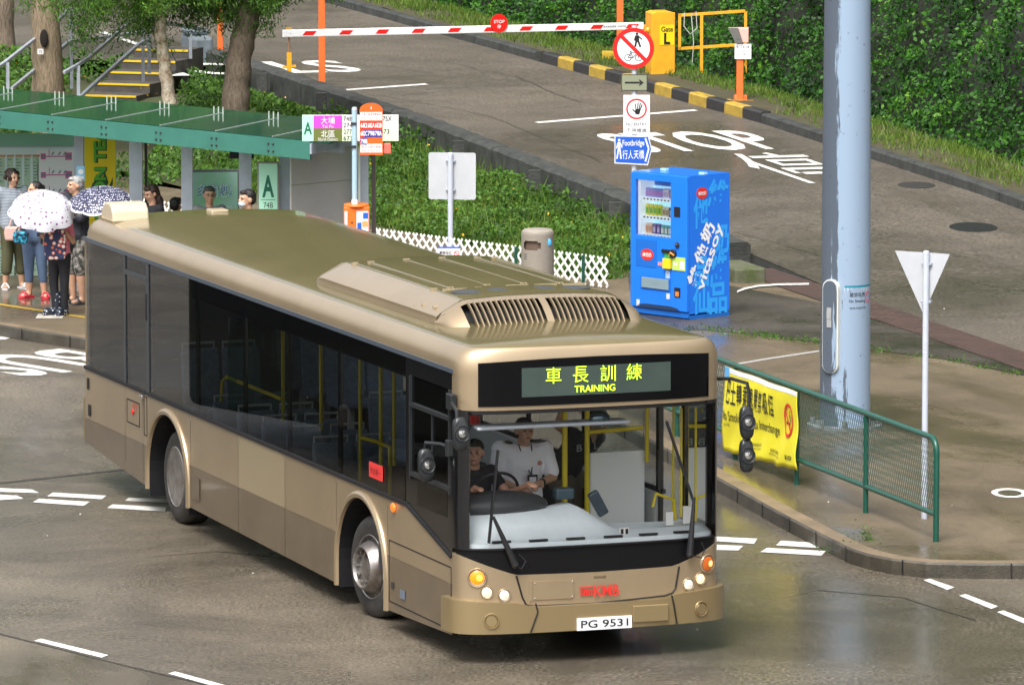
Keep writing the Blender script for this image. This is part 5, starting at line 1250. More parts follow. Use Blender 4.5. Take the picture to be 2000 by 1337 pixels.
def cylmap(r, cz, a0): return lambda x, z: (r*sin(a0+x/r), -r*cos(a0+x/r), cz+z)
zc = PD(1674, 580, q.y).z-.14
def curved(b, x0, x1, z0, z1, r, a0, cz, n=10):
    f = cylmap(r, cz, a0); b.grid(lambda u_, v_: f(x0+(x1-x0)*u_, z0+(z1-z0)*v_), n, 1)
b = MB(); curved(b,-.20,.20,-.155,.155,.2745,.68,zc); sk = b.build('no_smoking_sticker', SIGNW, LC)
b = MB(); curved(b,-.20,.20,.135,.158,.2755,.68,zc); curved(b,-.20,.20,-.158,-.135,.2755,.68,zc); b.build('teal_borders', mat('sticker_teal', (.01,.22,.32), .4), sk)
b = MB(); b.text('嚴禁吸煙', cylmap(.276, zc+.055, .52), .20, .05, .004); b.text('No Smoking', cylmap(.276, zc-.02, .52), .21, .045, .015); b.text('違者定額罰款', cylmap(.276, zc-.095, .55), .22, .025); b.build('lettering', BLACKP, sk)
b = MB(); f = cylmap(.2765, zc+.02, 1.12); n_ = 28
vs = []
for i in range(n_): a = 2*pi*i/n_; vs += [f(.048*cos(a), .048*sin(a)), f(.062*cos(a), .062*sin(a))]
b.add(vs, [(2*i,2*i+1,2*((i+1)%n_)+1,2*((i+1)%n_)) for i in range(n_)]); b.add([f(-.04,.03),f(-.03,.04),f(.04,-.03),f(.03,-.04)], [(0,1,2,3)]); b.build('symbol', mat('symbol_pink', (.70,.10,.16), .4), sk)

# ---- give-way sign seen from the back
POLE2 = POLEG
def sign_post(label, q, top, r, name='road_sign'):
    t = thing(name, label, 'sign', (q.x, q.y, q.z), rot_to_cam(q)); b = MB(); b.cyl((0,0,-.02),(0,0,top),r,n=18); b.ell((0,0,top),(r,r,r*.5)); b.build('pole', POLE2, t, smooth=True, sharp=50); return t
q = W(1805, 1012, .14); top = PD(1803, 492, q.y).z-.14
t = sign_post('grey back of a triangular give way sign on a slim pole beside the railing', q, top, .031)
b = MB(); M = Matrix.Rotation(radians(-28), 4, 'Z'); k = 12565/q.y
def tri(s_):
    c = (-.045, top-.235); P_ = [(-.33,.225),(.295,.225),(-.0,-.40)]
    return [(c[0]+x*s_, c[1]+z*s_) for x, z in P_]
b.prism(tri(1), lambda a, c, t_: tuple(M @ Vector((a, t_, c))), .034, .040); b.build('plate', SIGNG, t)
b = MB(); 
for z in (top-.12, top-.50): b.box(-.055,.055,.0,.036,z-.012,z+.012,M); b.ell((-.045,-.0,z),.009); b.ell((.045,0,z),.009)
b.build('clamps', GALV, t)
# ---- square sign seen from the back
q = W(880, 512, .14); top = PD(880, 300, q.y).z-.14
t = sign_post('light grey back of a square road sign on a white pole before the bank', q, top, .037)
b = MB(); M = Matrix.Rotation(radians(-9), 4, 'Z'); b.prism([(x, top-.30+z) for x, z in rbox(-.31,.345,-.335,.31,.03)], lambda a, c, t_: tuple(M @ Vector((a, t_, c))), .040, .048); b.build('plate', SIGNG, t)
b = MB()
for z in (top-.10, top-.50): b.box(-.065,.065,.0,.042,z-.012,z+.012,M); b.ell((-.055,0,z),.009); b.ell((.05,0,z),.009)
b.build('clamps', GALV, t)

# ---- post carrying four signs
q = PD(1238, 560, 84.6); zb = .14; k = 12565/84.6
def zpx(y): return PD(1238, y, 84.6).z-zb
t = thing('sign_post', 'post carrying four signs behind the blue vending machine', 'sign post', (q.x, 84.6, zb), rot_to_cam(q))
b = MB(); b.cyl((0,0,0),(0,0,zpx(50)),.036,n=18); b.build('pole', SIGNG, t, smooth=True, sharp=50)
SR = mat('sign_red', (.72,.015,.012), .35)
cz = zpx(94); b = MB(); disc(b,-.012,cz,.272,-.052,-.044); d_ = b.build('prohibition_disc', SIGNW, t)
b = MB(); ring(b,-.012,cz,.215,.272,-.0535); seg2(b,(-.012-.155,cz+.155),(-.012+.155,cz-.155),.052,-.0545); b.build('red_ring', SR, d_)
b = MB(); y = -.054; cx = .045; zz = cz+.105
ell_ = lambda x, z, r: [(x+r*cos(a*pi/8), z+r*sin(a*pi/8)) for a in range(16)]
flat(b, ell_(cx-.012,zz+.085,.018), y)
for a_, c_, w_ in (((cx-.01,zz+.065),(cx-.008,zz-.02),.052),((cx-.02,zz-.01),(cx-.035,zz-.085),.026),((cx+.005,zz-.01),(cx+.035,zz-.09),.026),((cx-.03,zz+.055),(cx-.045,zz-.005),.017),((cx+.012,zz+.05),(cx+.055,zz+.01),.016)): seg2(b, a_, c_, w_, y)
b.build('walking_figure', BLACKP, d_)
b = MB(); zz = cz-.105; cx = -.01
for x in (-.075,.065): ring(b,cx+x,zz-.02,.038,.047,y,24)
for a_, c_ in (((-.075,-.02),(-.035,.045)),((-.035,.045),(.045,.045)),((.045,.045),(-.01,-.02)),((-.01,-.02),(-.035,.045)),((-.075,-.02),(-.01,-.02)),((.065,-.02),(.045,.06)),((.045,.06),(.03,.068)),((-.04,.06),(-.035,.03)),((-.055,.062),(-.025,.062))): seg2(b,(cx+a_[0],zz+a_[1]),(cx+c_[0],zz+c_[1]),.009,y)
b.build('bicycle', BLACKP, d_)
b = MB(); z0, z1 = zpx(177), zpx(145); b.box(-.172,.172,-.05,-.043,z0,z1); a_ = b.build('arrow_plate', mat('plate_dark_edge', (.04,.045,.03), .4), t)
b = MB(); b.box(-.162,.162,-.054,-.05,z0+.01,z1-.01); p_ = b.build('face', mat('arrow_plate_khaki', (.24,.26,.17), .5), a_)
b = MB(); zm = (z0+z1)/2; seg2(b,(-.125,zm),(.07,zm),.024,-.0555); flat(b,[(.125,zm),(.06,zm+.048),(.075,zm),(.06,zm-.048)],-.056); b.build('arrow', BLACKP, a_)
b = MB(); z0, z1 = zpx(262), zpx(185); b.box(-.143,.205,-.05,-.044,z0,z1); n_ = b.build('no_entry_plate', SIGNW, t)
b = MB(); cz = z1-.185; ring(b,.03,cz,.115,.137,-.052); b.build('red_ring', SR, n_)
b = MB(); cx = .045
flat(b,[(cx-.03,cz-.07),(cx+.02,cz-.075),(cx+.035,cz-.03),(cx+.04,cz+.0),(cx-.03,cz+.0),(cx-.035,cz-.03)],-.052)
for x, ang, l in ((-.024,-.06,.07),(-.002,.10,.085),(.018,.22,.085),(.034,.40,.065)): seg2(b,(cx+x,cz-.005),(cx+x+sin(ang)*l,cz+cos(ang)*l),.0135,-.0525)
seg2(b,(cx-.02,cz-.05),(cx-.07,cz-.005),.017,-.0525); b.build('hand_symbol', BLACKP, n_)
b = MB(); b.text('NO ENTRY', XZ(.03,z0+.135,-.052), .27, .04, .008); b.text('不得擅進', XZ(.03,z0+.055,-.052), .27, .05); b.build('lettering', BLACKP, n_)
# footbridge direction sign
M = Matrix.Rotation(radians(9), 4, 'Z'); zt, zb_ = zpx(263), zpx(318)
P_ = [(-.27,zb_),(.175,zb_-.03),(.228,(zt+zb_)/2-.0),(.185,zt-.015),(-.27,zt)]
b = MB(); b.prism(P_, lambda a, c, t_: tuple(M @ Vector((a, t_, c))), -.055, -.047); fs_ = b.build('direction_plate', SIGNW, t)
ctr = (-.03,(zt+zb_)/2); b = MB(); b.prism([(ctr[0]+(x-ctr[0])*.955, ctr[1]+(z-ctr[1])*.91) for x, z in P_], lambda a, c, t_: tuple(M @ Vector((a, t_, c))), -.058, -.055); b.build('blue_face', SBLUE, fs_)
def MX(cx, cz, y=-.0595): return lambda x, z: tuple(M @ Vector((cx+x, y, cz+z)))
b = MB(); b.text('Footbridge', MX(-.02,zt-.115), .29, .10, .008); b.text('行人天橋', MX(-.02,zb_+.115), .29, .12, .004); b.build('lettering', WHITEP, fs_)
b = MB(); cm = (zt+zb_)/2
w2 = lambda a_, c_, w_: b.add([tuple(M @ Vector((x,-.0595,z))) for x, z in seg_pts(a_,c_,w_)], [(0,1,2,3)])
def seg_pts(p, q_, w_):
    d = Vector((q_[0]-p[0], q_[1]-p[1])).normalized(); m_ = Vector((-d.y, d.x))*w_/2; return [(p[0]+m_.x,p[1]+m_.y),(q_[0]+m_.x,q_[1]+m_.y),(q_[0]-m_.x,q_[1]-m_.y),(p[0]-m_.x,p[1]-m_.y)]
w2((.140,zt-.045),(.185,cm),.022); w2((.185,cm),(.140,zb_+.02),.022)
cx = -.21; b.add([tuple(M @ Vector((x,-.0595,z))) for x, z in ell_(cx,zt-.065,.018)], [tuple(range(16))])
w2((cx,zt-.09),(cx,cm-.01),.034); w2((cx-.01,cm),(cx-.03,zb_+.06),.018); w2((cx+.01,cm),(cx+.025,zb_+.06),.018); w2((cx-.018,zt-.1),(cx-.035,cm+.01),.013); w2((cx+.016,zt-.1),(cx+.04,cm+.02),.013)
b.build('walking_figure', WHITEP, fs_)

# ---- railing and banner
f0 = W(1828, 1057, .14); f1 = W(1690, 1001, .14); f2 = W(1556, 946, .14)
fd = (f2-f0); fd.z = 0; fl = fd.length; fd.normalize()
RA_ = thing('railing', 'green pedestrian railing with diamond wire mesh along the kerb', 'railing', (f0.x, f0.y, .14), atan2(fd.y, fd.x))
HR = 1.02; LEN = fl+6.2; RT = .030
b = MB(); arc = [(.14-.14*sin(a), 0, HR-.14+.14*cos(a)) for a in [pi/2*(1-i/6) for i in range(7)]]
b.tube([(0,0,-.02),(0,0,HR-.14)]+arc[1:]+[(LEN,0,HR)], RT, 14); b.build('top_rail', GREENP, RA_, smooth=True)
b = MB(); b.tube([(0,0,.27),(LEN,0,.27)], RT*.9, 14); b.build('bottom_rail', GREENP, RA_, smooth=True)
sp = (f1-f0).length; pxs = [sp, fl]+[fl+sp*(i+1)*.98 for i in range(2)]
for x in pxs:
    b = MB(); b.cyl((x,0,-.02),(x,0,HR),RT*.92,n=14); b.build('post', GREENP, RA_, smooth=True, sharp=50)
b = MB(); hz0, hz1 = .30, HR-.03; hgt_ = hz1-hz0; dxm = .056; slope = dxm*.5/.062
n_ = int((LEN+1)/dxm)
for i in range(-12, n_):
    for sg in (-1, 1):
        x0 = i*dxm; x1 = x0+hgt_*slope
        za, zb2 = hz0, hz1
        if sg < 0: xa, xb = x1, x0
        else: xa, xb = x0, x1
        # clip to [.03, LEN]
        def zat(x): return za+(x-xa)/(xb-xa)*(zb2-za)
        lo, hi = max(min(xa,xb), .03), min(max(xa,xb), LEN)
        if hi-lo < .01: continue
        b.bar((lo, .002*sg, zat(lo)), (hi, .002*sg, zat(hi)), .006, .003, up=(0,1,0))
b.build('wire_mesh', mat('mesh_green_grey', (.03,.075,.06), .5), RA_)
# banner tied to the road side of the railing (local -? side facing the camera)
BN = bpy.data.objects.new('banner', None); C.objects.link(BN); BN.location = (f0.x, f0.y, .14); BN.rotation_euler = (0,0,atan2(fd.y, fd.x))
tag(BN, 'yellow no smoking banner tied to the green railing', 'banner')
nrm_l = 1 if (Vector((-fd.y, fd.x)).dot(Vector((-f0.x,-f0.y))) > 0) else -1
def locx(px, py):   # distance along the railing of a pixel on the railing plane
    d = ray(px, py); n_ = Vector((-fd.y, fd.x)); tt = n_.dot(Vector((f0.x,f0.y)))/n_.dot(Vector((d.x,d.y))); P_ = Vector((d.x*tt,d.y*tt)); return (P_-Vector((f0.x,f0.y))).dot(Vector((fd.x,fd.y))), HC+d.z*tt-.14
xr_, zr1 = locx(1567, 765); xr2, zr2 = locx(1563, 917); xl_, zl1 = locx(1421, 714); xl2, zl2 = locx(1424, 880)
def bn(u_, v_):   # u 0 right end .. 1 left end (viewer), v 0 bottom .. 1 top
    x = xr_+(xl_-xr_)*u_; z0 = zr2+(zl2-zr2)*u_+.006*sin(u_*19)+.005*sin(u_*43); z1 = min(HR+.02, zr1+(zl1-zr1)*u_)
    y = nrm_l*(.045+.012*sin(u_*14+v_*3)+.014*sin(u_*31+v_*9)*(1-v_)+.01*sin(v_*8+u_*4))
    return (x, y, z0+(z1-z0)*v_)
b = MB(); b.grid(lambda u_, v_: bn(u_, v_), 60, 16); cl = b.build('cloth', mat('banner_yellow', (.78,.70,.03), .5, var=.04), BN, smooth=True)
sol = cl.modifiers.new('s', 'SOLIDIFY'); sol.thickness = .003; sol.offset = 0
b = MB(); b.grid(lambda u_, v_: (lambda P_: (P_[0], P_[1]+nrm_l*.004, P_[2]))(bn(u_*.93, .94+.06*v_)), 40, 1); b.build('white_hem', mat('hem_white', (.8,.85,.92), .5), BN)
b = MB(); b.grid(lambda u_, v_: (lambda P_: (P_[0], P_[1]+nrm_l*.004, P_[2]))(bn(.93+u_*.07, .86+.14*v_)), 4, 2); b.build('blue_corner', mat('corner_blue', (.12,.42,.80), .5), BN)
BW = abs(xl_-xr_); 
def BM(uc, vc, off=.009):    # viewer's left to right = decreasing u
    return lambda x, z: (lambda P_: (P_[0], P_[1]+nrm_l*off, P_[2]))(bn(uc-x/BW, vc+z/.78))
b = MB(); chars = '此巴士轉乘處嚴禁吸煙'
for i, ch in enumerate(chars):
    if i == 0: continue
    b.text(ch, BM(.985-.072*i*1.0+.0, .72), BW*.060, .21, .008)
b.text('No Smoking in this Bus Interchange', BM(.62, .42), BW*.72, .12, .004)
b.text('違者定額罰款', BM(.30,.16), BW*.12, .035); b.text('Maximum penalty', BM(.30,.11), BW*.14, .025); b.text('$1500', BM(.10,.13), BW*.10, .05, .02); b.text('衞生署控煙酒辦公室', BM(.55,.19), BW*.15, .03); b.text('Department of Health', BM(.55,.14), BW*.15, .02); b.text('此公告', BM(.93,.33), BW*.06,.03)
b.build('lettering', BLACKP, BN)
def bring(b, uc, vc, r0, r1, off, n=40):
    f = BM(uc, vc, off); vs = []
    for i in range(n): a = 2*pi*i/n; vs += [f(r0*cos(a), r0*sin(a)), f(r1*cos(a), r1*sin(a))]
    b.add(vs, [(2*i,2*i+1,2*((i+1)%n)+1,2*((i+1)%n)) for i in range(n)])
def bseg(b, uc, vc, p, q_, w_, off): f = BM(uc, vc, off); b.add([f(x, z) for x, z in seg_pts(p, q_, w_)], [(0,1,2,3)])
b = MB(); bring(b,.125,.60,.135,.165,.011); bseg(b,.125,.60,(-.11,.11),(.11,-.11),.03,.012); b.build('red_ring', SR, BN)
b = MB(); bseg(b,.125,.60,(-.095,-.03),(.07,-.03),.024,.010); 
for p, q_ in (((.085,-.015),(.06,.02)),((.06,.02),(.03,.04)),((.03,.04),(.01,.07)),((.01,.07),(.04,.10)),((.095,-.01),(.095,.03)),((.095,.03),(.06,.06))): bseg(b,.125,.60,p,q_,.014,.010)
b.build('cigarette', BLACKP, BN)
b = MB(); bseg(b,.70,.20,(-.03,0),(.03,0),.06,.010); b.build('crest', mat('crest_red', (.55,.12,.08), .5), BN)

# ---- litter bin, bag, lattice fence
q = PD(1050, 560, 84.0); zb = .14; topz = PD(1050, 450, 84).z-zb
t = thing('litter_bin', 'round grey-brown litter bin with an oval mouth beside the lattice fence', 'litter bin', (q.x, 84.0, zb), rot_to_cam(q))
BINM = mat('bin_stone', (.27,.24,.20), .6, var=.06, vscale=30, bump=.15)
R_ = .215; b = MB(); prof_ = [(.18,0),(.205,.02),(R_,.06),(R_*1.0,topz-.03),(R_*.97,topz-.01),(R_*.88,topz),(0,topz+.004)]
# wall with an oval opening on the front left
n_ = 64; hz = [0,.06,.3,.45]+[topz-.26+.02*i for i in range(9)]+[topz-.05,topz-.02,topz]
vs = []; fs = []
for z in hz:
    r_ = R_ if z < topz-.01 else R_*.95
    for j in range(n_): a = 2*pi*j/n_; vs.append((r_*cos(a), r_*sin(a), z))
for i in range(len(hz)-1):
    for j in range(n_):
        a = 2*pi*(j+.5)/n_; zm = (hz[i]+hz[i+1])/2; da = (a-(-pi/2-.42)+pi) % (2*pi)-pi
        if abs(da*R_) < .125 and abs(zm-(topz-.175)) < .062*(1 if abs(da*R_) < .09 else .65): continue
        fs.append((i*n_+j, i*n_+(j+1)%n_, (i+1)*n_+(j+1)%n_, (i+1)*n_+j))
b.add(vs, fs); b.lathe([(R_*.95,topz),(R_*.80,topz+.022),(0,topz+.03)], n_); b.build('body', BINM, t, smooth=True, sharp=50)
b = MB(); b.lathe([(.185,.0),(.185,topz-.02)], 40); b.build('liner', mat('liner_brown', (.13,.085,.06), .7), t)
b = MB(); b.ell((R_*sin(.75),-R_*cos(.75),topz-.14),(.035,.012,.05)); b.build('sticker', mat('sticker_sky', (.08,.42,.70), .4), t)
b = MB()
for i in range(3):
    for j in range(4): a = -.95+j*.07; b.ell((R_*sin(a),-R_*cos(a),topz-.30-i*.03),.006,n=6,m=4)
b.build('vent_holes', BLK, t)
b = MB(); q2 = PD(1003, 522, 84.2)
vs = MB(); nn = 18
prof_b = [(.12,0),(.135,.05),(.12,.14),(.08,.22),(.035,.27),(.02,.30),(.045,.36)]
for r_, z in prof_b:
    for j in range(nn): a = 2*pi*j/nn; rr_ = r_*(1+.13*sin(3*a+z*20)+.08*sin(7*a-z*31)); b.v.append((rr_*cos(a), rr_*sin(a), z))
b.f = [(i*nn+j, i*nn+(j+1)%nn, (i+1)*nn+(j+1)%nn, (i+1)*nn+j) for i in range(len(prof_b)-1) for j in range(nn)]+[tuple(range(nn))]; b.m = [0]*len(b.f)
o = b.build('plastic_bag', mat('bag_white', (.75,.79,.82), .35), smooth=True); o.location = (q2.x-.02, 83.9, .14); tag(o, 'tied white plastic bag leaning against the lattice fence beside the bin', 'bag')
LATT = mat('lattice_white', (.78,.79,.76), .45)
def lattice(label, P0, P1, h=.40, z0=.16):
    P0 = Vector(P0); P1 = Vector(P1); L = (P1-P0).length; an = atan2(P1.y-P0.y, P1.x-P0.x)
    t = thing('lattice_fence', label, 'fence', (P0.x, P0.y, z0), an)
    b = MB(); st_ = .16; nh = int(L/st_)
    for i in range(-4, nh+1):
        for sg in (1, -1):
            xa = i*st_ if sg > 0 else i*st_+h; xb = i*st_+h if sg > 0 else i*st_
            lo, hi = max(0, min(xa,xb)), min(L, max(xa,xb))
            if hi-lo < .03: continue
            za = lambda x: (x-xa)/(xb-xa)*h
            b.bar((lo,.006*sg,za(lo)),(hi,.006*sg,za(hi)),.032,.009,up=(0,1,0))
    b.build('lattice', LATT, t)
    return t, L
ga = W(735, 449, .54); gb = W(1187, 506, .54); ga.z = gb.z = 0; gd = (gb-ga).normalized()
t, L = lattice('low white diagonal lattice fence along the foot of the grass bank', ga, gb)
for x in (.62*L, .905*L):
    b = MB(); b.cyl((x,-.03,-.05),(x,-.03,.40),.022); b.build('stake', GREENP, t)
lattice('short white lattice section seen between the shelter posts', ga-gd*7.6, ga-gd*3.2)
sgn_p = W(886, 492, .35); b = MB(); t = thing('notice', 'small white no smoking notice tied on the lattice fence behind the square sign pole', 'notice', (sgn_p.x-.05, W(886,492,.45).y-.12, .36), rot_to_cam(sgn_p))
b = MB(); b.box(-.15,.15,-.006,.0,-.02,.17); p_ = b.build('board', SIGNW, t); b = MB(); b.box(-.15,.15,-.008,-.006,.155,.175); b.build('border', SBLUE, t)
b = MB(); b.text('嚴禁吸煙', XZ(-.05,.09,-.008), .17, .05, .01); b.build('lettering', BLACKP, t); b = MB(); ring(b,.10,.08,.028,.038,-.008,20); seg2(b,(.075,.105),(.125,.055),.009,-.009); b.build('red_ring', SR, t)

# ---- barrier gate
OR_ = mat('gate_orange', (.75,.36,.02), .4, var=.12, vscale=4); ORP = mat('post_orange_red', (.80,.15,.03), .4, var=.06); 
gq = R(1290, 163); s0_, t0_ = st(gq); ga_ = rot_to_cam(gq)
zg = zr(s0_)
G = thing('barrier_gate', 'orange yellow barrier box marked Gate L with a red and white arm across the ramp', 'barrier', (gq.x, gq.y, zg), ga_)
k = 12565/gq.y
b = MB(); b.box(-.40,.32,-.22,.45,-.05,.10); b.build('plinth', mat('plinth_yellow', (.50,.33,.03), .5, col2=(.22,.14,.03), vscale=6), G, bevel=.015)
b = MB(); b.prism([(-.20,.10),(.22,.10),(.22,1.235),(.14,1.26),(-.12,1.26),(-.20,1.235)], lambda a, c, t_: (a, t_, c), -.16, .30); cb = b.build('cabinet', OR_, G, bevel=.01); cb.rotation_euler = (0,0,radians(14))
b = MB(); b.box(-.055,.205,-.166,-.161,.68,1.03); pn = b.build('panel', mat('panel_yellow', (.85,.60,.01), .4), G); pn.rotation_euler = (0,0,radians(14))
b = MB(); b.text('Gate', XZ(.075,.955,-.169), .21, .09, .02); b.text('L', XZ(.075,.79,-.169), .11, .20, .04); l_ = b.build('lettering', BLACKP, G); l_.rotation_euler = (0,0,radians(14))
b = MB(); b.cyl((-.35,0,.93),(-.20,0,.93),.05); b.box(-.36,-.26,-.06,.06,.86,1.02); b.build('pivot', OR_, G)
# arm towards the left rest
lq = PD(552, 66, 0.9772*gq.y); Mi = (Matrix.Translation((gq.x, gq.y, zg)) @ Matrix.Rotation(ga_, 4, 'Z')).inverted()
e0 = Vector((-.30,-.08,zpx(0)*0+PD(1262,50,gq.y).z-zg)); e1 = Mi @ lq
dA = (e1-e0); LA = dA.length
ARM = bpy.data.objects.new('arm', None); C.objects.link(ARM); ARM.parent = G
b = MB(); b.bar(e0, e1, .05, .125, up=(0,0,1)); b.build('beam', SIGNW, ARM, bevel=.01)
d1 = dA.normalized(); side = Vector((0,0,1)).cross(d1).normalized(); 
if side.y > 0: side = -side
b = MB(); upv = d1.cross(side)*1; upv = upv if upv.z > 0 else -upv
for i in range(10):
    c_ = e0+d1*(.22+i*(LA-.3)/9.6)+side*.028; sk_ = .03
    b.quad(c_-d1*.10-upv*.035+d1*sk_, c_+d1*.10-upv*.035+d1*sk_, c_+d1*.10+upv*.035-d1*sk_, c_-d1*.10+upv*.035-d1*sk_)
b.build('red_stripes', SR, ARM)
b = MB(); c_ = e0+d1*.55+side*.029; b.text('BARRIER GATE', lambda x, z: tuple(c_-d1*x+upv*z), .42, .03); b.build('lettering', BLACKP, ARM)
b = MB(); c_ = e0+d1*(LA*.408)+side*.035+Vector((0,0,.10))
b.prism([(.16*cos(2*pi*i/32), .16*sin(2*pi*i/32)) for i in range(32)], lambda a, c, t_: tuple(c_-d1*a+Vector((0,0,c))+side*t_), 0, .01); sdisc = b.build('stop_disc', SR, ARM)
b = MB(); b.text('STOP', lambda x, z: tuple(c_-d1*x+Vector((0,0,z+.03))+side*.013), .20, .055, .01); b.text('停', lambda x, z: tuple(c_-d1*x+Vector((0,0,z-.055))+side*.013), .07, .07, .01); b.build('lettering', WHITEP, sdisc)
rq = R(565, 149); 
t = thing('barrier_rest', 'short orange post holding the free end of the barrier arm', 'post', (rq.x, rq.y, zr(36.7)), rot_to_cam(rq))
zr_ = PD(565,62,rq.y).z-zr(36.7); b = MB(); b.bar((0,0,0),(0,0,.42),.085); b.box(-.12,-.04,-.03,.03,.14,.18); b.box(.04,.12,-.03,.03,.16,.20); b.build('post', OR_, t)
b = MB(); b.cyl((0,0,.42),(0,0,zr_-.1),.015,n=8); b.build('spring_rod', mat('rusty_rod', (.25,.12,.05), .6), t)
b = MB(); b.box(-.06,.06,-.045,.045,zr_-.10,zr_-.07); b.box(-.055,.055,-.05,-.035,zr_-.1,zr_+.08); b.build('bracket', mat('dull_orange', (.45,.22,.04), .5), t)
# height frame posts
def opost(label, px, py, w_, topz, D=None):
    q = R(px, py) if D is None else PD(px, py, D); t = thing('frame_post', label, 'post', (q.x, q.y, zr(st(q)[0])-.02), rot_to_cam(q)); b = MB(); b.bar((0,0,0),(0,0,topz),w_,w_); b.build('shaft', ORP, t, bevel=.008)
    b = MB(); b.box(-.11,.11,-.11,.11,0,.02); b.build('base_plate', ORP, t)
    return t
opost('tall orange-red post beside the left end of the barrier arm', 629, 168, .115, 4.2)
opost('tall orange-red post standing behind the round prohibition sign', 1211, 130, .12, 4.2)
opost('orange-red post farthest up the ramp, half hidden by hanging leaves', 430, 98, .10, 3.8)
# orange rail frame behind the box
q = R(1370, 153); t = thing('rail_frame', 'orange tubular rail frame behind the gate box with a loop of rope', 'railing', (q.x, q.y, zr(34)), rot_to_cam(q)); zt1 = PD(1370,27,q.y).z-zr(34); zt2 = PD(1370,92,q.y).z-zr(34)
kk = 12565/q.y
for x0, x1, z in ((-45,85,zt1),(-45,85,zt2)):
    b = MB(); b.bar((x0/kk,0,z-.03),(x1/kk,0,z+.05),.05); b.build('rail', OR_, t)
for x in (-43, 0, 86):
    b = MB(); b.bar((x/kk,0,0 if x >= 0 else zt2-.05),(x/kk,0,zt1+(.0 if x < 80 else .04)),.055 if x == 0 else .05); b.build('post', OR_, t)
b = MB(); b.tube([(-.30,-.03,zt1+.02),(-.31,-.05,zt1-.22),(-.20,-.05,zt1-.36),(-.08,-.05,zt1-.25),(-.10,-.03,zt1+.04),(-.18,-.04,zt1-.03),(-.14,-.05,zt1-.5),(-.16,-.05,zt1-.86)], .008, 6); o = b.build('rope', mat('rope_pale', (.5,.5,.46), .8), smooth=True); o.location = t.location; o.rotation_euler = t.rotation_euler; tag(o, 'pale rope looped over the orange rail frame and hanging down', 'rope')
# card reader post
q = R(1445, 216); zq = zr(st(q)[0])+.16; kk = 12565/q.y
t = thing('card_reader_post', 'orange-red post with a slanted pink reader head and a small white notice', 'card reader', (q.x, q.y, zq), rot_to_cam(q)); zh = PD(1445,83,q.y).z-zq
b = MB(); b.bar((0,0,.02),(0,0,zh),.115,.10,up=(0,1,0)); b.bar((-.10,0,.03),(.12,0,.03),.03,.14); b.bar((-.06,-.03,.02),(-.05,0,.10),.04); b.build('shaft', ORP, t, bevel=.008)
b = MB(); b.box(-.22,.22,-.12,.12,-.03,.02); b.build('base_plate', OR_, t)
b = MB(); b.prism([(-.20,zh+.24),(.14,zh+.25),(.14,zh+.0),(-.07,zh+.0)], lambda a, c, t_: (a, t_, c), -.09, .09); b.build('reader_head', mat('reader_pink', (.78,.42,.36), .4), t, bevel=.01)
b = MB(); b.prism([(-.205,zh+.245),(-.03,zh+.245),(.05,zh-.004),(-.075,zh-.004)], lambda a, c, t_: (a, t_, c), -.098, -.088); b.box(-.06,-.01,-.102,-.096,zh+.06,zh+.09); b.build('reader_face', mat('reader_grey', (.13,.13,.12), .4), t)
b = MB(); b.box(-.09,.185,-.075,-.068,zh-.27,zh-.02); n_ = b.build('notice', SIGNW, t); b = MB(); b.text('閘口不准‧泊車', XZ(.047,zh-.07,-.077), .22, .05, .01); b.text('NO PARKING', XZ(.047,zh-.14,-.077), .2, .025); b.text('拍卡進入', XZ(.047,zh-.19,-.077), .2, .03); b.build('lettering', mat('print_grey', (.2,.2,.2), .6), n_)
# yellow block behind the prohibition sign
q = R(1207, 136); b = MB(); b.box(-.28,.10,-.10,.12,0,.21); b.box(-.12,.30,-.30,-.11,0,.20); o = b.build('concrete_block', mat('foot_yellow', (.52,.34,.03), .5, var=.3, vscale=6)); o.location = (q.x,q.y,zr(35)+.12); tag(o, 'low stepped yellow concrete block at the foot of the orange post', 'block')
# manholes
def cover(label, px, py, rx, ry, m, zf=None, cat='drain cover', mm=None):
    P_ = R(px, py) if zf is None else W(px, py, zf); b = MB(); b.lathe([(1,0),(1,.006),(.96,.009),(0,.009)], 32, Matrix.Diagonal((rx,ry,1,1))); o = b.build('manhole_cover', m); s_ = st(P_)[0]; o.location = (P_.x, P_.y, (zr(s_) if zf is None else zf)+.001)
    if zf is None:
        ds = (zr(s_+.5)-zr(s_-.5)); o.rotation_euler = (Vector((0,0,1)).rotation_difference(Vector((-DD.x*ds,-DD.y*ds,1)).normalized())).to_euler()
    return tag(o, label, cat)
IRON = mat('cast_iron', (.014,.015,.016), .35, bump=1.2, bscale=50); cover('black round cast iron drain cover in the ramp road', 1901, 444, .34, .5, IRON); cover('dark patch-like drain cover farther up the ramp beside the kerb', 1790, 362, .28, .42, mat('dull_iron', (.03,.028,.026), .5, bump=.5))
P_ = W(1972, 963, .14); t = thing('manhole_cover', 'manhole cover ringed with white paint on the brown paving', 'manhole cover', (P_.x, P_.y, .143)); b = MB(); b.lathe([(.19,.002),(.19,.004),(.135,.005),(.125,.002)], 32, Matrix.Diagonal((1,1.75,1,1))); b.build('painted_ring', WHITE, t); b = MB(); b.lathe([(.125,.0),(.12,.004),(.0,.004)], 32, Matrix.Diagonal((1,1.75,1,1))); b.build('lid', LIGHTC, t)

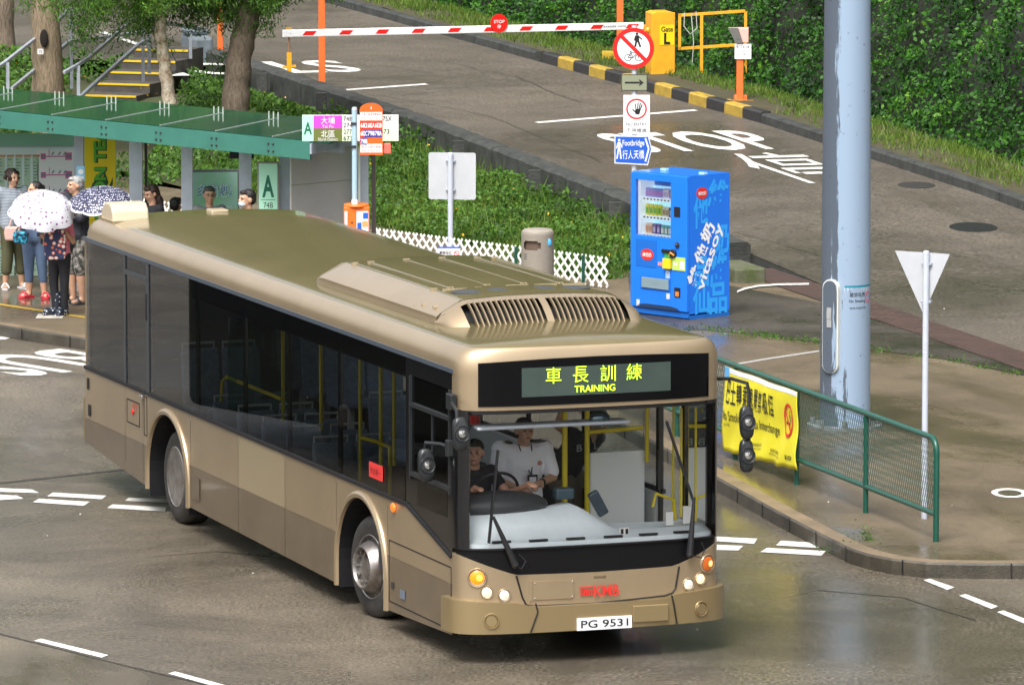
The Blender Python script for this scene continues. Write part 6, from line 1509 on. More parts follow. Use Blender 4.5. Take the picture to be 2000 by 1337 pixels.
# ================================================================== BUS SHELTER AND STOP
GRN = mat('fascia_green', (.04,.17,.13), .35, var=.10, vscale=3, coat=.2); STL = mat('shelter_steel', (.42,.47,.55), .4, .2, var=.08); CLAD = mat('cladding_grey', (.45,.44,.43), .4, var=.06, vscale=2)
A0 = W(605, 279, 2.54); A1 = W(0, 219, 2.54); A0.z = A1.z = 0; ed = (A1-A0).normalized(); A2 = A0+ed*12; bd = Vector((.36,.93,0)).normalized()
SH = thing('bus_shelter', 'long bus shelter with dark green glass roof, green edge beam and grey posts', 'bus shelter', (A0.x, A0.y, .14))
def sh(a, c, z): p = ed*a+bd*c; return (p.x, p.y, z-.14)
def shbox(b, a0, a1, c0, c1, z0, z1): return b.add([sh(a0,c0,z0),sh(a1,c0,z0),sh(a1,c1,z0),sh(a0,c1,z0),sh(a0,c0,z1),sh(a1,c0,z1),sh(a1,c1,z1),sh(a0,c1,z1)], [(0,3,2,1),(4,5,6,7),(0,1,5,4),(1,2,6,5),(2,3,7,6),(3,0,4,7)])
b = MB(); shbox(b, 0, 12, 0, .05, 2.33, 2.55); b.build('edge_beam', GRN, SH)
b = MB(); shbox(b, -.03, .0, 0, 1.7, 2.40, 2.53); b.build('end_beam', STL, SH)
RG = glass('roof_glass_green', (.25,.55,.42), .06, 1.35, diff=(.02,.11,.075), dfac=.55)
dpth = 2.45; pitch_ = (A0-W(540,272,2.54)).length*0+1.08
n_ = 12
for i in range(n_):
    b = MB(); shbox(b, i*pitch_+.012-.35, (i+1)*pitch_-.012-.35 if i else pitch_-.35-.012, .05, dpth, 2.545, 2.565); b.build('roof_pane', RG, SH)
b = MB()
for i in range(n_):
    a = (i+1)*pitch_-.35; shbox(b, a-.008, a+.008, .05, 2.0, 2.56, 2.572)
b.build('roof_joints', mat('joint_grey', (.35,.38,.36), .4), SH)
b = MB()
for i in range(n_):
    a = (i+1)*pitch_-.35
    for da in (-.09, 0, .09): p = sh(a+da, 1.9, 2.55); b.cyl(p, (p[0],p[1],p[2]+.11), .009, n=8)
b.build('roof_pins', mat('pin_steel', (.62,.66,.60), .3, .5), SH)
b = MB()
for i in range(n_):
    a = (i+1)*pitch_-.35
    for da in (-.045,.045):
        for z in (2.39,2.48): p = sh(a+da, -.005, z); b.ell(p, .016, n=8, m=6)
b.build('bolts', DKG, SH)
def shpost(px, wpx, c, m=STL, z1=2.34, nm='post'):
    # post standing under the roof: find position along the shelter line at depth c
    best = None
    for k_ in range(2400):
        a = k_*.005-.3; p = ed*a+bd*c+A0; x = CX+F*p.x/(p.y*cos(PITCH)-(1.3-HC)*sin(PITCH))
        if best is None or abs(x-px) < best[0]: best = (abs(x-px), a)
    a = best[1]; w_ = wpx/ (F/(A0.y+2)); b = MB(); p = sh(a, c, 0); b.box(p[0]-w_/2,p[0]+w_/2,p[1]-.07,p[1]+.07,-.01,z1-.14); b.build(nm, m, SH); return a, p
POSTC = .9
for px, w_ in ((266,26),(366,22),(480,24),(557,22)): shpost(px, w_, POSTC)
shpost(0-60, 26, POSTC); shpost(155, 18, POSTC+.2)
b = MB()
a_l, pl_ = shpost(711, 18, POSTC+.9); shpost(702, 4, POSTC+.8, SIGNW)
shpost(286, 5, POSTC+.6, DKG); shpost(730, 8, POSTC+1.2, mat('pipe_dark', (.13,.10,.10), .4), 2.2, 'drain_pipe')
b = MB(); shbox(b, -.1, 12, POSTC-.05, POSTC+.05, 2.34, 2.50); b.build('main_beam', STL, SH)
# end wall of grey cladding
e0_ = PD(569, 400, A0.y+POSTC*.93+.2); e1_ = PD(690, 400, A0.y+POSTC*.93+.95)
sv = Vector((A0.x, A0.y, .14))
for i in range(4):
    b = MB(); z0 = .12+i*.55; z1 = z0+.546; v0 = Vector((e0_.x,e0_.y,0))-Vector((A0.x,A0.y,0)); v1 = Vector((e1_.x,e1_.y,0))-Vector((A0.x,A0.y,0)); nn = Vector((v1.y-v0.y, -(v1.x-v0.x),0)).normalized()*.03
    b.add([(v0.x,v0.y,z0),(v1.x,v1.y,z0),(v1.x-nn.x,v1.y-nn.y,z0),(v0.x-nn.x,v0.y-nn.y,z0),(v0.x,v0.y,z1),(v1.x,v1.y,z1),(v1.x-nn.x,v1.y-nn.y,z1),(v0.x-nn.x,v0.y-nn.y,z1)], [(0,3,2,1),(4,5,6,7),(0,1,5,4),(1,2,6,5),(2,3,7,6),(3,0,4,7)]); b.build('wall_panel', CLAD, SH, bevel=.006)
# standing things placed by their left/right/top pixel edges at a depth
def board(name, label, cat, x0, x1, ytop, ybot, D, frame, face, fw=.02, th_=.04, yaw=0.):
    P0 = PD((x0+x1)/2, ybot, D); z0 = P0.z; z1 = PD((x0+x1)/2, ytop, D).z; w_ = (x1-x0)/(F/D)
    t = thing(name, label, cat, (P0.x, D, z0), rot_to_cam(P0)+yaw)
    b = MB(); H_ = z1-z0; b.box(-w_/2,w_/2,0,th_,0,H_)
    b.build('frame' if fw else 'panel', frame, t, bevel=.004)
    fc = None
    if fw: b = MB(); b.box(-w_/2+fw,w_/2-fw,-.004,0,fw,H_-fw); fc = b.build('face', face, t)
    return t, fc, w_, H_
def ink(o, m, fn, nm='lettering'):
    b = MB(); fn(b); return b.build(nm, m, o)
LG = mat('light_green_face', (.42,.78,.60), .4); PG = mat('print_green', (.005,.13,.07), .5); MG = mat('magenta_face', (.72,.07,.55), .4); OL = mat('olive_face', (.14,.17,.04), .4)
# stop letter panel A
t, f_, w_, H_ = board('stop_panel', 'tall light green panel with a dark green letter A between the shelter posts', 'sign', 503, 546, 316, 520, 80.9, mat('frame_stone_grey', (.22,.21,.19), .5), LG, .022)
ink(t, PG, lambda b: b.text('A', XZ(0,H_-.31,-.006), .15, .28, .03)); ink(t, PG, lambda b: b.box(-.09,.09,-.006,-.0045,H_-.485,H_-.479), 'rule'); ink(t, BLACKP, lambda b: (b.text('74B', XZ(-.0,H_-.55,-.006), .12, .07), b.text('74D', XZ(.0,H_-.66,-.006), .12, .07), b.text('74E', XZ(.0,H_-.77,-.006), .12, .07)), 'route_numbers')
# hanging direction sign
t, f_, w_, H_ = board('route_sign', 'long hanging sign with letter A, a magenta and an olive block and route numbers', 'sign', 590, 779, 225, 276, 78.6, SIGNW, SIGNW, 0, .05, yaw=0.)
S_ = t
b = MB(); b.box(-w_/2+.003,-w_/2+.138,-.005,0,.003,H_-.003); f1_ = b.build('green_block', LG, t); ink(f1_, PG, lambda b: b.text('A', XZ(-w_/2+.07,H_/2,-.008), .10, .15, .02))
b = MB(); b.box(-w_/2+.14,-w_/2+.49,-.005,0,H_/2,H_-.003); f2_ = b.build('magenta_block', MG, t); ink(f2_, WHITEP, lambda b: (b.text('大埔', XZ(-w_/2+.315,H_*.80,-.008), .17, .085, .0), b.text('Tai Po', XZ(-w_/2+.315,H_*.57,-.008), .14, .035)))
b = MB(); b.box(-w_/2+.14,-w_/2+.49,-.005,0,.003,H_/2); f3_ = b.build('olive_block', OL, t); ink(f3_, WHITEP, lambda b: (b.text('北區', XZ(-w_/2+.315,H_*.29,-.008), .17, .085, .0), b.text('North District', XZ(-w_/2+.315,H_*.08,-.008), .24, .04)))
b = MB(); b.box(-w_/2+.49,w_/2-.01,-.004,0,.003,H_/2); b.build('mint_strip', mat('mint', (.70,.88,.62), .4), t)
ink(t, BLACKP, lambda b: (b.text('74B', XZ(-w_/2+.56,H_*.87,-.008), .11, .055), b.text('274', XZ(-w_/2+.56,H_*.62,-.008), .11, .055), b.text('277E', XZ(-w_/2+.575,H_*.37,-.008), .13, .055), b.text('673', XZ(-w_/2+.56,H_*.12,-.008), .11, .055), b.text('75X', XZ(w_/2-.14,H_*.87,-.008), .11, .06), b.text('673', XZ(w_/2-.17,H_*.38,-.008), .11, .06)), 'route_numbers')
b = MB(); b.box(-w_/2-.0,-w_/2+.01,.05,.30,.02,.06); b.box(w_/2-.35,w_/2-.3,.02,.3,-.02,.02); b.build('bracket', STL, t)
# thank-you poster
t, f_, w_, H_ = board('poster', 'green framed poster of blue Chinese lettering hung between the shelter posts', 'poster', 369, 470, 331, 470, 84.6, mat('frame_dark_grey', (.16,.18,.19), .4), mat('poster_green', (.25,.62,.30), .5, col2=(.42,.60,.60), vscale=2.5), .035)
ink(t, mat('poster_blue', (.12,.25,.50), .5), lambda b: b.text('多謝您!', XZ(-.0,H_-.28,-.006), .46, .19, .045)); ink(t, mat('poster_pale', (.62,.78,.72), .5), lambda b: (b.text('多謝您!', XZ(-.0,H_-.28,-.008), .45, .185, .0), b.text('Thank you', XZ(.05,H_-.50,-.008), .36, .08, .01)), 'lettering_inner')
# dark display box under the roof
t, f_, w_, H_ = board('display_box', 'small dark box hanging under the shelter roof edge', 'display', 448, 496, 296, 310, 82.6, DKG, mat('screen_dark', (.012,.02,.03), .2), .01, .10)
# drink advertisement
t, f_, w_, H_ = board('advertisement', 'tall bright yellow advertisement with green lettering reading up its side', 'advertisement', 166, 228, 258, 505, 85.3, mat('ad_frame', (.35,.36,.36), .4), mat('ad_yellow', (.88,.62,.005), .4), .006)
gk = mat('ad_green', (.10,.42,.02), .4); gd_ = mat('ad_dark_green', (.004,.09,.03), .4)
M_ = lambda cx, cz, y: (lambda x, z: (cx-z, y, cz+x))
b = MB(); b.text('LEMON TEA', M_(.01,H_*.62+.03,-.006), 1.35, .17, .075); b.build('lettering_shadow', gd_, t)
b = MB(); b.text('LEMON TEA', M_(-.005,H_*.62+.03,-.009), 1.33, .165, .035); b.build('lettering', gk, t)
b = MB()
for ang, l in ((-.9,.20),(-.45,.26),(0,.27),(.5,.22)): flat(b, [(.06,.90+.0),(.06+sin(ang)*l-.04*cos(ang),.90+cos(ang)*l*.5),(.06+sin(ang)*l,.90+cos(ang)*l),(.06+sin(ang)*l*.6+.05*cos(ang),.90+cos(ang)*l*.45)], -.006-abs(ang)*.002)
b.build('leaves', gd_, t)
# route boards
t, f_, w_, H_ = board('route_board', 'large pale information board of bus route diagrams behind the waiting people', 'notice board', -150, 150, 286, 520, 86.2, STL, mat('board_pale', (.60,.70,.76), .3), .02)
kx = lambda x: (x-0)/(F/86.2); PR = mat('print_pink', (.62,.12,.34), .5); 
b = MB(); b.prism([(-w_/2,H_),(w_/2,H_),(w_/2+.0,H_+.09),(w_/2-.03,H_+.16),(-w_/2,H_+.20)], lambda a, c, t_: (a, t_, c), -.01, .04); hd = b.build('header', mat('header_green', (.22,.42,.33), .4), t)
b = MB()
for r_ in range(3):
    for i in range(13):
        x0 = -w_/2+.10+i*.115; z1 = H_-.12-r_*.58; b.box(x0,x0+.085,-.006,-.004,z1-.48,z1-.02)
b.build('timetable_columns', mat('print_pale_green', (.40,.55,.42), .5), t)
b = MB()
for r_ in range(3):
    for i in range(13):
        x0 = -w_/2+.10+i*.115; z1 = H_-.12-r_*.58; b.box(x0,x0+.10,-.008,-.006,z1-.02,z1+.005)
b.build('timetable_headings', mat('print_orange', (.60,.20,.10), .5), t)
b = MB(); rng = np.random.default_rng(3)
for r_ in range(3):
    for i in range(13):
        x0 = -w_/2+.10+i*.115; z1 = H_-.17-r_*.58
        for k_ in range(10):
            if rng.random() < .75: b.box(x0+.01,x0+.03+rng.random()*.04,-.008,-.0062,z1-k_*.042-.014,z1-k_*.042)
b.build('timetable_print', mat('print_slate', (.16,.22,.28), .6), t)
b = MB(); xr0 = w_/2-.50; b.box(xr0-.02,w_/2-.02,-.006,-.004,.05,H_-.05); b.build('route_map_panel', mat('map_white', (.76,.74,.80), .4), t)
b = MB()
for i in range(6):
    z = H_-.14-i*.25; b.box(xr0+.03,xr0+.10,-.008,-.006,z-.04,z+.04); b.box(w_/2-.14,w_/2-.05,-.008,-.006,z-.05,z+.05); b.box(xr0+.10,w_/2-.14,-.008,-.006,z-.008,z+.008); b.box(xr0+.14,xr0+.15,-.008,-.006,z,z+.10)
b.build('route_lines', PR, t)
b = MB()
for i in range(6):
    z = H_-.14-i*.25
    for x in (.18,.27,.34): b.bar((xr0+x,-.008,z+.02),(xr0+x+.03,-.008,z+.06),.018,.003,up=(0,1,0))
    b.box(xr0+.04,xr0+.09,-.0095,-.008,z-.015,z+.015); b.box(w_/2-.13,w_/2-.06,-.0095,-.008,z-.02,z+.02)
b.build('stop_names', mat('print_slate', (.16,.22,.28), .6), t)
t, f_, w_, H_ = board('notice', 'small sky blue notice fixed to the shelter post beside the yellow advertisement', 'notice', 150, 166, 324, 354, 83.6, mat('notice_sky', (.25,.55,.80), .4), SIGNW, 0, .01)
b = MB(); disc(b, 0, H_*.62, .035, -.004, 0, 20); b.box(-.035,.035,-.004,0,.02,.06); b.build('symbol', SIGNW, t)
# ---- bus stop pole with orange flag
D_ = 78.1; q = PD(693, 400, D_); kk = F/D_
ztop = PD(693, 214, D_).z-.14
BP = thing('bus_stop_pole', 'pale blue bus stop pole with an orange round-topped flag and an orange timetable drum', 'bus stop', (q.x, D_, .14), rot_to_cam(q))
b = MB(); b.cyl((0,0,0),(0,0,ztop),.034,n=18); b.build('pole', mat('pole_sky', (.36,.52,.62), .35), BP, smooth=True, sharp=50)
b = MB(); b.cyl((0,0,ztop-.005),(0,0,ztop+.03),.037,.026,n=18); b.build('cap', STL, BP)
zz = lambda y: PD(693, y, D_).z-.14
x0, x1 = 10/kk, 55/kk; zt, zb_ = zz(201), zz(302)
b = MB(); pts = [(x0,zb_),(x1,zb_)]+[((x0+x1)/2+(x1-x0)/2*cos(a), zt-.085+.085*sin(a)) for a in [pi*i/14 for i in range(15)]]; b.prism(pts, lambda a, c, t_: (a, t_, c), -.05, -.025); fl_ = b.build('flag', mat('flag_orange', (.85,.13,.02), .35), BP)
b = MB(); xm = (x0+x1)/2; hw = (x1-x0)/2-.008
b.box(xm-hw,xm+hw,-.053,-.05,zt-.21,zt-.11); b.box(xm-hw,xm+hw,-.053,-.05,zb_+.03,zb_+.135); b.build('white_bands', WHITEP, fl_)
b = MB(); 
def cell(i, j, mtr): return
for i in range(3): b.box(xm-hw+i*(2*hw/3)+.002,xm-hw+(i+1)*(2*hw/3)-.002,-.053,-.05,zt-.315,zt-.225)
b.box(xm-hw+.002,xm-hw+2*hw/3-.002,-.053,-.05,zt-.415,zt-.325); b.build('red_cells', SR, fl_)
b = MB(); b.box(xm-hw+2*hw/3+.002,xm+hw,-.053,-.05,zt-.415,zt-.325); b.box(xm-hw+2*hw/6,xm-hw+2*hw/3+.0,-.0535,-.05,zt-.415,zt-.325); b.box(xm-hw,xm-hw+2*hw/3-.002,-.053,-.05,zt-.51,zt-.425); b.build('blue_cells', mat('cell_navy', (.03,.03,.28), .4), fl_)
b = MB()
for tx, i, j in (('682',0,0),('682A',1,0),('682B',2,0),('682C',0,1),('798',1,1),('798A',2,1),('798B',0,2)): b.text(tx, XZ(xm-hw+(i+.5)*(2*hw/3), zt-.27-j*.098, -.055), .082, .06, .02)
b.text('i', XZ(xm-.0, zt-.055, -.052), .012, .04, .01); b.build('route_numbers', WHITEP, fl_)
b = MB(); b.text('大老山隧道收費廣場', XZ(xm, zt-.135, -.055), 2*hw-.03, .03); b.text('Tate\'s Cairn Tunnel', XZ(xm, zt-.18, -.055), 2*hw-.03, .025); b.text('新巴及城巴聯營', XZ(xm, zb_+.10, -.055), 2*hw-.03, .03); b.text('www.nwstbus.com.hk', XZ(xm, zb_+.055, -.055), 2*hw-.03, .022); b.build('lettering', PRNT if False else mat('print_dark_red', (.35,.06,.05), .5), fl_)
b = MB(); b.box(x1+.01,x1+.10,-.02,.0,zb_+.01,zb_+.14); b.build('small_red_plate', mat('plate_coral', (.80,.16,.12), .4), BP, bevel=.015)
b = MB(); 
for z in (zt-.25, zb_+.10): b.box(-.045,.02,-.045,.045,z-.015,z+.015)
b.build('clamps', DKG, BP)
zt2, zb2_ = zz(398), zz(500)
b = MB(); b.box(-.135,.18,-.10,.14,zb2_,zt2-.03); b.cyl((.02,.02,zt2-.03),(.02,.02,zt2+.0),.16,.15,n=24); bx = b.build('timetable_case', mat('case_orange', (.85,.16,.02), .35), BP, bevel=.01)
b = MB(); b.box(.02,.165,-.105,-.10,zb2_+.02,zt2-.08); b.build('timetable', mat('case_paper', (.62,.70,.82), .4), bx)
b = MB(); b.box(.10,.16,-.108,-.105,zt2-.17,zt2-.10); b.box(.03,.08,-.108,-.105,zt2-.30,zt2-.22); b.build('blue_print', SBLUE, bx); b = MB(); b.box(.09,.16,-.108,-.105,zt2-.27,zt2-.20); b.box(.03,.16,-.108,-.105,zt2-.42,zt2-.39); b.build('orange_print', mat('case_print', (.85,.35,.12), .4), bx)
b = MB(); b.box(-.125,-.09,-.105,-.10,zb2_+.02,zt2-.08); b.build('side_window', mat('case_paper', (.62,.70,.82), .4), bx); b = MB(); b.ell((-.035,-.10,zt2-.22),(.015,.006,.010)); b.build('lock', BLK, bx)
b = MB(); b.cyl((0,0,zt2),(0,0,zt2+.05),.04,n=16); b.build('collar', WHITEP, BP)

# ---- unseen bus added beyond the left edge to give side windows dark reflections
PB = thing('added_bus', 'dark green bus added unseen beyond the left edge to darken the side window reflections', 'bus', (-9.0, 64.2, 0))
PBM = mat('added_bus_dark', (.045,.055,.05), .45)
b = MB(); b.box(-1.25,1.25,-6.1,6.1,.3,2.95); b.build('body', PBM, PB, bevel=.12)
b = MB(); b.box(-1.26,1.26,-5.9,5.9,1.3,2.5); b.box(-1.1,1.1,6.09,6.115,1.2,2.5); b.build('windows', mat('added_bus_glass', (.03,.035,.04), .3), PB)
for x in (-1.12, 1.12):
    for y in (-3.4, 3.2):
        b = MB(); M = Matrix.Translation((x,y,.475)) @ Matrix.Rotation(pi/2,4,'Y'); b.lathe([(.25,-.14),(.46,-.14),(.475,-.1),(.475,.1),(.46,.14),(.25,.14)], 32, M); w_o = b.build('wheel', TYRE, PB, smooth=True, sharp=30)
        b = MB(); b.lathe([(0,.15),(.12,.15),(.16,.11),(.25,.135),(.25,-.135),(.16,-.11),(.12,-.15),(0,-.15)], 28, M); b.build('rim', STEEL, w_o, smooth=True, sharp=30)

# ================================================================== PEOPLE
SKIN = mat('skin_tan', (.50,.29,.19), .5, var=.05, vscale=12); HAIRB = mat('hair_black', (.010,.008,.007), .5, var=.3, vscale=40, bump=.5); HAIRG = mat('hair_grey', (.30,.30,.30), .6, var=.3, vscale=40, bump=.5); HAIRBR = mat('hair_dark_brown', (.03,.014,.010), .5, var=.3, vscale=40, bump=.6)
def V(*a): return Vector(a)
def hand(b, wrist, elbow, curl=.6, side=1, up=None):
    """palm, four fingers of different length and a thumb"""
    w = Vector(wrist); d = (w-Vector(elbow)).normalized(); u = Vector(up) if up else Vector((0,0,1))
    if abs(d.dot(u)) > .9: u = Vector((0,-1,0))
    x = d.cross(u).normalized()*side; n = x.cross(d).normalized()*side
    p1 = w+d*.045; p2 = w+d*.085
    b.limb(w, p1, .024, .027, 8); b.ell(tuple(w+d*.055), (.036,.036,.036), n=10, m=8)
    for i, l in enumerate((.068,.078,.073,.056)):
        o = p2+x*(-.030+i*.020); a1 = curl*.5; a2 = curl*1.2
        q = o+(d*cos(a1)-n*sin(a1))*l*.5; r = q+(d*cos(a2)-n*sin(a2))*l*.5
        b.limb(p1+x*(-.024+i*.016), o, .013, .0115, 8); b.limb(o, q, .0115, .0105, 8); b.limb(q, r, .0105, .009, 8)
    o = w+d*.02-x*.028; q = o+(d*.7-x*.6-n*.25).normalized()*.038; r = q+(d*.9-x*.15-n*.4).normalized()*.03
    b.limb(o, q, .014, .012, 8); b.limb(q, r, .012, .010, 8)
def person(label, loc, rot, H=1.6, pose=None, skin=SKIN, top=None, sleeve=.5, bottom=None, leg=1.0, hair=None, hairfn=None, head_turn=0., head_nod=0., shoes=None, vox=.011, scale_w=1., mouth_open=False, glasses=False, mask=False, full=True, loose=0., topcol=True, hem=None, group=None, sk=None):
    k = H/1.62; t = thing('person', label, 'person', loc, rot, group)
    J = dict(pel=V(0,0,.88), bel=V(0,.0,1.02), che=V(0,0,1.20), nek=V(0,.012,1.345), hed=V(0,-.012,1.50),
             hL=V(.085,0,.86), kL=V(.09,-.015,.47), aL=V(.09,.02,.075), tL=V(.105,-.13,.03), hR=V(-.085,0,.86), kR=V(-.09,-.015,.47), aR=V(-.09,.02,.075), tR=V(-.105,-.13,.03),
             sL=V(.165,.01,1.31), eL=V(.215,.02,1.05), wL=V(.20,-.10,.83), sR=V(-.165,.01,1.31), eR=V(-.215,.02,1.05), wR=V(-.20,-.10,.83))
    if pose:
        for a, v in pose.items(): J[a] = V(*v)
    for a in J: J[a] = J[a]*k
    for a in ('hL','hR','sL','sR'): J[a].x *= scale_w
    r = lambda v: v*k*scale_w
    def torso(b, g=0.):
        up = (J['nek']-J['pel']).normalized(); 
        for a, c, ra, rb in (('pel','bel',.125,.112),('bel','che',.112,.122)): 
            for sx in (-.05, .05): b.limb(J[a]+V(sx*k*scale_w,0,0), J[c]+V(sx*k*scale_w,0,0), r(ra*.84)+g, r(rb*.84)+g)
        b.limb(J['che'], J['nek']-up*.05*k, r(.115)+g, r(.062)+g)
        for s_ in ('sL','sR'): b.limb(J['che']+(J[s_]-J['che'])*.45, J[s_], r(.085)+g, r(.052)+g)
    # --- body: one continuous surface
    b = MB(); torso(b)
    b.limb(J['nek']-V(0,0,.05*k), J['nek']+(J['hed']-J['nek'])*.5, r(.055), r(.050))
    hm = Matrix.Translation(J['hed']) @ Matrix.Rotation(head_turn, 4, 'Z') @ Matrix.Rotation(head_nod, 4, 'X')
    hk = k if k > .9 else k*1.05
    def H_(x, y, z): return tuple(hm @ V(x*hk, y*hk, z*hk))
    def hell(b, c, rr): b.ell((0,0,0), tuple(q*hk for q in rr), M=hm @ Matrix.Translation(V(*c)*hk))
    hell(b,(0,.012,.025),(.074,.092,.088)); hell(b,(0,-.022,-.035),(.056,.066,.072)); hell(b,(0,-.045,-.082),(.030,.034,.026))
    hell(b,(0,-.092,-.012),(.013,.020,.020)); hell(b,(0,-.085,.008),(.010,.014,.025))
    for s_ in (-1,1): hell(b,(.076*s_,.008,-.010),(.011,.020,.030)); hell(b,(.030*s_,-.068,-.025),(.024,.022,.020)); hell(b,(.030*s_,-.078,.027),(.024,.012,.008))
    hell(b,(0,-.082,-.052),(.022,.011,.008))
    for s_, sd in (('L',1),('R',-1)):
        b.limb(J['s'+s_], J['e'+s_], r(.050), r(.040)); b.limb(J['e'+s_], J['w'+s_], r(.038), r(.025)); hand(b, J['w'+s_], J['e'+s_], .75, sd)
        b.limb(J['h'+s_], J['k'+s_], r(.088), r(.058)); b.limb(J['k'+s_], J['k'+s_].lerp(J['a'+s_], .35), r(.053), r(.056)); b.limb(J['k'+s_].lerp(J['a'+s_], .35), J['a'+s_], r(.056), r(.036))
        b.limb(J['a'+s_]-V(0,-.02,.03), J['t'+s_], r(.034), r(.026)); b.limb(J['a'+s_]-V(0,.02,.035), J['t'+s_]-V(.03*sd,0,0), r(.03), r(.020))
    mobj('body', remesh(b, vox, 2), skin if sk is None else sk, t)
    # --- clothes
    if top:
        b = MB(); torso(b, .014+loose)
        if hem: b.limb(J['pel'], J['pel']-V(0,0,hem), r(.135)+loose, r(.135)+loose)
        for s_ in 'LR':
            f = sleeve
            if f <= 1: b.limb(J['s'+s_], J['s'+s_].lerp(J['e'+s_], f), r(.058)+loose, r(.052)+loose*1.2)
            else:
                b.limb(J['s'+s_], J['e'+s_], r(.060)+loose, r(.050)+loose); b.limb(J['e'+s_], J['e'+s_].lerp(J['w'+s_], f-1), r(.048)+loose, r(.036)+loose)
        mobj('shirt', remesh(b, vox, 3), top, t)
    if bottom:
        b = MB()
        for sx in (-.045,.045): b.limb(J['pel']+V(sx*k,0,.06), J['pel']+V(sx*k,0,-.03), r(.118), r(.118))
        for s_ in 'LR':
            if leg <= .5: b.limb(J['h'+s_], J['h'+s_].lerp(J['k'+s_], leg*2), r(.100), r(.084)+loose)
            else:
                b.limb(J['h'+s_], J['k'+s_], r(.098), r(.068)+loose*.6); b.limb(J['k'+s_], J['k'+s_].lerp(J['a'+s_], (leg-.5)*2), r(.068)+loose*.6, r(.052)+loose)
        mobj('trousers', remesh(b, vox, 3), bottom, t)
    # --- hair
    b = MB()
    if hairfn: hairfn(b, hell)
    else:
        hell(b,(0,.024,.046),(.081,.090,.078)); hell(b,(0,.050,.0),(.076,.066,.075)); hell(b,(0,-.045,.084),(.058,.042,.030))
    hme = remesh(b, vox*.8, 1); ho = mobj('hair', hme, hair or HAIRB, t)
    rg = np.random.default_rng(5); co = np.empty(len(hme.vertices)*3); hme.vertices.foreach_get('co', co); co = co.reshape(-1,3); co += rg.normal(0,.0022,co.shape); hme.vertices.foreach_set('co', co.reshape(-1)); hme.update()
    # --- face
    b = MB()
    for s_ in (-1,1): b.ell((0,0,0),(.011*hk,.006*hk,.0055*hk),M=hm @ Matrix.Translation(V(.029*s_,-.083,.008)*hk),n=8,m=6)
    b.build('eyes', mat('eye_dark', (.02,.015,.012), .2), t)
    b = MB()
    for s_ in (-1,1): b.ell((0,0,0),(.014*hk,.004*hk,.0022*hk),M=hm @ Matrix.Translation(V(.030*s_,-.086,.031)*hk),n=8,m=6)
    b.build('eyebrows', HAIRB, t)
    if not mask:
        b = MB(); b.ell((0,0,0),((.014 if mouth_open else .021)*hk,.006*hk,(.013 if mouth_open else .005)*hk),M=hm @ Matrix.Translation(V(0,-.091,-.054)*hk),n=10,m=6); b.build('mouth', mat('mouth_dark', (.10,.02,.018), .4) if mouth_open else mat('lips', (.33,.11,.085), .4), t)
    else:
        b = MB(); b.ell((0,0,0),(.052*hk,.05*hk,.040*hk),M=hm @ Matrix.Translation(V(0,-.055,-.045)*hk)); b.build('face_mask', mat('mask_pale_blue', (.62,.76,.84), .6), t, smooth=True)
    if glasses:
        b = MB()
        for s_ in (-1,1):
            c = [H_(.030*s_+.023*cos(a), -.096, .007+.018*sin(a)) for a in [2*pi*i/14 for i in range(14)]]; b.tube(c, .0022, 5, closed=True); b.tube([H_(.053*s_,-.094,.010), H_(.078*s_,.0,.008)], .002, 5)
        b.tube([H_(-.008,-.096,.01), H_(.008,-.096,.01)], .002, 5); b.build('glasses', BLK, t)
    if shoes:
        for s_, sd in (('L',1),('R',-1)): 
            b = MB(); a = J['a'+s_]; tt2 = J['t'+s_]; d = (tt2-a); d.z = 0; d.normalize(); yaw = atan2(d.x, -d.y)
            M = Matrix.Translation((a.x, a.y, 0)) @ Matrix.Rotation(yaw, 4, 'Z')
            if shoes[0] == 'sandal':
                b.prism([(.042,.06),(.05,-.05),(.052,-.14),(.03,-.185),(-.02,-.185),(-.045,-.13),(-.04,-.04),(-.038,.06)], lambda x, y, t_: tuple(M @ V(x, y, t_)), -.01, .018)
                b.build('sandal', shoes[1], t, bevel=.004); s2 = MB()
                for y0, y1 in ((-.13,-.07),(-.075,-.13)): s2.tube([M @ V(-.048,y0,.02), M @ V(-.02,(y0+y1)/2,.072), M @ V(.02,(y0+y1)/2,.072), M @ V(.05,y1,.02)], .013, 8)
                if len(shoes) > 2: s2.tube([M @ V(-.042,.0,.02), M @ V(-.03,.05,.07), M @ V(.03,.05,.07), M @ V(.044,.0,.02)], .009, 8)
                s2.build('strap', shoes[1] if len(shoes) < 4 else shoes[3], t, smooth=True)
            else:
                b.limb(M @ V(0,.01,.05), M @ V(0,-.13,.045), .052, .045); b.limb(M @ V(0,.01,.05), M @ V(0,.02,.24), .052, .062); b.box(-.045,.048,-.18,.06,-.005,.02,M)
                mobj('boot', remesh(b, .009, 2), shoes[1], t)
    return t, J, hm
STRIPE = pattern('striped_blue_cotton', 'stripe', [(.10,.13,.18),(.38,.42,.46)], 16, thr=.5); OLIVE = mat('olive_cloth', (.075,.075,.035), .85, var=.1); BLKC = mat('black_cloth', (.012,.013,.018), .8); JEAN = mat('blue_denim', (.07,.11,.19), .85, var=.15, vscale=6); PINK = mat('pink_cotton', (.75,.22,.30), .8); CAMO = pattern('grey_camouflage', 'camo', [(.035,.035,.03),(.14,.135,.12),(.28,.27,.245)], 17, thr=.45); JKT = mat('navy_jacket', (.014,.017,.026), .6); BOOT = pattern('spotted_boot', 'dots', [(.55,.6,.62),(.015,.02,.035)], 24, .3, .26)
def at(px, py): return W(px, py, .148)
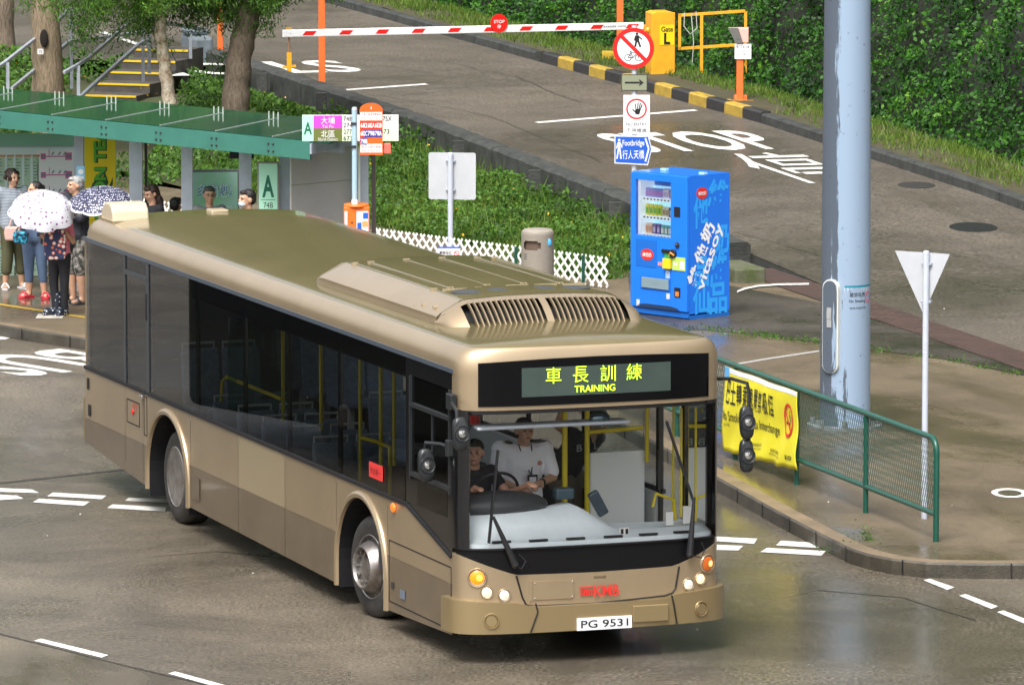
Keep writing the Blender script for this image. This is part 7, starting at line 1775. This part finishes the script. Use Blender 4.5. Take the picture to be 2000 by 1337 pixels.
# curly-haired woman
def curly(b, hell):
    rg = random.Random(3); hell(b,(0,.03,.045),(.088,.095,.08))
    for i in range(46):
        a = rg.uniform(0, 2*pi); e = rg.uniform(-.5, 1.3); x = .088*cos(a)*cos(e); y = .035+.095*sin(a)*cos(e); z = .03+.085*sin(e)
        if y < -.03 and z < .06: continue
        hell(b,(x,y,z),(.028,.028,.028))
q = at(27, 563); q1 = q
person('curly-haired woman in a striped top and olive culottes, mouth open, at far left', q, rot_to_cam(q)+.35, 1.58, dict(wL=(.13,-.16,.95),eL=(.22,-.02,1.06),wR=(-.27,-.05,.86),eR=(-.25,.04,1.08),aL=(.115,.0,.075),tL=(.15,-.14,.03),aR=(-.11,.03,.075),tR=(-.16,-.10,.03)), top=STRIPE, sleeve=.6, bottom=OLIVE, leg=.78, loose=.02, hair=HAIRBR, hairfn=curly, head_turn=.2, mouth_open=True, scale_w=1.05, shoes=('sandal', mat('sandal_white', (.55,.55,.56), .5)))
# woman in black
def bun(b, hell): hell(b,(0,.026,.040),(.082,.092,.082)); hell(b,(0,.055,.0),(.078,.066,.080)); hell(b,(0,.125,.03),(.035,.035,.038))
q = at(70, 580); q2_ = q
tP2, J2, _ = person('woman in a black top, cropped jeans and red sandals under the white umbrella', q, rot_to_cam(q)-.25, 1.52, dict(wR=(-.14,-.22,1.10),eR=(-.23,-.06,1.04),wL=(.16,-.20,1.14),eL=(.24,-.02,1.05),aL=(.12,.0,.075),tL=(.17,-.12,.03),aR=(-.10,.03,.075),tR=(-.17,-.09,.03)), top=BLKC, sleeve=.7, bottom=JEAN, leg=.80, hair=HAIRB, hairfn=bun, head_turn=-.9, scale_w=1.13, shoes=('sandal', mat('sandal_red', (.55,.02,.05), .4)))
q = at(117, 614); 
tP3, J3, _ = person('person in a pink top, black leggings and spotted boots with a patterned tote bag', q, rot_to_cam(q)-.5, 1.42, dict(wR=(-.17,-.14,1.12),eR=(-.22,-.02,1.02),wL=(.18,-.18,1.25),eL=(.23,.0,1.08),aL=(.05,.04,.075),tL=(.04,-.10,.03),aR=(-.06,-.01,.075),tR=(-.14,-.10,.03)), top=PINK, sleeve=.55, bottom=BLKC, leg=1.0, hair=HAIRB, head_turn=.3, shoes=('boot', BOOT))
def short(b, hell): hell(b,(0,.024,.044),(.080,.090,.076)); hell(b,(0,.048,.0),(.076,.062,.070)); hell(b,(0,-.045,.080),(.056,.040,.028))
q = at(150, 592)
tP4, J4, _ = person('grey-haired man in a dark jacket and camouflage shorts holding the checked umbrella', q, rot_to_cam(q)-.9, 1.66, dict(wL=(.06,-.26,1.22),eL=(.21,-.10,1.10),wR=(-.16,-.22,1.05)), top=JKT, sleeve=1.85, bottom=CAMO, leg=.58, loose=.018, hem=.06, hair=HAIRG, hairfn=short, head_turn=-.3, scale_w=1.08, shoes=('sandal', mat('sandal_dark', (.05,.045,.05), .5), 1))
# bags
def bag(name, label, loc, rot, m, w_, h, d_, strap=None, ms=None):
    t = thing(name, label, 'bag', loc, rot); b = MB(); b.prism([(-w_/2*.85,0),(w_/2*.85,0),(w_/2,h*.5),(w_/2*.86,h),(-w_/2*.86,h),(-w_/2,h*.5)], lambda a, c, t_: (a, t_, c), -d_/2, d_/2); b.build('bag_body', m, t, bevel=min(w_,h,d_)*.3, seg=3)
    if strap: b = MB(); b.tube([(x, y, z) for x, y, z in strap], .011, 8); b.build('strap', ms or m, t, smooth=True)
    return t
p = PD(25, 470, q1.y-.24); bag('handbag', 'pale pink shoulder bag carried by the curly-haired woman', p, rot_to_cam(p)-.2, mat('pale_pink_leather', (.55,.36,.32), .5), .23, .19, .09, [(-.05,0,.18),(.06,.05,.50),(.10,.12,.62)])
p = PD(40, 476, q2_.y-.28); bag('handbag', 'shiny blue and black patterned bag held by the woman in black', p, rot_to_cam(p), pattern('blue_shiny_cloth', 'camo', [(.01,.02,.04),(.01,.16,.26),(.05,.4,.55)], 22, .3, .5), .20, .17, .12, [(-.06,0,.16),(0,.03,.26),(.08,.05,.20)], BLKC)
p = PD(108, 507, tP3.location.y-.26); bag('tote_bag', 'tote bag printed in orange, white and navy with pink handles', p, rot_to_cam(p)-.1, pattern('tote_print', 'blobs', [(.70,.68,.66),(.62,.14,.06),(.02,.03,.09)], 17, .7, .36), .29, .40, .10, [(-.02,-.02,.33),(-.01,-.01,.50),(.03,.06,.56),(.05,-.0,.33)], mat('handle_pink', (.80,.35,.38), .7))
# umbrellas
def umbrella(label, apex, tilt, yaw, R_, m, rim, handle_len, grip=None, lo=.46):
    t = thing('umbrella', label, 'umbrella', apex, yaw); M = Matrix.Rotation(tilt, 4, 'X')
    b = MB(); n = 64
    def P_(u_, v_):
        a = 2*pi*u_; sc_ = 1-.10*(1-abs(cos(4*a)))*v_**2; r_ = R_*sin(v_*1.12)/sin(1.12)*sc_; z = -R_*lo*(1-cos(v_*1.12))/(1-cos(1.12))+.012*v_*(abs(cos(4*a)))*0
        return tuple(M @ V(r_*cos(a), r_*sin(a), z))
    b.grid(lambda u_, v_: P_(u_, v_*(.92 if rim else 1)), n, 12); c = b.build('canopy', m, t, smooth=True)
    if rim: b = MB(); b.grid(lambda u_, v_: P_(u_, .92+.08*v_), n, 2); b.build('rim_band', rim, t, smooth=True)
    for i in range(8):
        b = MB(); b.tube([Vector(P_(i/8, v_))-M.to_3x3() @ V(0,0,.006) for v_ in (0,.3,.6,.85,1)], .0035, 5); b.build('rib', BLK, t)
    b = MB(); b.cyl(M @ V(0,0,.06), M @ V(0,0,-handle_len), .007, n=8); b.cyl(M @ V(0,0,-handle_len), M @ V(0,0,-handle_len-.10), .014, n=10); b.build('shaft', DKG, t, smooth=True)
    return t
UM1 = pattern('white_spotted_nylon', 'dots', [(.16,.05,.15),(.46,.46,.50)], 15, .5, .25); UM2 = pattern('navy_spotted_nylon', 'dots', [(.60,.60,.66),(.02,.022,.06)], 36, .45, .33)
p = PD(84, 384, 81.35); umbrella('white umbrella sprinkled with tiny dark spots, tilted toward the road', p, radians(28), .15, .45, UM1, None, .62, lo=.55)
p = PD(193, 372, 81.2); umbrella('navy umbrella with white checks and a striped rim above the grey-haired man', p, radians(20), -.2, .41, UM2, pattern('striped_rim', 'dots', [(.015,.02,.05),(.72,.72,.78)], 40, .5, .3), .62, lo=.40)
# people behind the bus, only the heads show above the roof
def longh(b, hell): hell(b,(0,.026,.040),(.084,.094,.084)); hell(b,(0,.055,-.02),(.082,.066,.10)); hell(b,(.04,.07,-.13),(.060,.055,.11)); hell(b,(-.04,.07,-.13),(.060,.055,.11)); hell(b,(0,-.05,.082),(.055,.04,.032))
def stand(label, px, top_y, D, turn, **kw):
    P_ = PD(px, top_y, D); H = (P_.z-.145)/ .985; q = Vector((P_.x, D, .145)); return person(label, q, rot_to_cam(q)+turn, H, **kw)
stand('woman with long black hair, glasses and black top looking left over the bus roof', 297, 364, 82.6, -1.0, top=BLKC, bottom=BLKC, hair=HAIRBR, hairfn=longh, glasses=True, head_nod=.25)
stand('black-haired child whose head top just shows above the bus roof', 343, 389, 83.0, 2.6, top=BLKC, bottom=BLKC, hair=HAIRB)
stand('man with greying hair and glasses facing the camera below the green poster', 409, 367, 82.4, .15, top=mat('grey_shirt', (.2,.2,.22), .8), bottom=BLKC, hair=mat('hair_greying', (.07,.065,.06), .6, var=.5, vscale=50, bump=.5), hairfn=short, glasses=True)
stand('black-haired man wearing a pale face mask, facing left beside panel A', 484, 373, 80.2, -1.1, top=JKT, bottom=BLKC, hair=HAIRB, hairfn=short, mask=True)
# ---- people in the bus
RB = HD-pi/2
def busw(x, y, z): return Matrix.Translation((BX,BY,0)) @ Matrix.Rotation(RB, 4, 'Z') @ V(x, y, z)
# person local -Y = bus forward (+x): rotation
FR = RB+pi/2
SIT = dict(hL=(.09,0,.52),kL=(.12,-.42,.55),aL=(.12,-.50,.12),tL=(.13,-.66,.06),hR=(-.09,0,.52),kR=(-.12,-.42,.55),aR=(-.12,-.50,.12),tR=(-.13,-.66,.06),pel=(0,0,.54),bel=(0,.01,.69),che=(0,-.01,.87),nek=(0,-.02,1.02),hed=(0,-.05,1.165),sL=(.165,-.01,.985),sR=(-.165,-.01,.985),eL=(.27,-.16,.80),wL=(.34,-.42,.90),eR=(-.25,-.14,.78),wR=(-.15,-.38,.88))
FAIR = mat('skin_fair', (.52,.28,.19), .45, var=.05, vscale=12)
q = busw(-1.08, -.79, .575)
person('young man in a black T-shirt driving, both hands on the steering wheel', q, FR, 1.66, SIT, top=BLKC, sleeve=.55, bottom=BLKC, hair=HAIRB, hairfn=short, head_turn=-.45, vox=.008, sk=FAIR)
b = MB(); b.box(-1.45,-1.0,-1.05,-.50,.9,1.02); b.box(-1.50,-1.38,-1.03,-.52,1.0,1.62); b.build('driver_seat', mat('seat_dark', (.03,.035,.05), .8), BUS, bevel=.05)
q = busw(-1.62, -.13, .36)
WS = mat('uniform_white', (.86,.87,.93), .7)
tI, JI, hmI = person('instructor in a white uniform shirt and lanyard standing beside the driver', q, FR, 1.66, dict(che=(0,-.03,1.19),nek=(0,-.05,1.33),hed=(0,-.09,1.475),sL=(.185,-.03,1.30),sR=(-.185,-.03,1.31),eL=(.265,-.10,1.05),wL=(.07,-.30,1.03),eR=(-.26,-.05,1.04),wR=(-.10,-.28,.98)), top=WS, sleeve=.80, bottom=BLKC, loose=.012, hair=HAIRB, hairfn=short, vox=.009, scale_w=1.13)
b = MB(); k_ = 1.66/1.62
b.tube([V(-.06,-.10,1.36)*k_, V(-.035,-.155,1.22)*k_, V(.03,-.175,1.09)*k_], .0055, 6); b.tube([V(.06,-.10,1.36)*k_, V(.05,-.155,1.22)*k_, V(.035,-.175,1.09)*k_], .0055, 6); b.box(-.01,.085,-.205,-.195,1.03,1.12); b.build('lanyard', BLK, tI)
b = MB(); b.box(.005,.07,-.212,-.206,1.045,1.10); b.build('badge', SIGNW, tI)
b = MB(); 
for sx in (-1,1): b.box(min(sx*.11,sx*.21),max(sx*.11,sx*.21),-.08,.03,1.395,1.412)
b.build('epaulettes', BLK, tI)
b = MB(); b.ell((.12,-.165,1.22),(.022,.01,.022)); b.build('emblem', mat('emblem_tan', (.50,.22,.15), .6), tI)
b = MB(); q_ = JI['wL'].lerp(JI['eL'], .15); b.ell(tuple(q_),(.036,.036,.036)); b.build('watch', BLK, tI)
q = busw(-2.35, .62, .38)
tB_, JB_, _ = person('person in a black lettered T-shirt and khaki trousers leaning behind the yellow poles', q, FR+.4, 1.68, dict(pel=(-.05,.05,.90),bel=(-.02,.0,1.03),che=(.04,-.07,1.17),nek=(.10,-.15,1.28),hed=(.14,-.22,1.40),sL=(.22,-.14,1.24),sR=(-.07,-.12,1.29),wR=(-.25,-.20,1.62),eR=(-.25,-.10,1.38)), top=BLKC, sleeve=.55, bottom=mat('khaki', (.14,.11,.07), .8), hair=HAIRB, hairfn=short, head_nod=.5, vox=.011)
b = MB(); b.text('B E L', XZ(.02,1.22,-.215), .28, .065, .01); b.build('lettering', mat('print_pale', (.4,.42,.42), .6), tB_)
